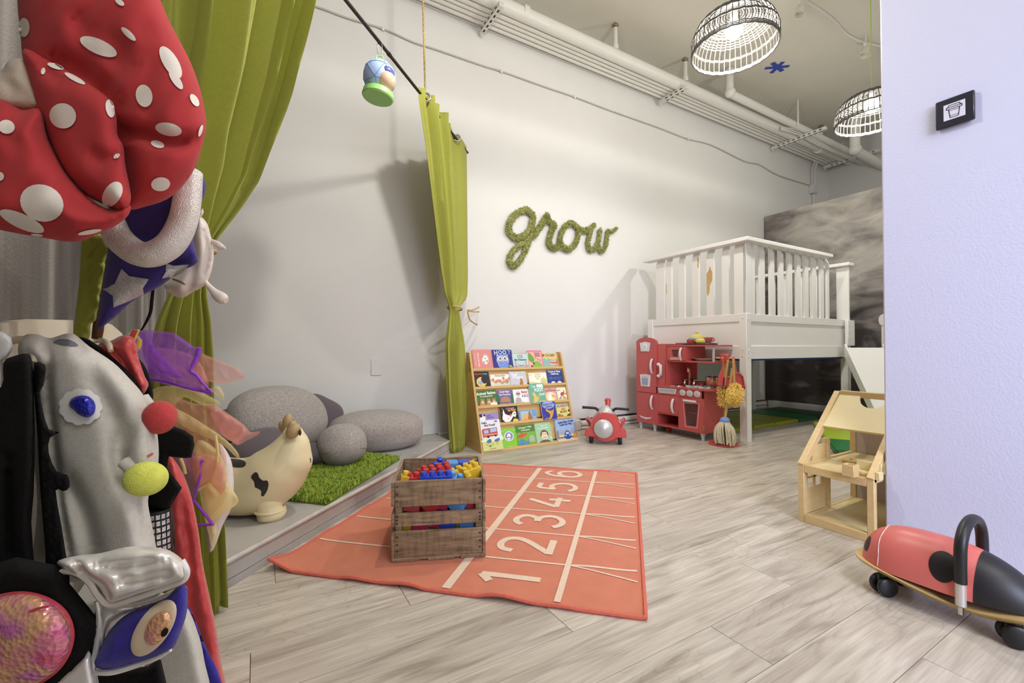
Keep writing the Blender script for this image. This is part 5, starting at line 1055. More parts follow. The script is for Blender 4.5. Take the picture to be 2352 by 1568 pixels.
# ================================================================= CLEANING SET
m_wood = mat('beech_stick', (.80, .64, .38), .5, var=.08, vs=20)
base = onz(1661, 1016, .0) * np.array([.98, .98, 1])
t = thing('broom_stand', 'red wooden stand for toy cleaning tools beside the bed post', 'stand', base)
bm = NB(); lathe(bm, [(0, 0), (.112, 0), (.115, .006), (.112, .014), (0, .014)], 36); mk('base', bm, mat('stand_red', (.76, .30, .27), .45), t)
ztop = float(onax(1672, 815, 0, base[0])[2])
bm = NB(); cyl(bm, (.03, .0, .014), (.03, 0, ztop - .02), .012, seg=12); mk('pole', bm, m_wood, t)
bm = NB(); box(bm, (.03, 0, ztop - .03), (.06, .06, .075), .3, .008); mk('holder', bm, mat('stand_red', (.76, .30, .27), .45), t)
bm = NB()
for k in range(6):
    a = k * PI / 3 + .3; d = V(math.cos(a), math.sin(a), 0); tube(bm, [V(.03, 0, ztop - .03) + d * .03, V(.03, 0, ztop - .028) + d * .062], .005, 8); ell(bm, V(.03, 0, ztop - .026) + d * .064, (.009, .009, .009), 10, 8)
mk('peg', bm, m_wood, t)
dp = float((base - C0) @ FV)
def sp_(px, py, dd=0.): return V(dep(px, py, dp + dd))
def strandball(name, parent, pts, r, n, L, m, seed, fray=.5):
    rnd = random.Random(seed); bm = NB()
    for _ in range(n):
        p = pts(rnd); d = V(rnd.gauss(0, fray), rnd.gauss(0, fray), rnd.gauss(0, fray)) + L(p, rnd)
        d = d.normalized() * rnd.uniform(.7, 1.2) * r[1]
        mid = p + d * .5 + V(rnd.uniform(-1, 1), rnd.uniform(-1, 1), rnd.uniform(-1, 1)) * r[1] * .18
        tube(bm, [p, mid, p + d], r[0], 4, caps=False)
    return tag(mk(name, bm, m, parent), kind='stuff')
# mop standing on the base
o = base + np.array([-.04, -.02, .0145]); t = thing('toy_mop', 'toy string mop with blue cap standing on the red stand base', 'mop', o)
tp, bt = sp_(1682, 845, -.06) - V(o), sp_(1665, 965, -.06) - V(o)
bm = NB(); cyl(bm, bt, tp, .0095, seg=12); mk('handle', bm, m_wood, t)
bm = NB(); ell(bm, bt, (.038, .038, .030), 18, 12); mk('cap', bm, mat('mop_blue', (.48, .62, .88), .4), t)
rnd = random.Random(5); bm = NB()
for k in range(130):
    a = rnd.uniform(0, 2 * PI); r0 = rnd.uniform(.012, .034); r1 = rnd.uniform(.04, .082); z1 = rnd.uniform(.002, .03)
    p0 = bt + V(r0 * math.cos(a), r0 * math.sin(a), -.012); p3 = V(bt.x + r1 * math.cos(a + .2), bt.y + r1 * math.sin(a + .2), z1)
    p1 = p0.lerp(p3, .35) + V(.025 * math.cos(a), .025 * math.sin(a), .012); p2 = p0.lerp(p3, .7) + V(.018 * math.cos(a + .4), .018 * math.sin(a), 0)
    tube(bm, cr([p0, p1, p2, p3], 3), .0042, 5)
tag(mk('strings', bm, mat('mop_cotton', (.86, .82, .72), .9, var=.12, vs=60), t), kind='stuff')
# yellow shaggy duster
o = np.array(sp_(1688, 905, -.10)); t = thing('toy_duster', 'yellow shaggy toy duster hanging head down in front of the others', 'duster', o)
top, a0 = sp_(1684, 822, -.10) - V(o), sp_(1687, 885, -.10) - V(o)
bm = NB(); cyl(bm, a0, top, .009, seg=10); mk('handle', bm, m_wood, t)
bm = NB(); ell(bm, (0, 0, -.005), (.052, .045, .075), 16, 12); mk('core', bm, mat('duster_yellow', (1.0, .87, .50), .9, var=.06, vs=50), t)
strandball('fringe', t, lambda r: (lambda a, b: V(.05 * math.cos(a) * math.cos(b), .043 * math.sin(a) * math.cos(b), .072 * math.sin(b) - .005))(r.uniform(0, 2 * PI), r.uniform(-1.5, 1.5)), (.0032, .032), 700, lambda p, r: p * 10 + V(0, 0, -.35), mat('duster_yellow', (1.0, .87, .50), .9), 9)
o = np.array(sp_(1664, 905, .02)); t = thing('toy_duster', 'yellow shaggy toy duster half hidden at the back left of the stand', 'duster', o)
bm = NB(); cyl(bm, sp_(1667, 880, .02) - V(o), sp_(1668, 822, .02) - V(o), .008, seg=10); mk('handle', bm, m_wood, t)
strandball('fringe', t, lambda r: (lambda a, b: V(.03 * math.cos(a), .03 * math.sin(a), b))(r.uniform(0, 2 * PI), r.uniform(-.09, .05)), (.003, .035), 300, lambda p, r: V(p.x, p.y, 0) * 12 + V(0, 0, -.4), mat('duster_yellow', (1.0, .87, .50), .9), 19)
# dustpan
o = np.array(sp_(1687, 875, .0)); t = thing('toy_dustpan', 'red plastic toy dustpan hanging behind the yellow duster', 'dustpan', o)
def pn(px, py, dd=.0): return sp_(px, py, dd) - V(o)
bm = NB(); out = [(1669, 893), (1672, 868), (1683, 858), (1697, 857), (1706, 864), (1711, 893)]
f0_ = [bm.verts.new(pn(*p)) for p in out]; bm.faces.new(f0_); r_ = bmesh.ops.extrude_face_region(bm, geom=bm.faces[:]); vs_ = [v for v in r_['geom'] if isinstance(v, bmesh.types.BMVert)]; bmesh.ops.translate(bm, vec=V(FV) * .006, verts=vs_)
mk('pan', bm, mat('dustpan_red', (.79, .33, .31), .4), t)
bm = NB(); tube(bm, [pn(p[0], p[1], -.005) for p in out], .006, 8); mk('rim', bm, mat('dustpan_red', (.79, .33, .31), .4), t)
bm = NB(); tube(bm, [pn(1690, 858), pn(1687, 838), pn(1685, 820)], [.012, .009, .008], 10); mk('handle', bm, mat('dustpan_red', (.79, .33, .31), .4), t)
bm = NB(); tube(bm, [pn(1709, 886, -.008), pn(1672, 886, -.008)], .002, 5); mk('edge_line', bm, mat('pan_pale', (.88, .62, .60), .5), t)
# hand brush & broom
o = np.array(sp_(1656, 870, -.03)); t = thing('toy_brush', 'red plastic toy hand brush at the left of the cleaning stand', 'brush', o)
bm = NB(); tube(bm, [sp_(1662, 822, -.03) - V(o), sp_(1660, 845, -.03) - V(o), sp_(1656, 862, -.03) - V(o), sp_(1653, 885, -.03) - V(o)], [.008, .010, .022, .024], 12, flat=.5); mk('body', bm, mat('brush_red', (.76, .30, .29), .4), t)
bm = NB(); box(bm, sp_(1662, 876, -.03) - V(o), (.02, .02, .07)); mk('bristles', bm, mat('brush_dark', (.60, .22, .22), .8), t)
o = np.array(sp_(1674, 878, -.03)); t = thing('toy_broom', 'toy broom with red bristles hanging between brush and dustpan', 'broom', o)
bm = NB(); cyl(bm, sp_(1672, 826, -.03) - V(o), sp_(1664, 886, -.03) - V(o), .009, seg=10); mk('handle', bm, m_wood, t)
bm = NB(); rnd = random.Random(2)
for k in range(120):
    x = rnd.uniform(-.022, .022); y = rnd.uniform(-.01, .01); tube(bm, [V(x, y, .035), V(x * 1.35, y * 1.5, -.028)], .002, 4, caps=False)
tag(mk('bristles', bm, mat('broom_red', (.72, .33, .31), .7), t), kind='stuff')
bm = NB(); box(bm, (0, 0, .04), (.05, .026, .02), None, .004); mk('head', bm, mat('brush_red', (.76, .30, .29), .4), t)
# ================================================================= ROCKET RIDE-ON
wl, wr_ = onz(1358, 1017, 0), onz(1424, 1020, 0); mid = (wl + wr_) / 2
ax = (wr_ - wl); ang = math.atan2(ax[1], ax[0]); 
# local frame: x to the picture's right along the front axle, -y toward the viewer
t = thing('rocket_scooter', 'red ride-on rocket scooter with silver nose beside the bookshelf', 'ride-on toy', mid, ang)
m_sr = mat('scooter_red', (.76, .30, .28), .32); m_sg = mat('scooter_silver', (.74, .735, .715), .35, .3); m_st = mat('tire_black', (.10, .095, .09), .6)
HW = float(np.linalg.norm(ax)) / 2
bm = NB(); prof = [(0, -.062), (.118, -.058), (.121, -.05), (.127, .02), (.124, .10), (.11, .20), (.085, .29), (.05, .36), (0, .38)]
lathe(bm, prof, 36, Matrix.Translation((0, 0, .148)) @ Matrix.Rotation(-PI / 2, 4, 'X')); mk('body', bm, m_sr, t, ang=60)
bm = NB(); lathe(bm, [(.1195, -.055), (.1195, -.064), (.116, -.066), (.075, -.074), (.035, -.0815), (0, -.088)], 40, Matrix.Translation((-.018, 0, .138)) @ Matrix.Rotation(-PI / 2, 4, 'X') @ Matrix.Diagonal((.66, .66, 1.25, 1))); nc = mk('nose_cone', bm, m_sg, t, ang=60)
bm = NB()
for k in range(8): a = k * PI / 4 + PI / 8; ell(bm, (-.018 + .064 * math.cos(a), -.0875, .138 + .064 * math.sin(a)), (.0045, .004, .0045), 10, 8)
mk('rivet', bm, m_sg, nc)
bm = NB(); lathe(bm, [(.088, .228), (.074, .262), (.052, .292), (.034, .312), (.02, .320), (0, .322)], 26, Matrix.Translation((0, .035, 0))); mk('cowl', bm, m_sg, t)
for s in (-1, 1):
    bm = NB(); tube(bm, cr([(s * .052, .03, .262), (s * .075, .02, .290), (s * .10, .012, .298), (s * .195, .01, .298 - (.004 if s > 0 else -.004))], 4), [.011] * 12 + [.0135], 12)
    mk('handlebar', bm, m_st, t)
    # front fender
    bm = NB(); prism(bm, [(s * .05, .085), (s * .075, .10), (s * .118, .135), (s * (HW + .035), .132), (s * (HW + .048), .115), (s * (HW + .055), .068), (s * .06, .064)], -.062, .05); bmesh.ops.bevel(bm, geom=bm.edges[:], offset=.006, segments=2, affect='EDGES'); mk('fender', bm, m_sr, t)
    bm = NB(); lathe(bm, [(0, .018), (.03, .018), (.046, .014), (.049, .006), (.049, -.006), (.046, -.014), (.03, -.018), (0, -.018)], 28, Matrix.Translation((s * HW, 0, .049)) @ Matrix.Rotation(PI / 2, 4, 'Y')); wq = mk('wheel', bm, m_st, t)
    bm = NB(); lathe(bm, [(0, .0205), (.028, .0205), (.03, .018)], 20, Matrix.Translation((s * HW, 0, .049)) @ Matrix.Rotation(s * PI / 2, 4, 'Y')); mk('hub', bm, mat('white_hub', (.88, .87, .85), .4), wq)
    bm = NB(); lathe(bm, [(0, .018), (.035, .018), (.058, .014), (.062, .006), (.062, -.006), (.058, -.014), (.035, -.018), (0, -.018)], 28, Matrix.Translation((s * (HW + .012), .31, .0625)) @ Matrix.Rotation(PI / 2, 4, 'Y')); wq = mk('wheel', bm, m_st, t)
    bm = NB(); lathe(bm, [(0, .0205), (.036, .0205), (.04, .018)], 20, Matrix.Translation((s * (HW + .012), .31, .0625)) @ Matrix.Rotation(s * PI / 2, 4, 'Y')); mk('hub', bm, mat('white_hub', (.88, .87, .85), .4), wq)
    bm = NB(); prism(bm, [(s * .08, .10), (s * .10, .12), (s * .165, .168), (s * .178, .155), (s * .13, .085)], .24, .40); mk('tail_fin', bm, m_sr, t)
    # small winged emblem on the flank
    bm = NB(); lt = [(.0, .03), (.02, .045), (.012, .02), (.03, .01), (.008, .0), (.012, -.03), (-.004, -.008), (-.018, -.03), (-.012, .004), (-.03, .012), (-.01, .018)]
    prism(bm, lt, -.0012, .0012, Matrix.Translation((s * .1085, -.005, .205)) @ Matrix.Rotation(-s * .62, 4, 'Y') @ Matrix.Rotation(s * PI / 2, 4, 'Z')); mk('emblem', bm, mat('emblem_white', (.93, .93, .93), .4), t)
bm = NB(); box(bm, (0, .12, .07), (.17, .32, .03), None, .008); mk('chassis', bm, mat('scooter_dark_red', (.62, .22, .21), .4), t)
bm = NB(); box(bm, (0, -.035, .052), (HW * 2 - .04, .03, .022)); mk('axle_bar', bm, mat('scooter_dark_red', (.62, .22, .21), .4), t)
bm = NB(); tube(bm, cr([(.02, .33, .23), (.02, .36, .29), (.02, .37, .325)], 4), [.022] * 4 + [.024] * 4 + [.026], 14); ell(bm, (.02, .37, .325), (.03, .026, .022), 16, 10); mk('seat_back', bm, m_sr, t)
bm = NB(); ell(bm, (0, .2, .255), (.07, .12, .03), 20, 12); mk('seat', bm, m_sr, t)
# ================================================================= LOFT BED
BX0, BX1, BY0, BY1 = 3.635, 5.50, 2.255, 3.36
m_bed = mat('bed_white_paint', (.93, .925, .91), .38, var=.015, vs=4); m_bare = mat('bare_pine', (.80, .66, .42), .6, var=.12, vs=20)
t = thing('loft_bed', 'white wooden loft bed with slatted railings above the play kitchen', 'bed', (BX0, BY0, 0))
def bp_(name, x0, x1, y0, y1, z0, z1, bev=.003, parent=None, m=m_bed): return mk(name, bb(x0 - BX0, x1 - BX0, y0 - BY0, y1 - BY0, z0, z1, bev), m, parent or t)
PS = .068
for x in (BX0, BX1 - PS):
    for y in (BY0, BY1 - PS):
        z1 = 1.114
        o = bp_('post', x, x + PS, y, y + PS, 0, z1)
        bm = NB()
        for z in (.745, .80, 1.075):
            ell(bm, (x - BX0 - .001, y - BY0 + .034, z), (.004, .008, .008), 12, 8); ell(bm, (x - BX0 + .034, y - BY0 - .001, z - .01), (.008, .004, .008), 12, 8)
        mk('bolt', bm, m_bed, o)
# side and end boards: upper rail, panel, lower rail
for (y0, y1) in ((BY0 + .012, BY0 + .042), (BY1 - .042, BY1 - .012)):
    xr = BX1 - PS if y0 > 3 else BX1 - PS
    bp_('upper_rail', BX0 + PS, xr, y0, y1, 1.042, 1.112); bp_('side_panel', BX0 + PS, xr, y0 + .010, y1 - .008, .832, 1.042, 0); bp_('lower_rail', BX0 + PS, xr, y0, y1, .716, .832)
for x0, x1 in ((BX0 + .012, BX0 + .042), (BX1 - .042, BX1 - .012)):
    bp_('upper_rail', x0, x1, BY0 + PS, BY1 - PS, 1.042, 1.112); bp_('end_panel', x0 + .010, x1 - .008, BY0 + PS, BY1 - PS, .832, 1.042, 0); bp_('lower_rail', x0, x1, BY0 + PS, BY1 - PS, .716, .832)
for k in range(9):
    x = BX0 + .12 + k * .2; bp_('bed_slat', x, x + .12, BY0 + .045, BY1 - .045, .735, .752, 0)
mk('mattress_cover', bb(.05, BX1 - BX0 - .05, .05, BY1 - BY0 - .05, .700, .733, .006), mat('blue_fabric', (.20, .27, .62), .8), t)
# front-end railing (facing the kitchen)
mk('hand_rail', bb(-.05, .06, -.045, BY1 - BY0 + .02, 1.728, 1.762, .004), m_bed, t)
def rail_slat(name, x0, x1, y0, y1, z0, z1, axis):
    """flat slat whose top corner facing out is cut back"""
    bm = NB()
    if axis == 'x': pr = [(0, z0), (x1 - x0, z0), (x1 - x0, z1), (.022, z1), (0, z1 - .05)]; prism(bm, pr, 0, y1 - y0, Matrix.Translation((x0 - BX0, y0 - BY0, 0)))
    else:
        pr = [(0, z0), (y1 - y0, z0), (y1 - y0, z1), (.022, z1), (0, z1 - .05)]
        prism(bm, pr, 0, x1 - x0, Matrix.Translation((x0 - BX0, y0 - BY0, 0)) @ Matrix(((0, 1, 0, 0), (1, 0, 0, 0), (0, 0, 1, 0), (0, 0, 0, 1))))
    o = mk(name, bm, m_bed, t, smooth=False); return o
for i, (a, b) in enumerate(((1507.7, 1526), (1531, 1543), (1560, 1573), (1591, 1605.5), (1624, 1640), (1659, 1675), (1687, 1708))):
    y1, y0 = float(onax(a, 690, 0, 3.655)[1]), float(onax(b, 690, 0, 3.655)[1])
    o = rail_slat('railing_slat', 3.650, 3.674, y0, y1, 1.05, 1.728, 'x')
    if 0 < i < 6:
        bm = NB(); ell(bm, (3.650 - BX0 + .0225, (y0 + y1) / 2 - BY0, 1.708), (.006, .006, .006), 8, 6); mk('screw_hole', bm, m_nail, o)
    if i == 4:
        bm = NB(); q = [(.0, .10), (.18, .0), (.5, .12), (.55, .35), (.95, .5), (1, .8), (.75, .9), (.68, 1.0), (.5, 1.0), (.42, .9), (.0, .78)]
        w_ = (y1 - y0) * .82; pts = [((1 - u) * w_ + .012, 1.30 + v * .27) for u, v in q]
        prism(bm, pts, 0, .0012, Matrix.Translation((3.650 - BX0 - .0008, y0 - BY0, 0)) @ Matrix(((0, 1, 0, 0), (1, 0, 0, 0), (0, 0, 1, 0), (0, 0, 0, 1)))); mk('bare_wood_patch', bm, m_bare, o, smooth=False)
    if i == 3:
        bm = NB(); box(bm, (3.650 - BX0 + .0, y0 - BY0 + .004, 1.63), (.002, .012, .10)); mk('bare_wood_patch', bm, m_bare, o, smooth=False)
    if i == 1:
        bm = NB(); box(bm, (3.650 - BX0 + .0, y1 - BY0 - .003, 1.42), (.002, .008, .10)); mk('bare_wood_patch', bm, m_bare, o, smooth=False)
# long-side railing (toward the room)
XE = float(onax(1904, 600, 1, 2.25)[0])
mk('hand_rail', bb(.061, XE - BX0, -.045, .05, 1.728, 1.762, .004), m_bed, t)
for a, b in ((278, 355), (436, 505), (588, 648), (727, 785), (858, 915), (985, 1042), (1104, 1162), (1222, 1275), (1340, 1390), (1438, 1470)):
    x0, x1 = float(onax(1680 + a / 6.532, 680, 1, 2.268)[0]), float(onax(1680 + b / 6.532, 680, 1, 2.268)[0])
    o = rail_slat('railing_slat', x0, x1, 2.268, 2.290, 1.05, 1.728, 'y')
    bm = NB(); ell(bm, ((x0 + x1) / 2 - BX0, 2.268 - BY0 + .0225, 1.708), (.006, .006, .006), 8, 6); mk('screw_hole', bm, m_nail, o)
bp_('railing_slat', 3.652, 3.72, 2.262, 2.268, 1.05, 1.728, 0)
# far-end railing
fz = float(onax(1945, 604, 0, 5.46)[2])
mk('hand_rail', bb(BX1 - BX0 - .10, BX1 - BX0 + .02, -.03, BY1 - BY0, fz - .035, fz, .004), m_bed, t)
for k in range(6):
    y = BY0 + .30 + k * .155; bp_('railing_slat', BX1 - .055, BX1 - .033, y, y + .075, 1.05, fz - .03, .002)
bp_('railing_slat', BX1 - .06, BX1 - .035, 2.245, 2.36, .80, fz - .03, .002)
# ================================================================= SLIDE
tl = np.array([5.26, 2.21]); dv = np.array([-.6, -.8]); wv = np.array([.8, -.6]); SWD = .38; SLN = .56; ZT, ZBm = .815, .03
t = thing('play_slide', 'short white wooden slide leaning on the right end of the loft bed', 'slide', (tl[0], tl[1], 0))
def sl(u, v, z): p = wv * u * SWD + dv * v * SLN; return V(p[0], p[1], ZT + (ZBm - ZT) * v + z)
def slab(u0, u1, v0, v1, z0, z1):
    bm = NB(); q = [sl(u0, v0, z0), sl(u1, v0, z0), sl(u1, v1, z0), sl(u0, v1, z0), sl(u0, v0, z1), sl(u1, v0, z1), sl(u1, v1, z1), sl(u0, v1, z1)]
    vv = [bm.verts.new(p) for p in q]
    for f in ((0, 3, 2, 1), (4, 5, 6, 7), (0, 1, 5, 4), (1, 2, 6, 5), (2, 3, 7, 6), (3, 0, 4, 7)): bm.faces.new([vv[i] for i in f])
    return bm
mk('chute', slab(.04, .96, 0, 1, -.012, 0), m_bed, t, smooth=False)
mk('side_board', slab(0, .05, -.01, 1, -.10, .03), m_bed, t, smooth=False); mk('side_board', slab(.95, 1, -.01, 1, -.10, .03), m_bed, t, smooth=False)
bm = NB(); beam(bm, sl(1.02, -.02, -.05), sl(1.02, -.02, .22), .05, .03, up=(wv[0], wv[1], 0)); mk('hand_post', bm, m_bed, t, smooth=False)
bm = NB(); c = sl(1.0, -.02, .27); lathe(bm, [(0, .014), (.055, .014), (.058, .01), (.058, -.01), (.055, -.014), (0, -.014)], 28, Matrix.Translation(c) @ Matrix((V(*dv, 0), V(0, 0, 1), V(*wv, 0))).transposed().to_4x4()); mk('hand_disc', bm, m_bed, t)
bm = NB(); p0, p1 = V(onax(1944, 735, 1, 2.228) - np.array([tl[0], tl[1], 0])), V(onax(1960, 794, 1, 2.228) - np.array([tl[0], tl[1], 0])); box(bm, (p0 + p1) / 2, (abs(p1.x - p0.x), .03, abs(p1.z - p0.z)), None, .004); fb = mk('fixing_board', bm, m_bed, t)
bm = NB()
for z in (.25, .5, .75): ell(bm, (p0.x + .04, p0.y - .016, p1.z + (p0.z - p1.z) * z), (.004, .003, .004), 8, 6)
mk('screw_hole', bm, m_nail, fb)
# ================================================================= GYM MATS
LG = {'lime': mat('lime_vinyl', (.62, .66, .16), .4), 'olive': mat('olive_lime_vinyl', (.58, .61, .17), .4), 'green': mat('green_vinyl', (.12, .46, .23), .4), 'dark': mat('dark_green_vinyl', (.12, .30, .17), .45), 'bright': mat('bright_lime_vinyl', (.70, .80, .24), .4)}
ym = 2.585; xs = [3.80] + [float(onz(px, py, .0)[0]) for px, py in ((1733, 987), (1787, 979), (1836, 970), (1880, 963))] + [5.98]
t = thing('folding_mat', 'folding gym mat in lime and dark green stripes under the loft bed', 'mat', (3.80, ym, 0))
for i, c in enumerate(('olive', 'olive', 'lime', 'green', 'dark')):
    bm = bb(xs[i] - 3.80 + .001, xs[i + 1] - 3.80 - .001, 0, 3.27 - ym, 0, .035); bmesh.ops.bevel(bm, geom=bm.edges[:], offset=.010, segments=2, affect='EDGES'); mk('mat_panel', bm, LG[c], t)
e0, e1 = onz(1867, 975, 0), onz(1926, 1054, 0); d = (e1 - e0)[:2]; L_ = float(np.linalg.norm(d)); d /= L_; nrm = np.array([-d[1], d[0]])
if nrm @ np.array([1, 0]) < 0: nrm = -nrm
t = thing('folding_mat', 'bright lime and green folding gym mat on the floor behind the dollhouse', 'mat', (e0[0], e0[1], 0), math.atan2(d[1], d[0]))
sgn = 1 if (nrm @ np.array([-d[1], d[0]])) > 0 else -1
for a, b, c in ((0, .30, 'bright'), (.30, .60, 'bright'), (.60, .90, 'green'), (.90, 1.2, 'dark')):
    y0, y1 = sorted((0, sgn * .9))
    bm = bb(a * L_ + .001, b * L_ - .001, y0, y1, 0, .035); bmesh.ops.bevel(bm, geom=bm.edges[:], offset=.010, segments=2, affect='EDGES'); mk('mat_panel', bm, LG[c], t)
# ================================================================= DOLLHOUSE
m_dh = mat('pale_beech', (.82, .71, .50), .45, var=.06, vs=6, stretch=(3, 3, 12)); m_dp = mat('pale_plywood', (.85, .78, .58), .45, var=.05, vs=5); m_dw = mat('whitewashed_panel', (.72, .66, .63), .6, var=.05, vs=12, stretch=(10, 10, 1))
HX, HY = 2.225, 1.132; HWD, HD = .298, .54                     # x: depth away from the room, y: width toward the lavender wall
t = thing('dollhouse', 'open wooden dollhouse beside the end of the lavender wall', 'dollhouse', (HX, HY, 0))
PT = .026; Z1, ZR, XR = .268, .585, .365
def dh(name, x0, x1, y0, y1, z0, z1, m=m_dh, bev=.002, parent=None): return mk(name, bb(x0, x1, -y1, -y0, z0, z1, bev), m, parent or t)
for y in (0, HWD - PT):
    dh('post', 0, PT, y, y + PT, 0, Z1); dh('post', HD - PT, HD, y, y + PT, 0, .44); dh('post', .225, .225 + PT, y, y + PT, .02, Z1 + .10)
    dh('side_rail', PT, HD - PT, y + .004, y + PT - .004, .0, .028); dh('side_rail', PT, HD - PT, y + .004, y + PT - .004, Z1 - .022, Z1 + .004)
    bm = NB(); beam(bm, (.004, -(y + PT / 2), Z1 - .008), (XR, -(y + PT / 2), ZR), PT, .034, up=(-.6, 0, 1), bev=.002); mk('rafter', bm, m_dh, t)
    bm = NB(); beam(bm, (XR, -(y + PT / 2), ZR - .004), (HD - .005, -(y + PT / 2), .445), PT, .03, up=(.6, 0, 1), bev=.002); mk('rafter', bm, m_dh, t)
dh('front_sill', 0, PT, PT, HWD - PT, 0, .036); dh('front_beam', .0, PT, PT, HWD - PT, Z1 - .036, Z1); dh('rear_rail', HD - PT, HD, PT, HWD - PT, 0, .03); dh('ridge_beam', XR - .02, XR + .012, PT, HWD - PT, ZR - .016, ZR + .014)
dh('lower_floor', PT, HD - PT, PT * .5, HWD - PT * .5, .018, .026, m_dp, 0); dh('upper_floor', PT, HD - PT, PT * .5, HWD - PT * .5, Z1 - .012, Z1 - .003, m_dp, 0)
dh('rear_wall', HD - .02, HD - .012, PT, HWD - PT, .03, .44, m_dw, 0)
# roof panel with half round finger hole
def roofp(u, y): return V(XR * .50 + (XR * .47) * u, -y, Z1 + (ZR - Z1) * (.50 + .47 * u) + .004)
n_ = V(-(ZR - Z1), 0, XR).normalized() * .006
out = [(0, PT), (0, HWD - PT), (1, HWD - PT)]
hc = .6 * HWD
for k in range(13): a = PI * k / 12; out.append((1 - .36 * math.sin(a), hc + .062 * math.cos(a)))
out.append((1, PT))
bm = NB(); a_ = [bm.verts.new(roofp(u, y) + n_) for u, y in out]; b2 = [bm.verts.new(roofp(u, y) - n_) for u, y in out]; bm.faces.new(a_); bm.faces.new(b2[::-1])
for i in range(len(a_)): bm.faces.new((a_[i], b2[i], b2[(i + 1) % len(a_)], a_[(i + 1) % len(a_)]))
mk('roof_panel', bm, m_dp, t, smooth=False)
# side door panel with window
dr = dh('side_door', PT + .01, .215, .008, .016, .03, .135, m_dh, 0)
for x0, x1, z0, z1 in ((PT + .01, .055, .135, Z1 - .02), (.185, .215, .135, Z1 - .02), (.055, .185, .135, .15), (.055, .185, Z1 - .035, Z1 - .02), (.114, .126, .15, Z1 - .035), (.055, .185, .192, .202)):
    dh('window_bar', x0, x1, .008, .016, z0, z1, m_dh, 0)
dh('upper_side_panel', .10, .225, .009, .015, Z1 + .004, Z1 + .075, m_dh, 0)
dl = dh('dowel', HD * .3, HD * .3 + .01, HWD, HWD + .002, Z1 - .012, Z1 - .002, m_sil, 0)
# tiny furniture on the upper floor
def furn(name, label, px, py, boxes, m=m_dh):
    p = onz(px, py, Z1 - .003); q = thing(name, label, 'dollhouse furniture', (p[0], p[1], Z1 - .0028), -.05, 'dollhouse furniture')
    for nm, a in boxes: mk(nm, bb(*a, .0012), m, q)
furn('toy_cabinet', 'tiny open wooden box cabinet on the upper dollhouse floor', 1948, 1094, [('front', (-.004, .0, -.022, .022, 0, .05)), ('back', (.04, .044, -.022, .022, 0, .05)), ('side', (0, .04, .018, .022, 0, .05)), ('side', (0, .04, -.022, -.018, 0, .05)), ('shelf', (0, .04, -.018, .018, .03, .034))])
furn('toy_bench', 'tiny low wooden bench at the back of the upper dollhouse floor', 1948, 1066, [('seat', (.0, .05, -.03, .03, .012, .02)), ('leg', (.005, .015, -.03, .03, 0, .012)), ('leg', (.035, .045, -.03, .03, 0, .012)), ('knob', (.02, .03, -.006, .006, .02, .026))])
furn('toy_sofa', 'tiny wooden sofa at the right of the upper dollhouse floor', 1985, 1096, [('seat', (.0, .04, -.05, .05, .01, .022)), ('backrest', (.036, .044, -.045, .045, .01, .062)), ('armrest', (-.006, .03, .042, .056, 0, .032)), ('armrest', (-.006, .03, -.056, -.042, 0, .032)), ('base', (.002, .038, -.042, .042, 0, .01))], m_dp)
# ================================================================= LADYBUG RIDE-ON
m_lr = mat('ladybug_red', (.83, .43, .40), .38, var=.03, vs=5); m_lb = mat('ladybug_black', (.115, .105, .115), .42); m_lw = mat('board_varnish', (.82, .70, .46), .3, var=.08, vs=8, stretch=(2, 14, 2), coat=.3)
LX, LY = 1.872, .528
t = thing('ladybug_rider', 'red and black ladybug ride-on toy on a wooden board with casters', 'ride-on toy', (LX, LY, 0), -PI / 2)
LZ = .088
def lady(s, th, off=0.):
    xx = 2 * s - 1; e_ = 3.6 if xx < 0 else 2.3; w_ = .101 * max(0, 1 - abs(xx) ** e_) ** .5 * (1 - .06 * max(0, xx)); h_ = .138 * max(0, 1 - abs(xx) ** e_) ** .5 * (1 - .12 * max(0, xx) ** 1.5)
    return V(-.205 + .425 * s, -(w_ + off) * math.cos(th), LZ + (h_ + off) * math.sin(th))
SH = .70
bm = NB(); surf(bm, lambda u, v: lady(.002 + (SH - .002) * (1 - (1 - u) ** 1.5), PI * v), 44, 28); mk('body', bm, m_lr, t, ang=180)
bm = NB(); surf(bm, lambda u, v: lady(SH + (.998 - SH) * u ** .7, PI * v, .001 * (1 - u)), 26, 28); mk('head', bm, m_lb, t, ang=180)
def lspot(s0, t0, rs, rt, name='spot'):
    bm = NB(); c = bm.verts.new(lady(s0, t0, .0012)); prev = None; rings = []
    for r in (.25, .5, .75, 1.): rings.append([bm.verts.new(lady(s0 + rs * r * math.cos(a), t0 + rt * r * math.sin(a), .0012)) for a in np.linspace(0, 2 * PI, 28, endpoint=False)])
    for k in range(28):
        bm.faces.new((c, rings[0][k], rings[0][(k + 1) % 28]))
        for a_, b_ in zip(rings, rings[1:]): bm.faces.new((a_[k], b_[k], b_[(k + 1) % 28], a_[(k + 1) % 28]))
    mk(name, bm, m_lb, t, ang=180)
lspot(.545, .58, .075, .36); lspot(.065, .72, .026, .34); lspot(.545, PI - .58, .075, .36)
bm = NB(); tube(bm, [lady(.165 + .005 * math.sin(6 * a), a, .0004) for a in np.linspace(.05, PI - .05, 40)], [.0006 + .0008 * abs(math.sin(11 * a)) for a in np.linspace(0, 3, 40)], 5); mk('scuff_line', bm, mat('scuff_white', (.93, .88, .84), .7), t)
# eye on the head
bm = NB(); ell(bm, lady(.93, .55), (.008, .008, .008), 12, 8); mk('eye', bm, m_blk, t)
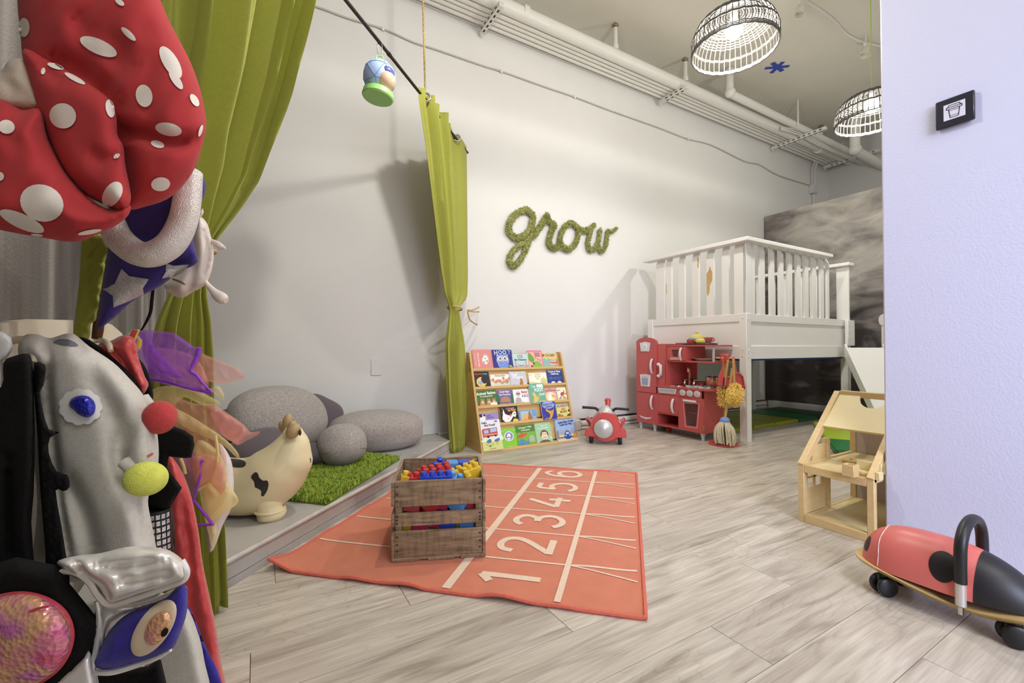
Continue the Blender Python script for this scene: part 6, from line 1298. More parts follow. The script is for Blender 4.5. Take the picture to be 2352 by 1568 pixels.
# wooden board, gently waved
def brd(u, v, z):
    x = -.225 + .475 * u; xx = 2 * u - 1; w_ = .108 * max(0, 1 - abs(xx) ** 3.4) ** .5 * (1 - .10 * math.exp(-((u - .62) / .12) ** 2)) + .002
    return V(x, (2 * v - 1) * w_, .074 + .010 * math.cos(2 * PI * u * .9) - .012 * math.exp(-((u - .62) / .2) ** 2) + z)
bm = NB(); nu, nv = 50, 10
def closed(u, v):
    return brd(u, v * 2, 0.012) if v <= .5 else brd(u, 2 - 2 * v, -.004)
g = [[bm.verts.new(closed(i / nu, j / 24)) for j in range(24)] for i in range(nu + 1)]
for i in range(nu):
    for j in range(24): bm.faces.new((g[i][j], g[i + 1][j], g[i + 1][(j + 1) % 24], g[i][(j + 1) % 24]))
bm.faces.new(g[0]); bm.faces.new(g[-1][::-1]); mk('board', bm, m_lw, t, ang=50)
# handle
hx = .068
for s in (-1, 1):
    bm = NB(); cyl(bm, (hx, s * .098, .07), (hx, s * .098, .142), .0125, seg=14); mk('handle_tube', bm, mat('satin_aluminium', (.84, .82, .80), .3, .5), t)
    bm = NB(); cyl(bm, (hx, s * .098, .045), (hx, s * .098, .066), .007, seg=8); mk('bolt', bm, m_steel, t)
bm = NB(); tube(bm, cr([(hx, -.098, .135), (hx, -.098, .20), (hx, -.088, .25), (hx, -.055, .285), (hx, 0, .298), (hx, .055, .285), (hx, .088, .25), (hx, .098, .20), (hx, .098, .135)], 6), .0148, 14); mk('handle', bm, m_lb, t)
def caster(x, y, a):
    bm = NB(); box(bm, (x, y, .052), (.036, .014, .034), a, .003); cyl(bm, (x, y, .06), (x, y, .072), .014); c = mk('caster', bm, m_blk, t)
    for s in (-1, 1):
        d = V(-math.sin(a), math.cos(a), 0) * (s * .017); bm = NB()
        lathe(bm, [(0, .010), (.022, .010), (.030, .006), (.0315, 0), (.030, -.006), (.022, -.010), (0, -.010)], 26, Matrix.Translation(V(x, y, .032) + d) @ Matrix.Rotation(a, 4, 'Z') @ Matrix.Rotation(PI / 2, 4, 'X')); mk('wheel', bm, m_blk, c)
caster(-.125, -.068, 1.0); caster(-.125, .068, .1); caster(.165, -.066, .55); caster(.165, .066, .2)
bm = NB(); pts = [V(.232 + .016 * k / 60 * 2 + .0045 * math.cos(k * 1.05), -.05 + .0045 * math.sin(k * 1.05), .094 - .0002 * k) + V(.0008 * k, -.0002 * k, -.0003 * k) for k in range(60)]
tube(bm, pts, .0018, 5); mk('spring', bm, m_steel, t)
# ================================================================= CUP SIGN ON THE LAVENDER WALL
c = [onax(px, py, 0, 2.296) for px, py in ((2150, 237), (2238, 206), (2240, 272), (2150, 301))]
sy0, sy1 = (c[0][1] + c[3][1]) / 2, (c[1][1] + c[2][1]) / 2; sz0, sz1 = (c[2][2] + c[3][2]) / 2, (c[0][2] + c[1][2]) / 2
cy, cz, hw, hh = (sy0 + sy1) / 2, (sz0 + sz1) / 2, abs(sy0 - sy1) / 2, abs(sz1 - sz0) / 2
t = thing('cup_sign', 'black square sign with a white coffee cup pictogram on the lavender wall', 'sign', (2.31, cy, cz), -PI / 2)
mk('plate', bb(-hw, hw, -.020, -.006, -hh, hh, .003), mat('navy_black_plate', (.13, .13, .18), .35), t)
mk('wall_mount', bb(-hw * .6, hw * .6, -.008, .0, -hh * .6, hh * .6), m_blk, t)
k = .56
mk('paper', bb(-hw * k, hw * k, -.0212, -.0199, -hh * k, hh * k), mat('sticker_white', (.86, .86, .93), .5), t)
m_ink = mat('ink_black', (.10, .10, .16), .5)
def lines(pl_, wd=.0022):
    bm = NB(); pts = [V(x * hw * k * .84, -.0216, z * hh * k * .84) for x, z in pl_]
    for a_, b_ in zip(pts, pts[1:]): beam(bm, a_ + (a_ - b_).normalized() * wd * .4, b_ + (b_ - a_).normalized() * wd * .4, wd, .0006, up=(0, 1, 0))
    return bm
bm = NB(); q = mk('cup_icon', lines([(-.62, .38), (-.45, -.9), (.45, -.9), (.62, .38)]), m_ink, t, smooth=False)
mk('cup_icon', lines([(-.85, .38), (-.85, .66), (.85, .66), (.85, .38), (-.85, .38)]), m_ink, t, smooth=False); mk('cup_icon', lines([(-.72, .66), (-.58, .95), (.58, .95), (.72, .66)]), m_ink, t, smooth=False)
mk('cup_icon', lines([(-.58, .14), (.58, .14)], .0011), m_ink, t, smooth=False); mk('cup_icon', lines([(-.48, -.62), (.48, -.62)], .0011), m_ink, t, smooth=False)
# ================================================================= DRESS-UP COSTUMES ON THE LEFT WALL
def pdist(P, poly, closed=True):
    A_ = np.array(poly, float); B_ = np.roll(A_, -1, 0) if closed else A_[1:]
    if not closed: A_ = A_[:-1]
    best = np.full(len(P), 1e9)
    for a, b in zip(A_, B_):
        ab = b - a; L2 = max(ab @ ab, 1e-9); tt = np.clip(((P - a) @ ab) / L2, 0, 1); q = a + tt[:, None] * ab
        best = np.minimum(best, np.hypot(*(P - q).T))
    return best
class Puff:
    """stuffed / draped cloth volume: an outline at distance t, rounded to a real thickness, with folds"""
    def __init__(s, outline, t, thick, edge=40, gx=0., gy=0., creases=(), res=7, smooth=5, back=.8, wob=0., wf=.03):
        s.out = [np.array(p) for p in (cr(outline, smooth, True) if smooth else outline)]; s.t, s.thick, s.edge, s.gx, s.gy, s.cre, s.res, s.back, s.wob, s.wf = t, thick, edge, gx, gy, creases, res, back, wob, wf
        s.c = np.mean(np.array(s.out), 0); s.o = dep(s.c[0], s.c[1], t)
    def h(s, P):
        d = pdist(P, s.out); k = np.clip(d / s.edge, 0, 1); h = s.thick * np.sqrt(np.clip(1 - (1 - k) ** 2, 0, 1))
        for pl_, dp_, wd in s.cre:
            q = np.array(cr(pl_, 6)); n_ = len(q); dd = np.full(len(P), 1e9); ss = np.zeros(len(P))
            for i in range(n_ - 1):
                di = pdist(P, q[i:i + 2], False); u = di < dd; dd[u] = di[u]; ss[u] = (i + .5) / (n_ - 1)
            h = h - dp_ * np.exp(-(dd / (wd * 1.25)) ** 2) * np.sin(PI * np.clip(ss, .03, .97)) ** .6 * np.clip(k * 2.5, 0, 1)
        if s.wob: h = h + s.wob * np.sin(P[:, 0] * s.wf * 2.1 + np.sin(P[:, 1] * s.wf) * 2) * np.cos(P[:, 1] * s.wf * .9 + P[:, 0] * s.wf * .5) * np.clip(k, 0, 1)
        return h
    def pos(s, P, off): 
        tt = s.t + s.gx * (P[:, 0] - s.c[0]) + s.gy * (P[:, 1] - s.c[1]) - off
        return [V(dep(p[0], p[1], k) - s.org) for p, k in zip(P, tt)]
    def tri(s, outline, res):
        vs2 = [Vector((float(p[0]), float(p[1]))) for p in outline]; n = len(vs2); A_ = np.array(outline, float)
        x0, y0 = A_.min(0); x1, y1 = A_.max(0); gx, gy = np.meshgrid(np.arange(x0 + res * .5, x1, res), np.arange(y0 + res * .5, y1, res * .87))
        gx = gx + (np.arange(gx.shape[0]) % 2)[:, None] * res * .5; G = np.stack([gx.ravel(), gy.ravel()], 1); G = G[pdist(G, A_) > res * .45]
        r = delaunay_2d_cdt(vs2 + [Vector((float(a), float(b))) for a, b in G], [], [list(range(n))], 1, 1e-4)
        P = np.array([(v.x, v.y) for v in r[0]]); used = sorted({i for f in r[2] for i in f}); mp = {i: k for k, i in enumerate(used)}
        return P[used], [[mp[i] for i in f] for f in r[2]]
    def build(s, name, m, parent, org, ang=180, **kw):
        s.org = np.array(org); P, F = s.tri(s.out, s.res); h = s.h(P)
        if s.back < 0:
            bm = NB(); fr = [bm.verts.new(p) for p in s.pos(P, h)]
            for f in F: bm.faces.new([fr[i] for i in f])
            return mk(name, bm, m, parent, ang=ang, **kw)
        edge = pdist(P, s.out) < .05
        bm = NB(); fr = [bm.verts.new(p) for p in s.pos(P, h)]
        bk = [fr[i] if edge[i] else None for i in range(len(P))]; bp_s = s.pos(P, -s.thick * s.back * np.sqrt(np.clip(1 - (1 - np.clip(pdist(P, s.out) / s.edge, 0, 1)) ** 2, 0, 1)))
        for i, p in enumerate(bp_s):
            if bk[i] is None: bk[i] = bm.verts.new(p)
        for f in F:
            bm.faces.new([fr[i] for i in f])
            try: bm.faces.new([bk[i] for i in f][::-1])
            except ValueError: pass
        return mk(name, bm, m, parent, ang=ang, **kw)
    def patch(s, name, outline, m, parent, off=.0016, smooth=5, res=6, raise_=0., **kw):
        o2 = cr(outline, smooth, True) if smooth else outline
        P, F = s.tri(o2, res); bm = NB(); d = pdist(P, o2); hh = s.h(P) + off + (raise_ * np.sqrt(np.clip(1 - (1 - np.clip(d / (max(d.max(), 1)), 0, 1)) ** 2, 0, 1)) if raise_ else 0)
        fr = [bm.verts.new(p) for p in s.pos(P, hh)]
        for f in F: bm.faces.new([fr[i] for i in f])
        return mk(name, bm, m, parent, ang=180, **kw)
def ptube(pts, t, r, seg=12, n=5, org=None, flat=1.):   # tube through image points at distance t (number or list), radius in px
    tt = t if isinstance(t, (list, tuple)) else [t] * len(pts); rr = r if isinstance(r, (list, tuple)) else [r] * len(pts)
    Q = cr([(p[0], p[1], a, b) for p, a, b in zip(pts, tt, rr)], n)
    bm = NB(); tube(bm, [V(dep(q[0], q[1], q[2]) - org) for q in Q], [q[3] * q[2] / FPX for q in Q], seg, flat=flat); return bm
def glitter(name, cols, rough=.3, metal=.5, scale=60, fine=260):
    if name in MATS: return MATS[name]
    m = bpy.data.materials.new(name); m.use_nodes = True; nt = m.node_tree; N = nt.nodes; L = nt.links; b = N['Principled BSDF']
    tc = N.new('ShaderNodeTexCoord'); n = N.new('ShaderNodeTexNoise'); n.inputs['Scale'].default_value = scale; n.inputs['Detail'].default_value = 2; L.new(tc.outputs['Object'], n.inputs['Vector'])
    r = N.new('ShaderNodeValToRGB'); e = r.color_ramp.elements; e[0].position = .3; e[0].color = (*lin(cols[0]), 1); e[1].position = .72; e[1].color = (*lin(cols[-1]), 1)
    for k, c in enumerate(cols[1:-1]): x = e.new(.3 + .42 * (k + 1) / (len(cols) - 1)); x.color = (*lin(c), 1)
    L.new(n.outputs[0], r.inputs[0])
    v = N.new('ShaderNodeTexVoronoi'); v.inputs['Scale'].default_value = fine; L.new(tc.outputs['Object'], v.inputs['Vector'])
    mx = N.new('ShaderNodeMix'); mx.data_type = 'RGBA'; mx.blend_type = 'SCREEN'; mr = N.new('ShaderNodeMapRange'); mr.inputs[1].default_value = .12; mr.inputs[2].default_value = .0; mr.inputs[3].default_value = 0; mr.inputs[4].default_value = .55; L.new(v.outputs['Distance'], mr.inputs[0])
    L.new(mr.outputs[0], mx.inputs['Factor']); L.new(r.outputs[0], mx.inputs['A']); mx.inputs['B'].default_value = (1, 1, 1, 1); L.new(mx.outputs['Result'], b.inputs['Base Color'])
    bp = N.new('ShaderNodeBump'); bp.inputs['Strength'].default_value = .5; bp.inputs['Distance'].default_value = .004; L.new(v.outputs['Distance'], bp.inputs['Height']); L.new(bp.outputs[0], b.inputs['Normal'])
    b.inputs['Roughness'].default_value = rough; b.inputs['Metallic'].default_value = metal; MATS[name] = m; return m
m_hat = mat('red_cotton', (.72, .235, .245), .9, var=.05, vs=12, bump=.06, bs=500, sheen=.05, spec=.2); m_dot = mat('cream_dot_print', (.93, .89, .85), .85)
m_navy = mat('royal_blue_velvet', (.22, .17, .47), .85, var=.12, vs=30, sheen=.08); m_sst = mat('silver_star_cloth', (.78, .77, .76), .4, .3, var=.12, vs=90, bump=.3, bs=200)
m_boa = glitter('silver_glitter', ((.84, .80, .75), (.98, .97, .95)), .3, .15, 20, 480); m_fle = mat('light_grey_fleece', (.80, .785, .75), 1.0, var=.05, vs=160, bump=.3, bs=750, spec=.1)
m_bvel = mat('black_velvet', (.06, .055, .055), .95, var=.3, vs=160, bump=.15, bs=500, spec=.2); m_felt_g = mat('olive_green_felt', (.60, .63, .24), .9, var=.06, vs=20, bump=.15, bs=300); m_brn = mat('brown_felt', (.40, .27, .15), .9, bump=.4, bs=150)
m_wsat = mat('ivory_satin', (.87, .82, .77), .45, sheen=.2); m_slv = mat('silver_lame', (.93, .92, .90), .3, .35, var=.05, vs=20, bump=.06, bs=40); m_rsat = mat('red_satin', (.76, .24, .24), .38, sheen=.2, var=.04, vs=12)
m_iri = glitter('iridescent_pink', ((.86, .34, .46), (.90, .50, .66), (.92, .72, .52), (.84, .48, .74), (.86, .38, .50)), .2, .35, 14, 170); m_bfur = mat('bright_blue_plush', (.17, .13, .55), .9, var=.25, vs=60, sheen=.08, bump=.2, bs=400)
def sheer(name, col, a):
    m = bpy.data.materials.new(name); m.use_nodes = True; nt = m.node_tree; N = nt.nodes; L = nt.links; N.remove(N['Principled BSDF']); out = N['Material Output']
    d = N.new('ShaderNodeBsdfDiffuse'); tr = N.new('ShaderNodeBsdfTranslucent'); tp = N.new('ShaderNodeBsdfTransparent'); c = (*lin(col), 1)
    d.inputs[0].default_value = c; tr.inputs[0].default_value = c; m1 = N.new('ShaderNodeMixShader'); m1.inputs[0].default_value = .45; m2 = N.new('ShaderNodeMixShader'); m2.inputs[0].default_value = a
    L.new(d.outputs[0], m1.inputs[1]); L.new(tr.outputs[0], m1.inputs[2]); L.new(tp.outputs[0], m2.inputs[1]); L.new(m1.outputs[0], m2.inputs[2]); L.new(m2.outputs[0], out.inputs[0])
    return m
m_tp, m_tk, m_ty_, m_tv = sheer('sheer_purple', (.70, .40, .90), .62), sheer('sheer_pink', (.97, .70, .66), .5), sheer('sheer_yellow', (.98, .93, .68), .6), sheer('sheer_violet', (.80, .50, .82), .5)
m_tpo = mat('purple_hem', (.58, .25, .80), .6); m_hook = mat('cream_peg', (.88, .83, .72), .4); m_cream = mat('cream_board', (.87, .83, .74), .5)
WL = -.449
# ---- hook boards and pegs
def wboard(name, label, pts, x=WL, th=.02, smooth=4):
    o = onax(*pts[0], 0, x); q = [onax(px, py, 0, x + th) - o for px, py in pts]; q = [(p[1], p[2]) for p in (cr(q, smooth, True) if smooth else q)]
    bm = NB(); prism(bm, q, 0, th, Matrix(((0, 1, 0, 0), (1, 0, 0, 0), (0, 0, 1, 0), (0, 0, 0, 1)))); return mk(name, bm, m_cream, loc=o, label=label, cat='hook board', group='cream hook boards', smooth=False)
wboard('hook_board', 'cream hook board on the left wall behind the grey fleece costume', [(-140, 770), (-60, 752), (20, 740), (90, 733), (168, 735), (168, 800), (90, 812), (-140, 870)], smooth=0)
wboard('hook_board', 'rounded cream hook board end below the blue star hat', [(205, 733), (232, 736), (258, 746), (280, 765), (292, 790), (292, 815), (205, 815)], smooth=0)
def peg(label, pts, t, r):
    o = dep(*pts[0], t[0]); mk('coat_peg', ptube(pts, t, r, 12, 6, o), m_hook, loc=o, label=label, cat='coat peg', group='cream coat pegs')
peg('cream coat peg holding the grey fleece costume', [(25, 783), (48, 780), (68, 785), (81, 800), (85, 820), (80, 832)], [.84, .80, .76, .735, .72, .715], [9, 9, 10, 10, 10, 7])
peg('cream coat peg in front of the red satin jacket', [(222, 782), (238, 782), (250, 792), (255, 806)], [1.05, .95, .90, .89], [6, 6, 6.5, 5])
peg('cream coat peg beside the purple veil', [(298, 770), (312, 775), (320, 790), (312, 806)], [1.25, 1.18, 1.15, 1.14], [6, 6, 6.5, 5])
o = dep(5, 860, .70); P = Puff([(-60, 760), (5, 760), (26, 775), (30, 800), (20, 818), (6, 830), (2, 965), (-60, 965)], .72, .012, 16, smooth=0, res=9)
ob = P.build('rounded_bracket', m_white, None, o, ang=60); ob.location = tuple(float(v) for v in o); tag(ob, 'white rounded bracket at the far left edge beside the black velvet strip', 'bracket')
# ---- polka dot hat
o = dep(220, 300, .76); t = thing('polka_dot_hat', 'big stuffed red hat with cream polka dots at the top left', 'hat', o)
A_ = Puff([(52, -70), (200, -90), (330, -60), (392, 55), (447, 165), (473, 270), (466, 330), (440, 400), (392, 452), (335, 474), (290, 478), (270, 420), (240, 320), (150, 220), (66, 160), (48, 90)], .755, .075, 110, creases=[([(255, 290), (300, 300), (400, 325), (462, 312)], .028, 15), ([(110, 120), (200, 168), (268, 240)], .022, 20), ([(160, 30), (240, 120), (330, 160)], .010, 22), ([(285, 330), (295, 420), (290, 475)], .014, 18)], res=8, wob=.004)
A_.build('crown_lobe', m_hat, t, o)
B2 = Puff([(52, 115), (110, 138), (180, 178), (245, 222), (266, 262), (270, 310), (283, 335), (288, 380), (298, 430), (300, 462), (282, 488), (240, 470), (185, 440), (140, 385), (105, 310), (75, 220)], .69, .038, 50, creases=[([(200, 345), (240, 368), (283, 350)], .010, 18), ([(150, 410), (215, 450), (262, 488)], .02, 12), ([(80, 150), (150, 190)], .01, 16)], res=7, gx=-.0001)
B2.build('folded_lobe', m_hat, t, o)
C2 = Puff([(-90, 235), (0, 228), (48, 252), (92, 252), (110, 318), (150, 395), (205, 455), (258, 482), (298, 468), (296, 492), (270, 516), (235, 533), (175, 555), (100, 546), (0, 528), (-90, 505)], .68, .055, 80, creases=[([(95, 260), (120, 340), (190, 440)], .02, 16), ([(150, 440), (215, 478), (262, 490)], .014, 14)], res=8, wob=.003)
C2.build('brim_lobe', m_hat, t, o)
for P_, dots in ((A_, [(55, 63, 13, 22, 0), (226, 107, 46, 17, .42), (295, 78, 22, 7, .75), (392, 143, 17, 42, -.55), (404, 183, 9, 26, -.6), (331, 220, 19, 26, -.2), (387, 297, 31, 15, .2), (362, 331, 16, 8, .3), (369, 423, 22, 16, -.1), (447, 230, 8, 16, -.55), (461, 300, 4, 14, .3), (275, 5, 12, 6, .6), (160, 172, 4, 5, 0)]),
                 (B2, [(128, 152, 20, 6, .3), (172, 180, 27, 6, .5), (144, 266, 31, 29, .3), (253, 249, 10, 21, -.2), (258, 446, 20, 32, .55), (99, 163, 5, 8, .2), (268, 358, 8, 5, -.6)]),
                 (C2, [(96, 466, 51, 42, .35), (50, 508, 56, 17, .42), (206, 533, 28, 5, -.18), (15, 291, 19, 16, .2), (0, 405, 9, 10, 0), (85, 540, 14, 3, .1)])):
    for x, y, rx, ry, a in dots: P_.patch('polka_dot', ellp(x, y, rx, ry, 22, rot=a), m_dot, t, .0022, 0, max(3.5, min(rx, ry) / 2.5))
Puff([(-60, 190), (0, 165), (20, 140), (60, 140), (95, 215), (95, 250), (50, 258), (-60, 245)], .72, .03, 30, res=8, wob=.002, wf=.05).build('fleece_lining', mat('cream_fleece', (.82, .77, .70), .95, bump=.2, bs=500), t, o)
# ---- blue star hat with glitter roll
o = dep(330, 590, .90); t = thing('star_hat', 'royal blue wizard hat with silver stars hanging below the polka dot hat', 'hat', o)
S_ = Puff([(250, 470), (330, 440), (440, 392), (474, 424), (462, 470), (456, 520), (444, 548), (452, 585), (455, 600), (440, 612), (415, 622), (372, 655), (328, 678), (300, 695), (262, 730), (230, 754), (222, 748), (228, 690), (238, 630), (248, 560)], .93, .035, 40, creases=[([(340, 560), (400, 600), (450, 590)], .02, 14)], smooth=3, res=7)
S_.build('hat_body', m_navy, t, o)
S_.patch('star', [(279, 617), (297, 634), (342, 641), (328, 662), (331, 676), (300, 690), (261, 706), (259, 679), (235, 664), (263, 652)], m_sst, t, .003, 0, 5)
S_.patch('star', [(381, 604), (398, 610), (434, 607), (420, 626), (395, 637), (372, 639), (381, 624)], m_sst, t, .003, 0, 5)
S_.patch('star', [(449, 425), (456, 430), (462, 452), (455, 478), (440, 495), (436, 470)], m_sst, t, .003, 0, 5)
mk('glitter_roll', ptube([(258, 508), (272, 545), (310, 578), (350, 584), (392, 560), (418, 515), (430, 460), (436, 395)], [.84, .84, .84, .84, .845, .85, .86, .87], [24, 28, 29, 29, 29, 28, 27, 25], 20, 7, o), m_boa, t)
# ---- green felt frond
o = dep(205, 660, .95); t = thing('felt_frond', 'olive green felt dragon tail with scalloped edge behind the star hat', 'costume piece', o)
G_ = Puff([(190, 545), (225, 535), (255, 560), (252, 585), (240, 600), (246, 625), (236, 645), (234, 668), (228, 680), (236, 700), (224, 712), (220, 735), (208, 745), (205, 775), (170, 790), (171, 740), (178, 680), (184, 620)], .97, .012, 14, smooth=3, res=6, wob=.004, wf=.12); G_.build('leaf', m_felt_g, t, o)
mk('brown_stem', ptube([(232, 560), (236, 640), (230, 700), (226, 750), (222, 778)], 1.0, [9, 9, 8, 10, 9], 10, 5, o), m_brn, t)
# ---- ivory soft creature
o = dep(445, 590, 1.13); t = thing('ivory_costume', 'ivory satin costume piece with two dangling feelers beside the left curtain', 'costume piece', o)
Puff([(452, 495), (474, 510), (485, 545), (491, 580), (488, 612), (478, 642), (466, 658), (440, 672), (418, 684), (394, 676), (376, 656), (395, 636), (425, 610), (440, 570), (440, 525)], 1.13, .05, 30, creases=[([(468, 520), (478, 580), (462, 640)], .02, 9), ([(440, 560), (445, 620), (430, 670)], .015, 10)], res=6).build('body', m_wsat, t, o)
mk('feeler', ptube([(470, 547), (486, 553), (498, 560), (508, 567), (518, 570)], 1.12, [4, 4.5, 7, 7, 2.5], 12, 5, o), m_wsat, t)
mk('feeler', ptube([(468, 642), (478, 655), (490, 668), (500, 678), (512, 686), (520, 690)], 1.12, [5, 5.5, 8, 12, 13, 7], 12, 5, o), m_wsat, t)
Puff([(452, 495), (466, 478), (468, 488), (455, 512)], 1.12, .01, 6, smooth=0, res=4).build('ear_tip', m_wsat, t, o)
mk('olive_strap', ptube([(398, 641), (412, 646), (424, 653)], 1.07, [4, 5, 3], 8, 4, o, .5), mat('olive_strap', (.38, .36, .18), .7), t)
o = dep(345, 700, 1.05); mk('velvet_strap', ptube([(352, 660), (349, 690), (346, 715), (338, 735), (325, 758)], 1.05, [8, 9, 9, 8, 5], 8, 5, o, .35), m_bvel, loc=o, label='narrow black velvet strap hanging above the purple veil', cat='strap')
# ---- red satin jacket
o = dep(280, 840, .93); t = thing('satin_jacket', 'red satin jacket with black collar hanging behind the grey fleece costume', 'costume', o)
Puff([(226, 790), (255, 782), (282, 770), (308, 778), (318, 820), (332, 862), (341, 885), (322, 908), (298, 870), (250, 830), (225, 812)], .93, .04, 24, creases=[([(255, 800), (285, 830), (310, 870)], .02, 8), ([(300, 790), (325, 860)], .015, 8)], res=6).build('collar', m_rsat, t, o)
Puff([(166, 776), (186, 774), (214, 785), (262, 822), (300, 860), (330, 905), (318, 912), (270, 850), (210, 806), (170, 792)], .90, .02, 10, res=6).build('black_lapel', m_bvel, t, o)
Puff([(300, 868), (312, 820), (338, 850), (352, 905), (344, 930), (325, 905)], .96, .02, 12, res=6).build('black_panel', m_bvel, t, o)
mk('ribbon', ptube([(318, 758), (310, 775), (304, 790), (314, 800), (322, 780)], .98, [6, 8, 7, 6, 4], 8, 5, o, .4), mat('ribbon_yellow', (.86, .74, .28), .6), t)
mk('ribbon', ptube([(312, 758), (303, 772), (300, 788)], .97, [6, 7, 5], 8, 5, o, .4), mat('ribbon_red', (.72, .24, .20), .6), t)
# ---- long red cape
o = dep(450, 1350, 1.02); t = thing('red_cape', 'long red satin cape hanging low in front of the left curtain', 'cape', o)
Puff([(385, 1045), (402, 1058), (424, 1095), (442, 1150), (456, 1220), (466, 1295), (484, 1380), (498, 1450), (508, 1520), (520, 1640), (400, 1640), (395, 1450), (400, 1330), (385, 1240), (378, 1130)], 1.02, .05, 26, creases=[([(415, 1120), (435, 1250), (450, 1400)], .015, 9), ([(430, 1350), (455, 1450), (470, 1560)], .012, 9)], res=9, smooth=4, wob=.004, wf=.06).build('cloth', m_rsat, t, o)
# ---- tulle costume
o = dep(450, 1000, 1.16); t = thing('fairy_dress', 'sheer purple, pink and yellow fairy dress hanging by the stage', 'costume', o)
def sheet(name, pts, m, tt, th=.012, wob=.008, wf=.07, smooth=3, res=6, gx=0.): return Puff(pts, tt, th, 12, smooth=smooth, res=res, wob=wob, wf=wf, gx=gx, back=-1).build(name, m, t, o)
sheet('pink_petal', [(452, 812), (480, 818), (520, 835), (548, 846), (563, 867), (540, 874), (515, 881), (480, 876), (455, 868)], m_tk, 1.20)
sheet('pink_petal', [(330, 800), (380, 800), (440, 815), (468, 850), (478, 890), (430, 880), (380, 860)], m_tk, 1.17)
sheet('purple_veil', [(305, 778), (325, 758), (360, 760), (402, 766), (445, 796), (464, 798), (458, 830), (440, 855), (462, 872), (489, 902), (462, 903), (410, 888), (345, 872), (332, 840)], m_tp, 1.12, smooth=2)
sheet('purple_veil', [(322, 762), (345, 778), (372, 820), (420, 868), (380, 862), (340, 850)], m_tp, 1.10, smooth=2)
mk('purple_hem', ptube([(338, 869), (380, 876), (430, 890), (487, 902)], 1.11, [3.5, 3, 3, 3], 6, 5, o), m_tpo, t)
mk('purple_hem', ptube([(458, 798), (450, 822), (438, 850), (452, 862), (466, 880), (488, 902)], 1.11, [4.5, 4, 3.5, 4, 3, 2.5], 6, 5, o), m_tpo, t)
sheet('yellow_petal', [(350, 895), (400, 885), (450, 895), (500, 920), (502, 930), (460, 928), (425, 912), (400, 930), (360, 930)], m_ty_, 1.15)
sheet('yellow_petal', [(478, 896), (500, 886), (512, 900), (516, 920), (505, 914), (492, 902)], m_ty_, 1.16)
sheet('pink_petal', [(388, 905), (440, 925), (490, 930), (525, 950), (560, 975), (575, 992), (597, 990), (590, 1000), (565, 1012), (545, 1022), (520, 1005), (470, 985), (420, 960)], m_tk, 1.19, gx=.0002)
sheet('pink_petal', [(480, 935), (520, 950), (565, 985), (548, 1015), (510, 1000)], m_tk, 1.17)
sheet('yellow_petal', [(380, 930), (420, 945), (470, 975), (520, 1010), (548, 1042), (545, 1052), (510, 1020), (450, 995), (400, 965)], m_ty_, 1.14)
sheet('pink_petal', [(360, 920), (430, 960), (500, 1010), (520, 1060), (500, 1110), (450, 1100), (410, 1040), (370, 980)], m_tk, 1.15)
sheet('violet_petal', [(400, 1040), (440, 1040), (468, 1060), (465, 1100), (450, 1130), (440, 1150), (418, 1090)], m_tv, 1.13)
sheet('yellow_petal', [(455, 1010), (495, 1030), (515, 1060), (528, 1110), (548, 1150), (530, 1168), (500, 1190), (498, 1235), (486, 1255), (480, 1230), (472, 1200), (458, 1130), (450, 1060)], m_ty_, 1.12)
sheet('yellow_petal', [(470, 1100), (520, 1120), (548, 1148), (515, 1180), (480, 1190)], m_ty_, 1.11)
sheet('pink_petal', [(440, 1050), (490, 1045), (520, 1090), (508, 1140), (480, 1110), (455, 1120)], m_tk, 1.105)
for pts in ([(462, 1055), (460, 1090), (450, 1130), (440, 1160)], [(446, 1150), (462, 1170), (478, 1190), (488, 1204)], [(455, 1205), (470, 1205), (490, 1204)], [(460, 1055), (468, 1060)]): mk('purple_hem', ptube(pts, 1.095, 3, 6, 4, o), m_tpo, t)
for pts in ([(495, 1000), (500, 1040), (495, 1080), (480, 1110), (455, 1125)], [(415, 1052), (422, 1070), (426, 1088)]): mk('yellow_seam', ptube(pts, 1.10, [3.5] * len(pts), 6, 4, o), mat('yellow_seam', (.86, .79, .50), .7), t)
Puff([(500, 1020), (520, 1035), (534, 1070), (537, 1130), (530, 1170), (512, 1205), (492, 1258), (478, 1262), (470, 1180), (480, 1080)], 1.19, .035, 24, res=7).build('white_bodice', mat('white_satin', (.90, .87, .84), .5), t, o)
# ---- black felt paws and sequin sleeve
o = dep(385, 1070, .86); t = thing('felt_costume', 'black felt costume with square arms and silver sequin sleeve', 'costume', o)
Puff([(330, 975), (370, 978), (392, 976), (425, 988), (444, 1002), (447, 1022), (440, 1050), (425, 1052), (388, 1048), (384, 1075), (402, 1098), (418, 1120), (400, 1150), (380, 1174), (338, 1166), (325, 1100)], .87, .022, 12, smooth=0, res=6).build('body', m_bvel, t, o, ang=50)
bm = NB(); c = [(361, 1168), (361, 1200), (362, 1235), (366, 1275)]; mk('sleeve', ptube(c, .86, [26, 27, 27, 27], 24, 4, o), m_blk, t)
bm = NB(); ax_ = cr([(*q, 0) for q in c], 4)
for i in range(7):
    y = 1175 + i * 14.5; x = 361 + (y - 1168) * .04; ctr = dep(x, y + 5, .86) - o; r = 27.6 * .86 / FPX
    for k in range(9):
        a = -PI / 2 + (k - 4) * .36
        def q_(da, dy): aa = a + da; return V(ctr) + V(RV) * (r * math.cos(aa)) + V(FV) * (r * math.sin(aa)) - V(UV) * (dy * .86 / FPX)
        bm.faces.new([bm.verts.new(q_(-.13, -5)), bm.verts.new(q_(.13, -5)), bm.verts.new(q_(.13, 5)), bm.verts.new(q_(-.13, 5))])
mk('sequin', bm, glitter('sequin_silver', ((.72, .70, .74), (.90, .88, .86)), .2, .7, 60, 300), t, smooth=False)
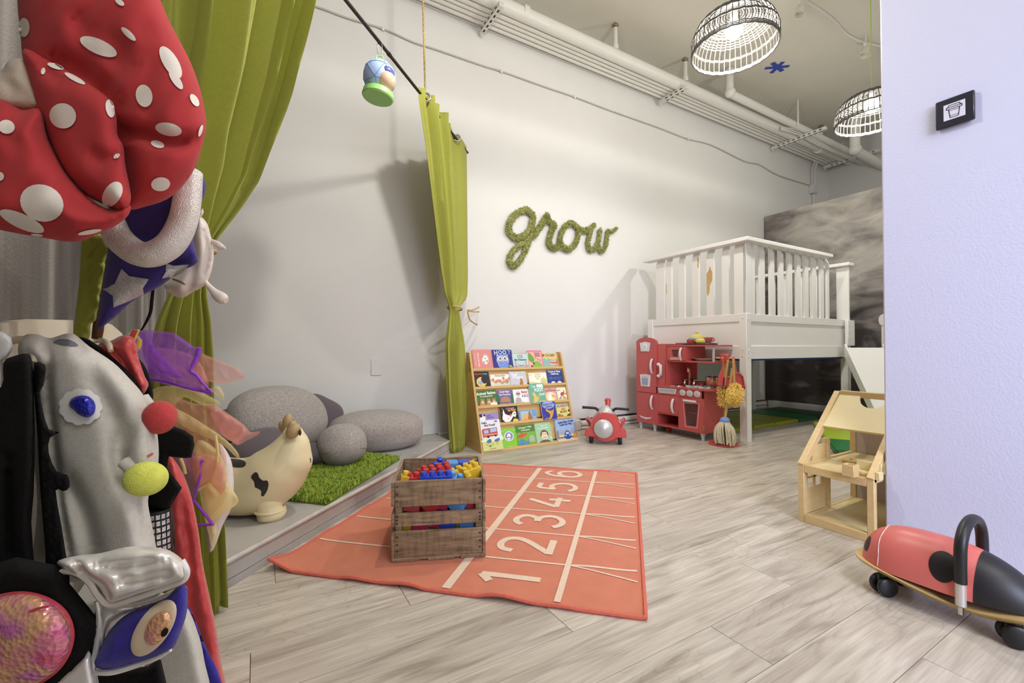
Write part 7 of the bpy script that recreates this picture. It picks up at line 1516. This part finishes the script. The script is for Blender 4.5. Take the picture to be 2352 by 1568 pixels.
Puff([(382, 1166), (396, 1170), (400, 1200), (402, 1258), (392, 1230), (386, 1200)], .90, .008, 6, smooth=0, res=5).build('felt_tab', mat('grey_black_felt', (.20, .19, .18), .95), t, o)
# ---- grey fleece animal costume
o = dep(220, 1000, .76); t = thing('fleece_costume', 'light grey fleece animal costume with blue eye patch and pompoms', 'costume', o)
F_ = Puff([(42, 815), (44, 785), (60, 768), (88, 768), (115, 776), (150, 766), (172, 768), (205, 795), (260, 832), (300, 872), (328, 905), (350, 950), (362, 1000), (364, 1060), (350, 1110), (340, 1150), (348, 1200), (360, 1262), (372, 1330), (70, 1330), (75, 1270), (85, 1150), (72, 1000), (70, 880), (60, 850)], .78, .075, 60, creases=[([(105, 850), (120, 1000), (135, 1150), (160, 1290)], .018, 9), ([(200, 830), (235, 900), (262, 960), (272, 1030)], .016, 22), ([(330, 930), (300, 980), (275, 1030), (285, 1090), (330, 1200), (350, 1280)], .020, 18), ([(140, 1080), (190, 1180), (215, 1290)], .018, 20), ([(105, 778), (112, 840), (104, 900)], .01, 8)], res=8, smooth=4)
F_.build('fleece_body', m_fle, t, o)
F_.patch('pocket_lining', [(122, 786), (140, 778), (165, 782), (180, 794), (150, 793)], mat('grey_lining', (.42, .44, .48), .7), t, .002, 3, 5)
F_.patch('eye_patch', [(185 + 49 * math.cos(a) + 2.2 * math.cos(12 * a), 934 + 41 * math.sin(a) + 2 * math.sin(12 * a)) for a in np.linspace(0, 2 * PI, 60, endpoint=False)], mat('white_felt', (.90, .89, .89), .8), t, .004, 0, 6)
F_.patch('glitter_eye', [(158, 930), (165, 915), (185, 908), (205, 911), (218, 925), (218, 945), (208, 955), (196, 958), (178, 950), (170, 942)], glitter('blue_glitter', ((.14, .12, .58), (.24, .26, .78)), .22, .2, 30, 200), t, .006, 3, 5, .008)
bm = ptube([(325, 915), (342, 935), (355, 950)], .765, [16, 14, 10], 10, 4, o); mk('pompom_stem', bm, m_fle, t)
bm = NB(); ell(bm, V(dep(367, 958, .745) - o), (.0245, .026, .028), 24, 16); mk('red_pompom', bm, mat('red_plush', (.74, .24, .24), .95, var=.1, vs=60, bump=.4, bs=500, sheen=.1), t, ang=180)
mk('pompom_stem', ptube([(285, 1060), (300, 1072), (312, 1085)], .71, [14, 15, 12], 10, 4, o), m_fle, t)
bm = NB(); ell(bm, V(dep(335, 1099, .69) - o), (.029, .03, .026), 24, 16, Matrix.Rotation(.3, 3, 'Y')); mk('yellow_pompom', bm, mat('yellow_plush', (.82, .84, .36), .95, var=.1, vs=60, bump=.4, bs=500, sheen=.1), t, ang=180)
F_.patch('red_tag', [(338, 1046), (350, 1039), (353, 1043), (342, 1050)], m_rsat, t, .002, 0, 3)
# lower leg of the fleece costume with blue edge
Puff([(350, 1380), (420, 1385), (452, 1445), (470, 1520), (482, 1640), (340, 1640)], .84, .05, 30, res=9, smooth=3).build('fleece_leg', m_fle, t, o)
Puff([(420, 1380), (438, 1400), (455, 1440), (475, 1490), (500, 1540), (525, 1640), (462, 1640), (462, 1500), (440, 1430)], .88, .015, 14, res=8, smooth=3).build('blue_lining', m_bfur, t, o)
# ---- black velvet mane strip
o = dep(60, 1050, .66); t = thing('velvet_mane', 'shaggy black velvet mane strips hanging in front of the grey fleece', 'costume piece', o)
Puff([(8, 832), (30, 818), (62, 812), (74, 830), (78, 900), (80, 1000), (78, 1120), (72, 1200), (68, 1330), (-60, 1330), (-60, 900), (2, 890)], .655, .03, 22, creases=[([(20, 1050), (25, 1300)], .02, 8)], res=8, smooth=3).build('wide_strip', m_bvel, t, o)
Puff([(78, 834), (104, 838), (104, 862), (100, 885), (92, 900), (98, 940), (112, 985), (138, 992), (115, 1005), (112, 1040), (130, 1082), (155, 1090), (160, 1118), (145, 1128), (128, 1126), (140, 1200), (152, 1275), (158, 1330), (110, 1330), (104, 1260), (92, 1120), (86, 1000), (78, 900)], .66, .016, 9, res=6, smooth=2, wob=.003, wf=.2).build('narrow_strip', m_bvel, t, o)
# ---- silver creature bib in front
o = dep(230, 1420, .62); t = thing('silver_bib', 'silver lame creature costume with pink tongue patch and blue eye patch', 'costume', o)
K1 = Puff([(-60, 1305), (-60, 1650), (110, 1650), (165, 1575), (205, 1520), (228, 1440), (205, 1395), (160, 1340), (140, 1300)], .60, .05, 50, res=9, smooth=2); K1.build('black_panel', m_bvel, t, o)
I_ = K1.patch('tongue_patch', [(-60, 1395), (-20, 1372), (40, 1362), (85, 1366), (120, 1382), (150, 1408), (166, 1448), (162, 1490), (140, 1530), (100, 1562), (40, 1590), (-60, 1620)], m_iri, t, .003, 3, 7, .028)
mk('tongue_edge', ptube([(-40, 1384), (0, 1367), (55, 1361), (110, 1375), (150, 1406), (167, 1450), (160, 1495), (135, 1536), (95, 1566), (40, 1592)], .546, 3.2, 6, 5, o), mat('pink_edge', (.80, .30, .36), .4, .2), t)
mk('tongue_fold', ptube([(-40, 1448), (10, 1444), (36, 1434), (60, 1410), (90, 1396), (112, 1392)], .526, [3, 3, 4, 4, 3, 2], 6, 5, o), mat('pink_edge', (.80, .30, .36), .4, .2), t)
K2 = Puff([(130, 1292), (165, 1278), (230, 1270), (290, 1256), (340, 1255), (385, 1262), (418, 1284), (428, 1310), (424, 1332), (380, 1350), (320, 1368), (275, 1384), (250, 1388), (232, 1366), (208, 1345), (160, 1320)], .60, .05, 28, creases=[([(215, 1300), (300, 1300), (400, 1280)], .012, 9), ([(170, 1290), (200, 1330), (240, 1360)], .02, 8), ([(260, 1345), (340, 1330), (400, 1318)], .010, 8)], res=5, smooth=3, wob=.0025, wf=.045); K2.build('silver_muzzle', m_slv, t, o, ang=180)
mk('muzzle_piping', ptube([(140, 1312), (175, 1316), (205, 1338), (225, 1368), (252, 1390), (300, 1378), (370, 1354), (420, 1334), (430, 1312), (418, 1286)], .572, 6, 8, 6, o), m_slv, t)
K3 = Puff([(232, 1375), (300, 1388), (370, 1366), (424, 1342), (424, 1360), (380, 1382), (310, 1402), (255, 1430), (240, 1480), (222, 1540), (232, 1600), (200, 1600), (205, 1500), (215, 1420)], .612, .03, 16, creases=[([(225, 1420), (222, 1580)], .012, 5)], res=6, smooth=2, wob=.002, wf=.06); K3.build('silver_side', m_slv, t, o, ang=180)
K4 = Puff([(214, 1528), (228, 1490), (258, 1440), (300, 1405), (360, 1385), (424, 1340), (430, 1400), (415, 1450), (396, 1490), (368, 1505), (300, 1526), (255, 1538)], .595, .03, 30, res=6, smooth=3); K4.build('blue_eye_panel', m_bfur, t, o)
K4.patch('eye_white', ellp(353, 1442, 36, 76, 30, rot=.62), mat('cream_felt_eye', (.84, .77, .66), .8), t, .004, 0, 6, .004)
K4.patch('iridescent_iris', ellp(362, 1442, 25, 44, 26, rot=.55), m_iri, t, .008, 0, 5, .008)
K4.patch('pupil', ellp(378, 1452, 7, 12, 14, rot=.6), m_blk, t, .017, 0, 4)
mk('piping', ptube([(216, 1544), (260, 1542), (310, 1528), (360, 1510), (392, 1492)], .585, [5, 7, 7, 6, 4], 8, 6, o), m_slv, t)
mk('side_piping', ptube([(222, 1380), (228, 1420), (222, 1480), (212, 1540), (214, 1600)], .585, [5, 6, 6, 6, 6], 8, 6, o), m_slv, t)
Puff([(150, 1585), (220, 1540), (340, 1530), (370, 1515), (372, 1660), (150, 1660)], .66, .03, 20, res=10, smooth=2).build('black_sleeve', m_bvel, t, o)
K5 = Puff([(60, 1600), (130, 1560), (190, 1510), (208, 1500), (212, 1660), (60, 1660)], .57, .02, 16, res=8, smooth=2); K5.build('silver_lower', m_slv, t, o)
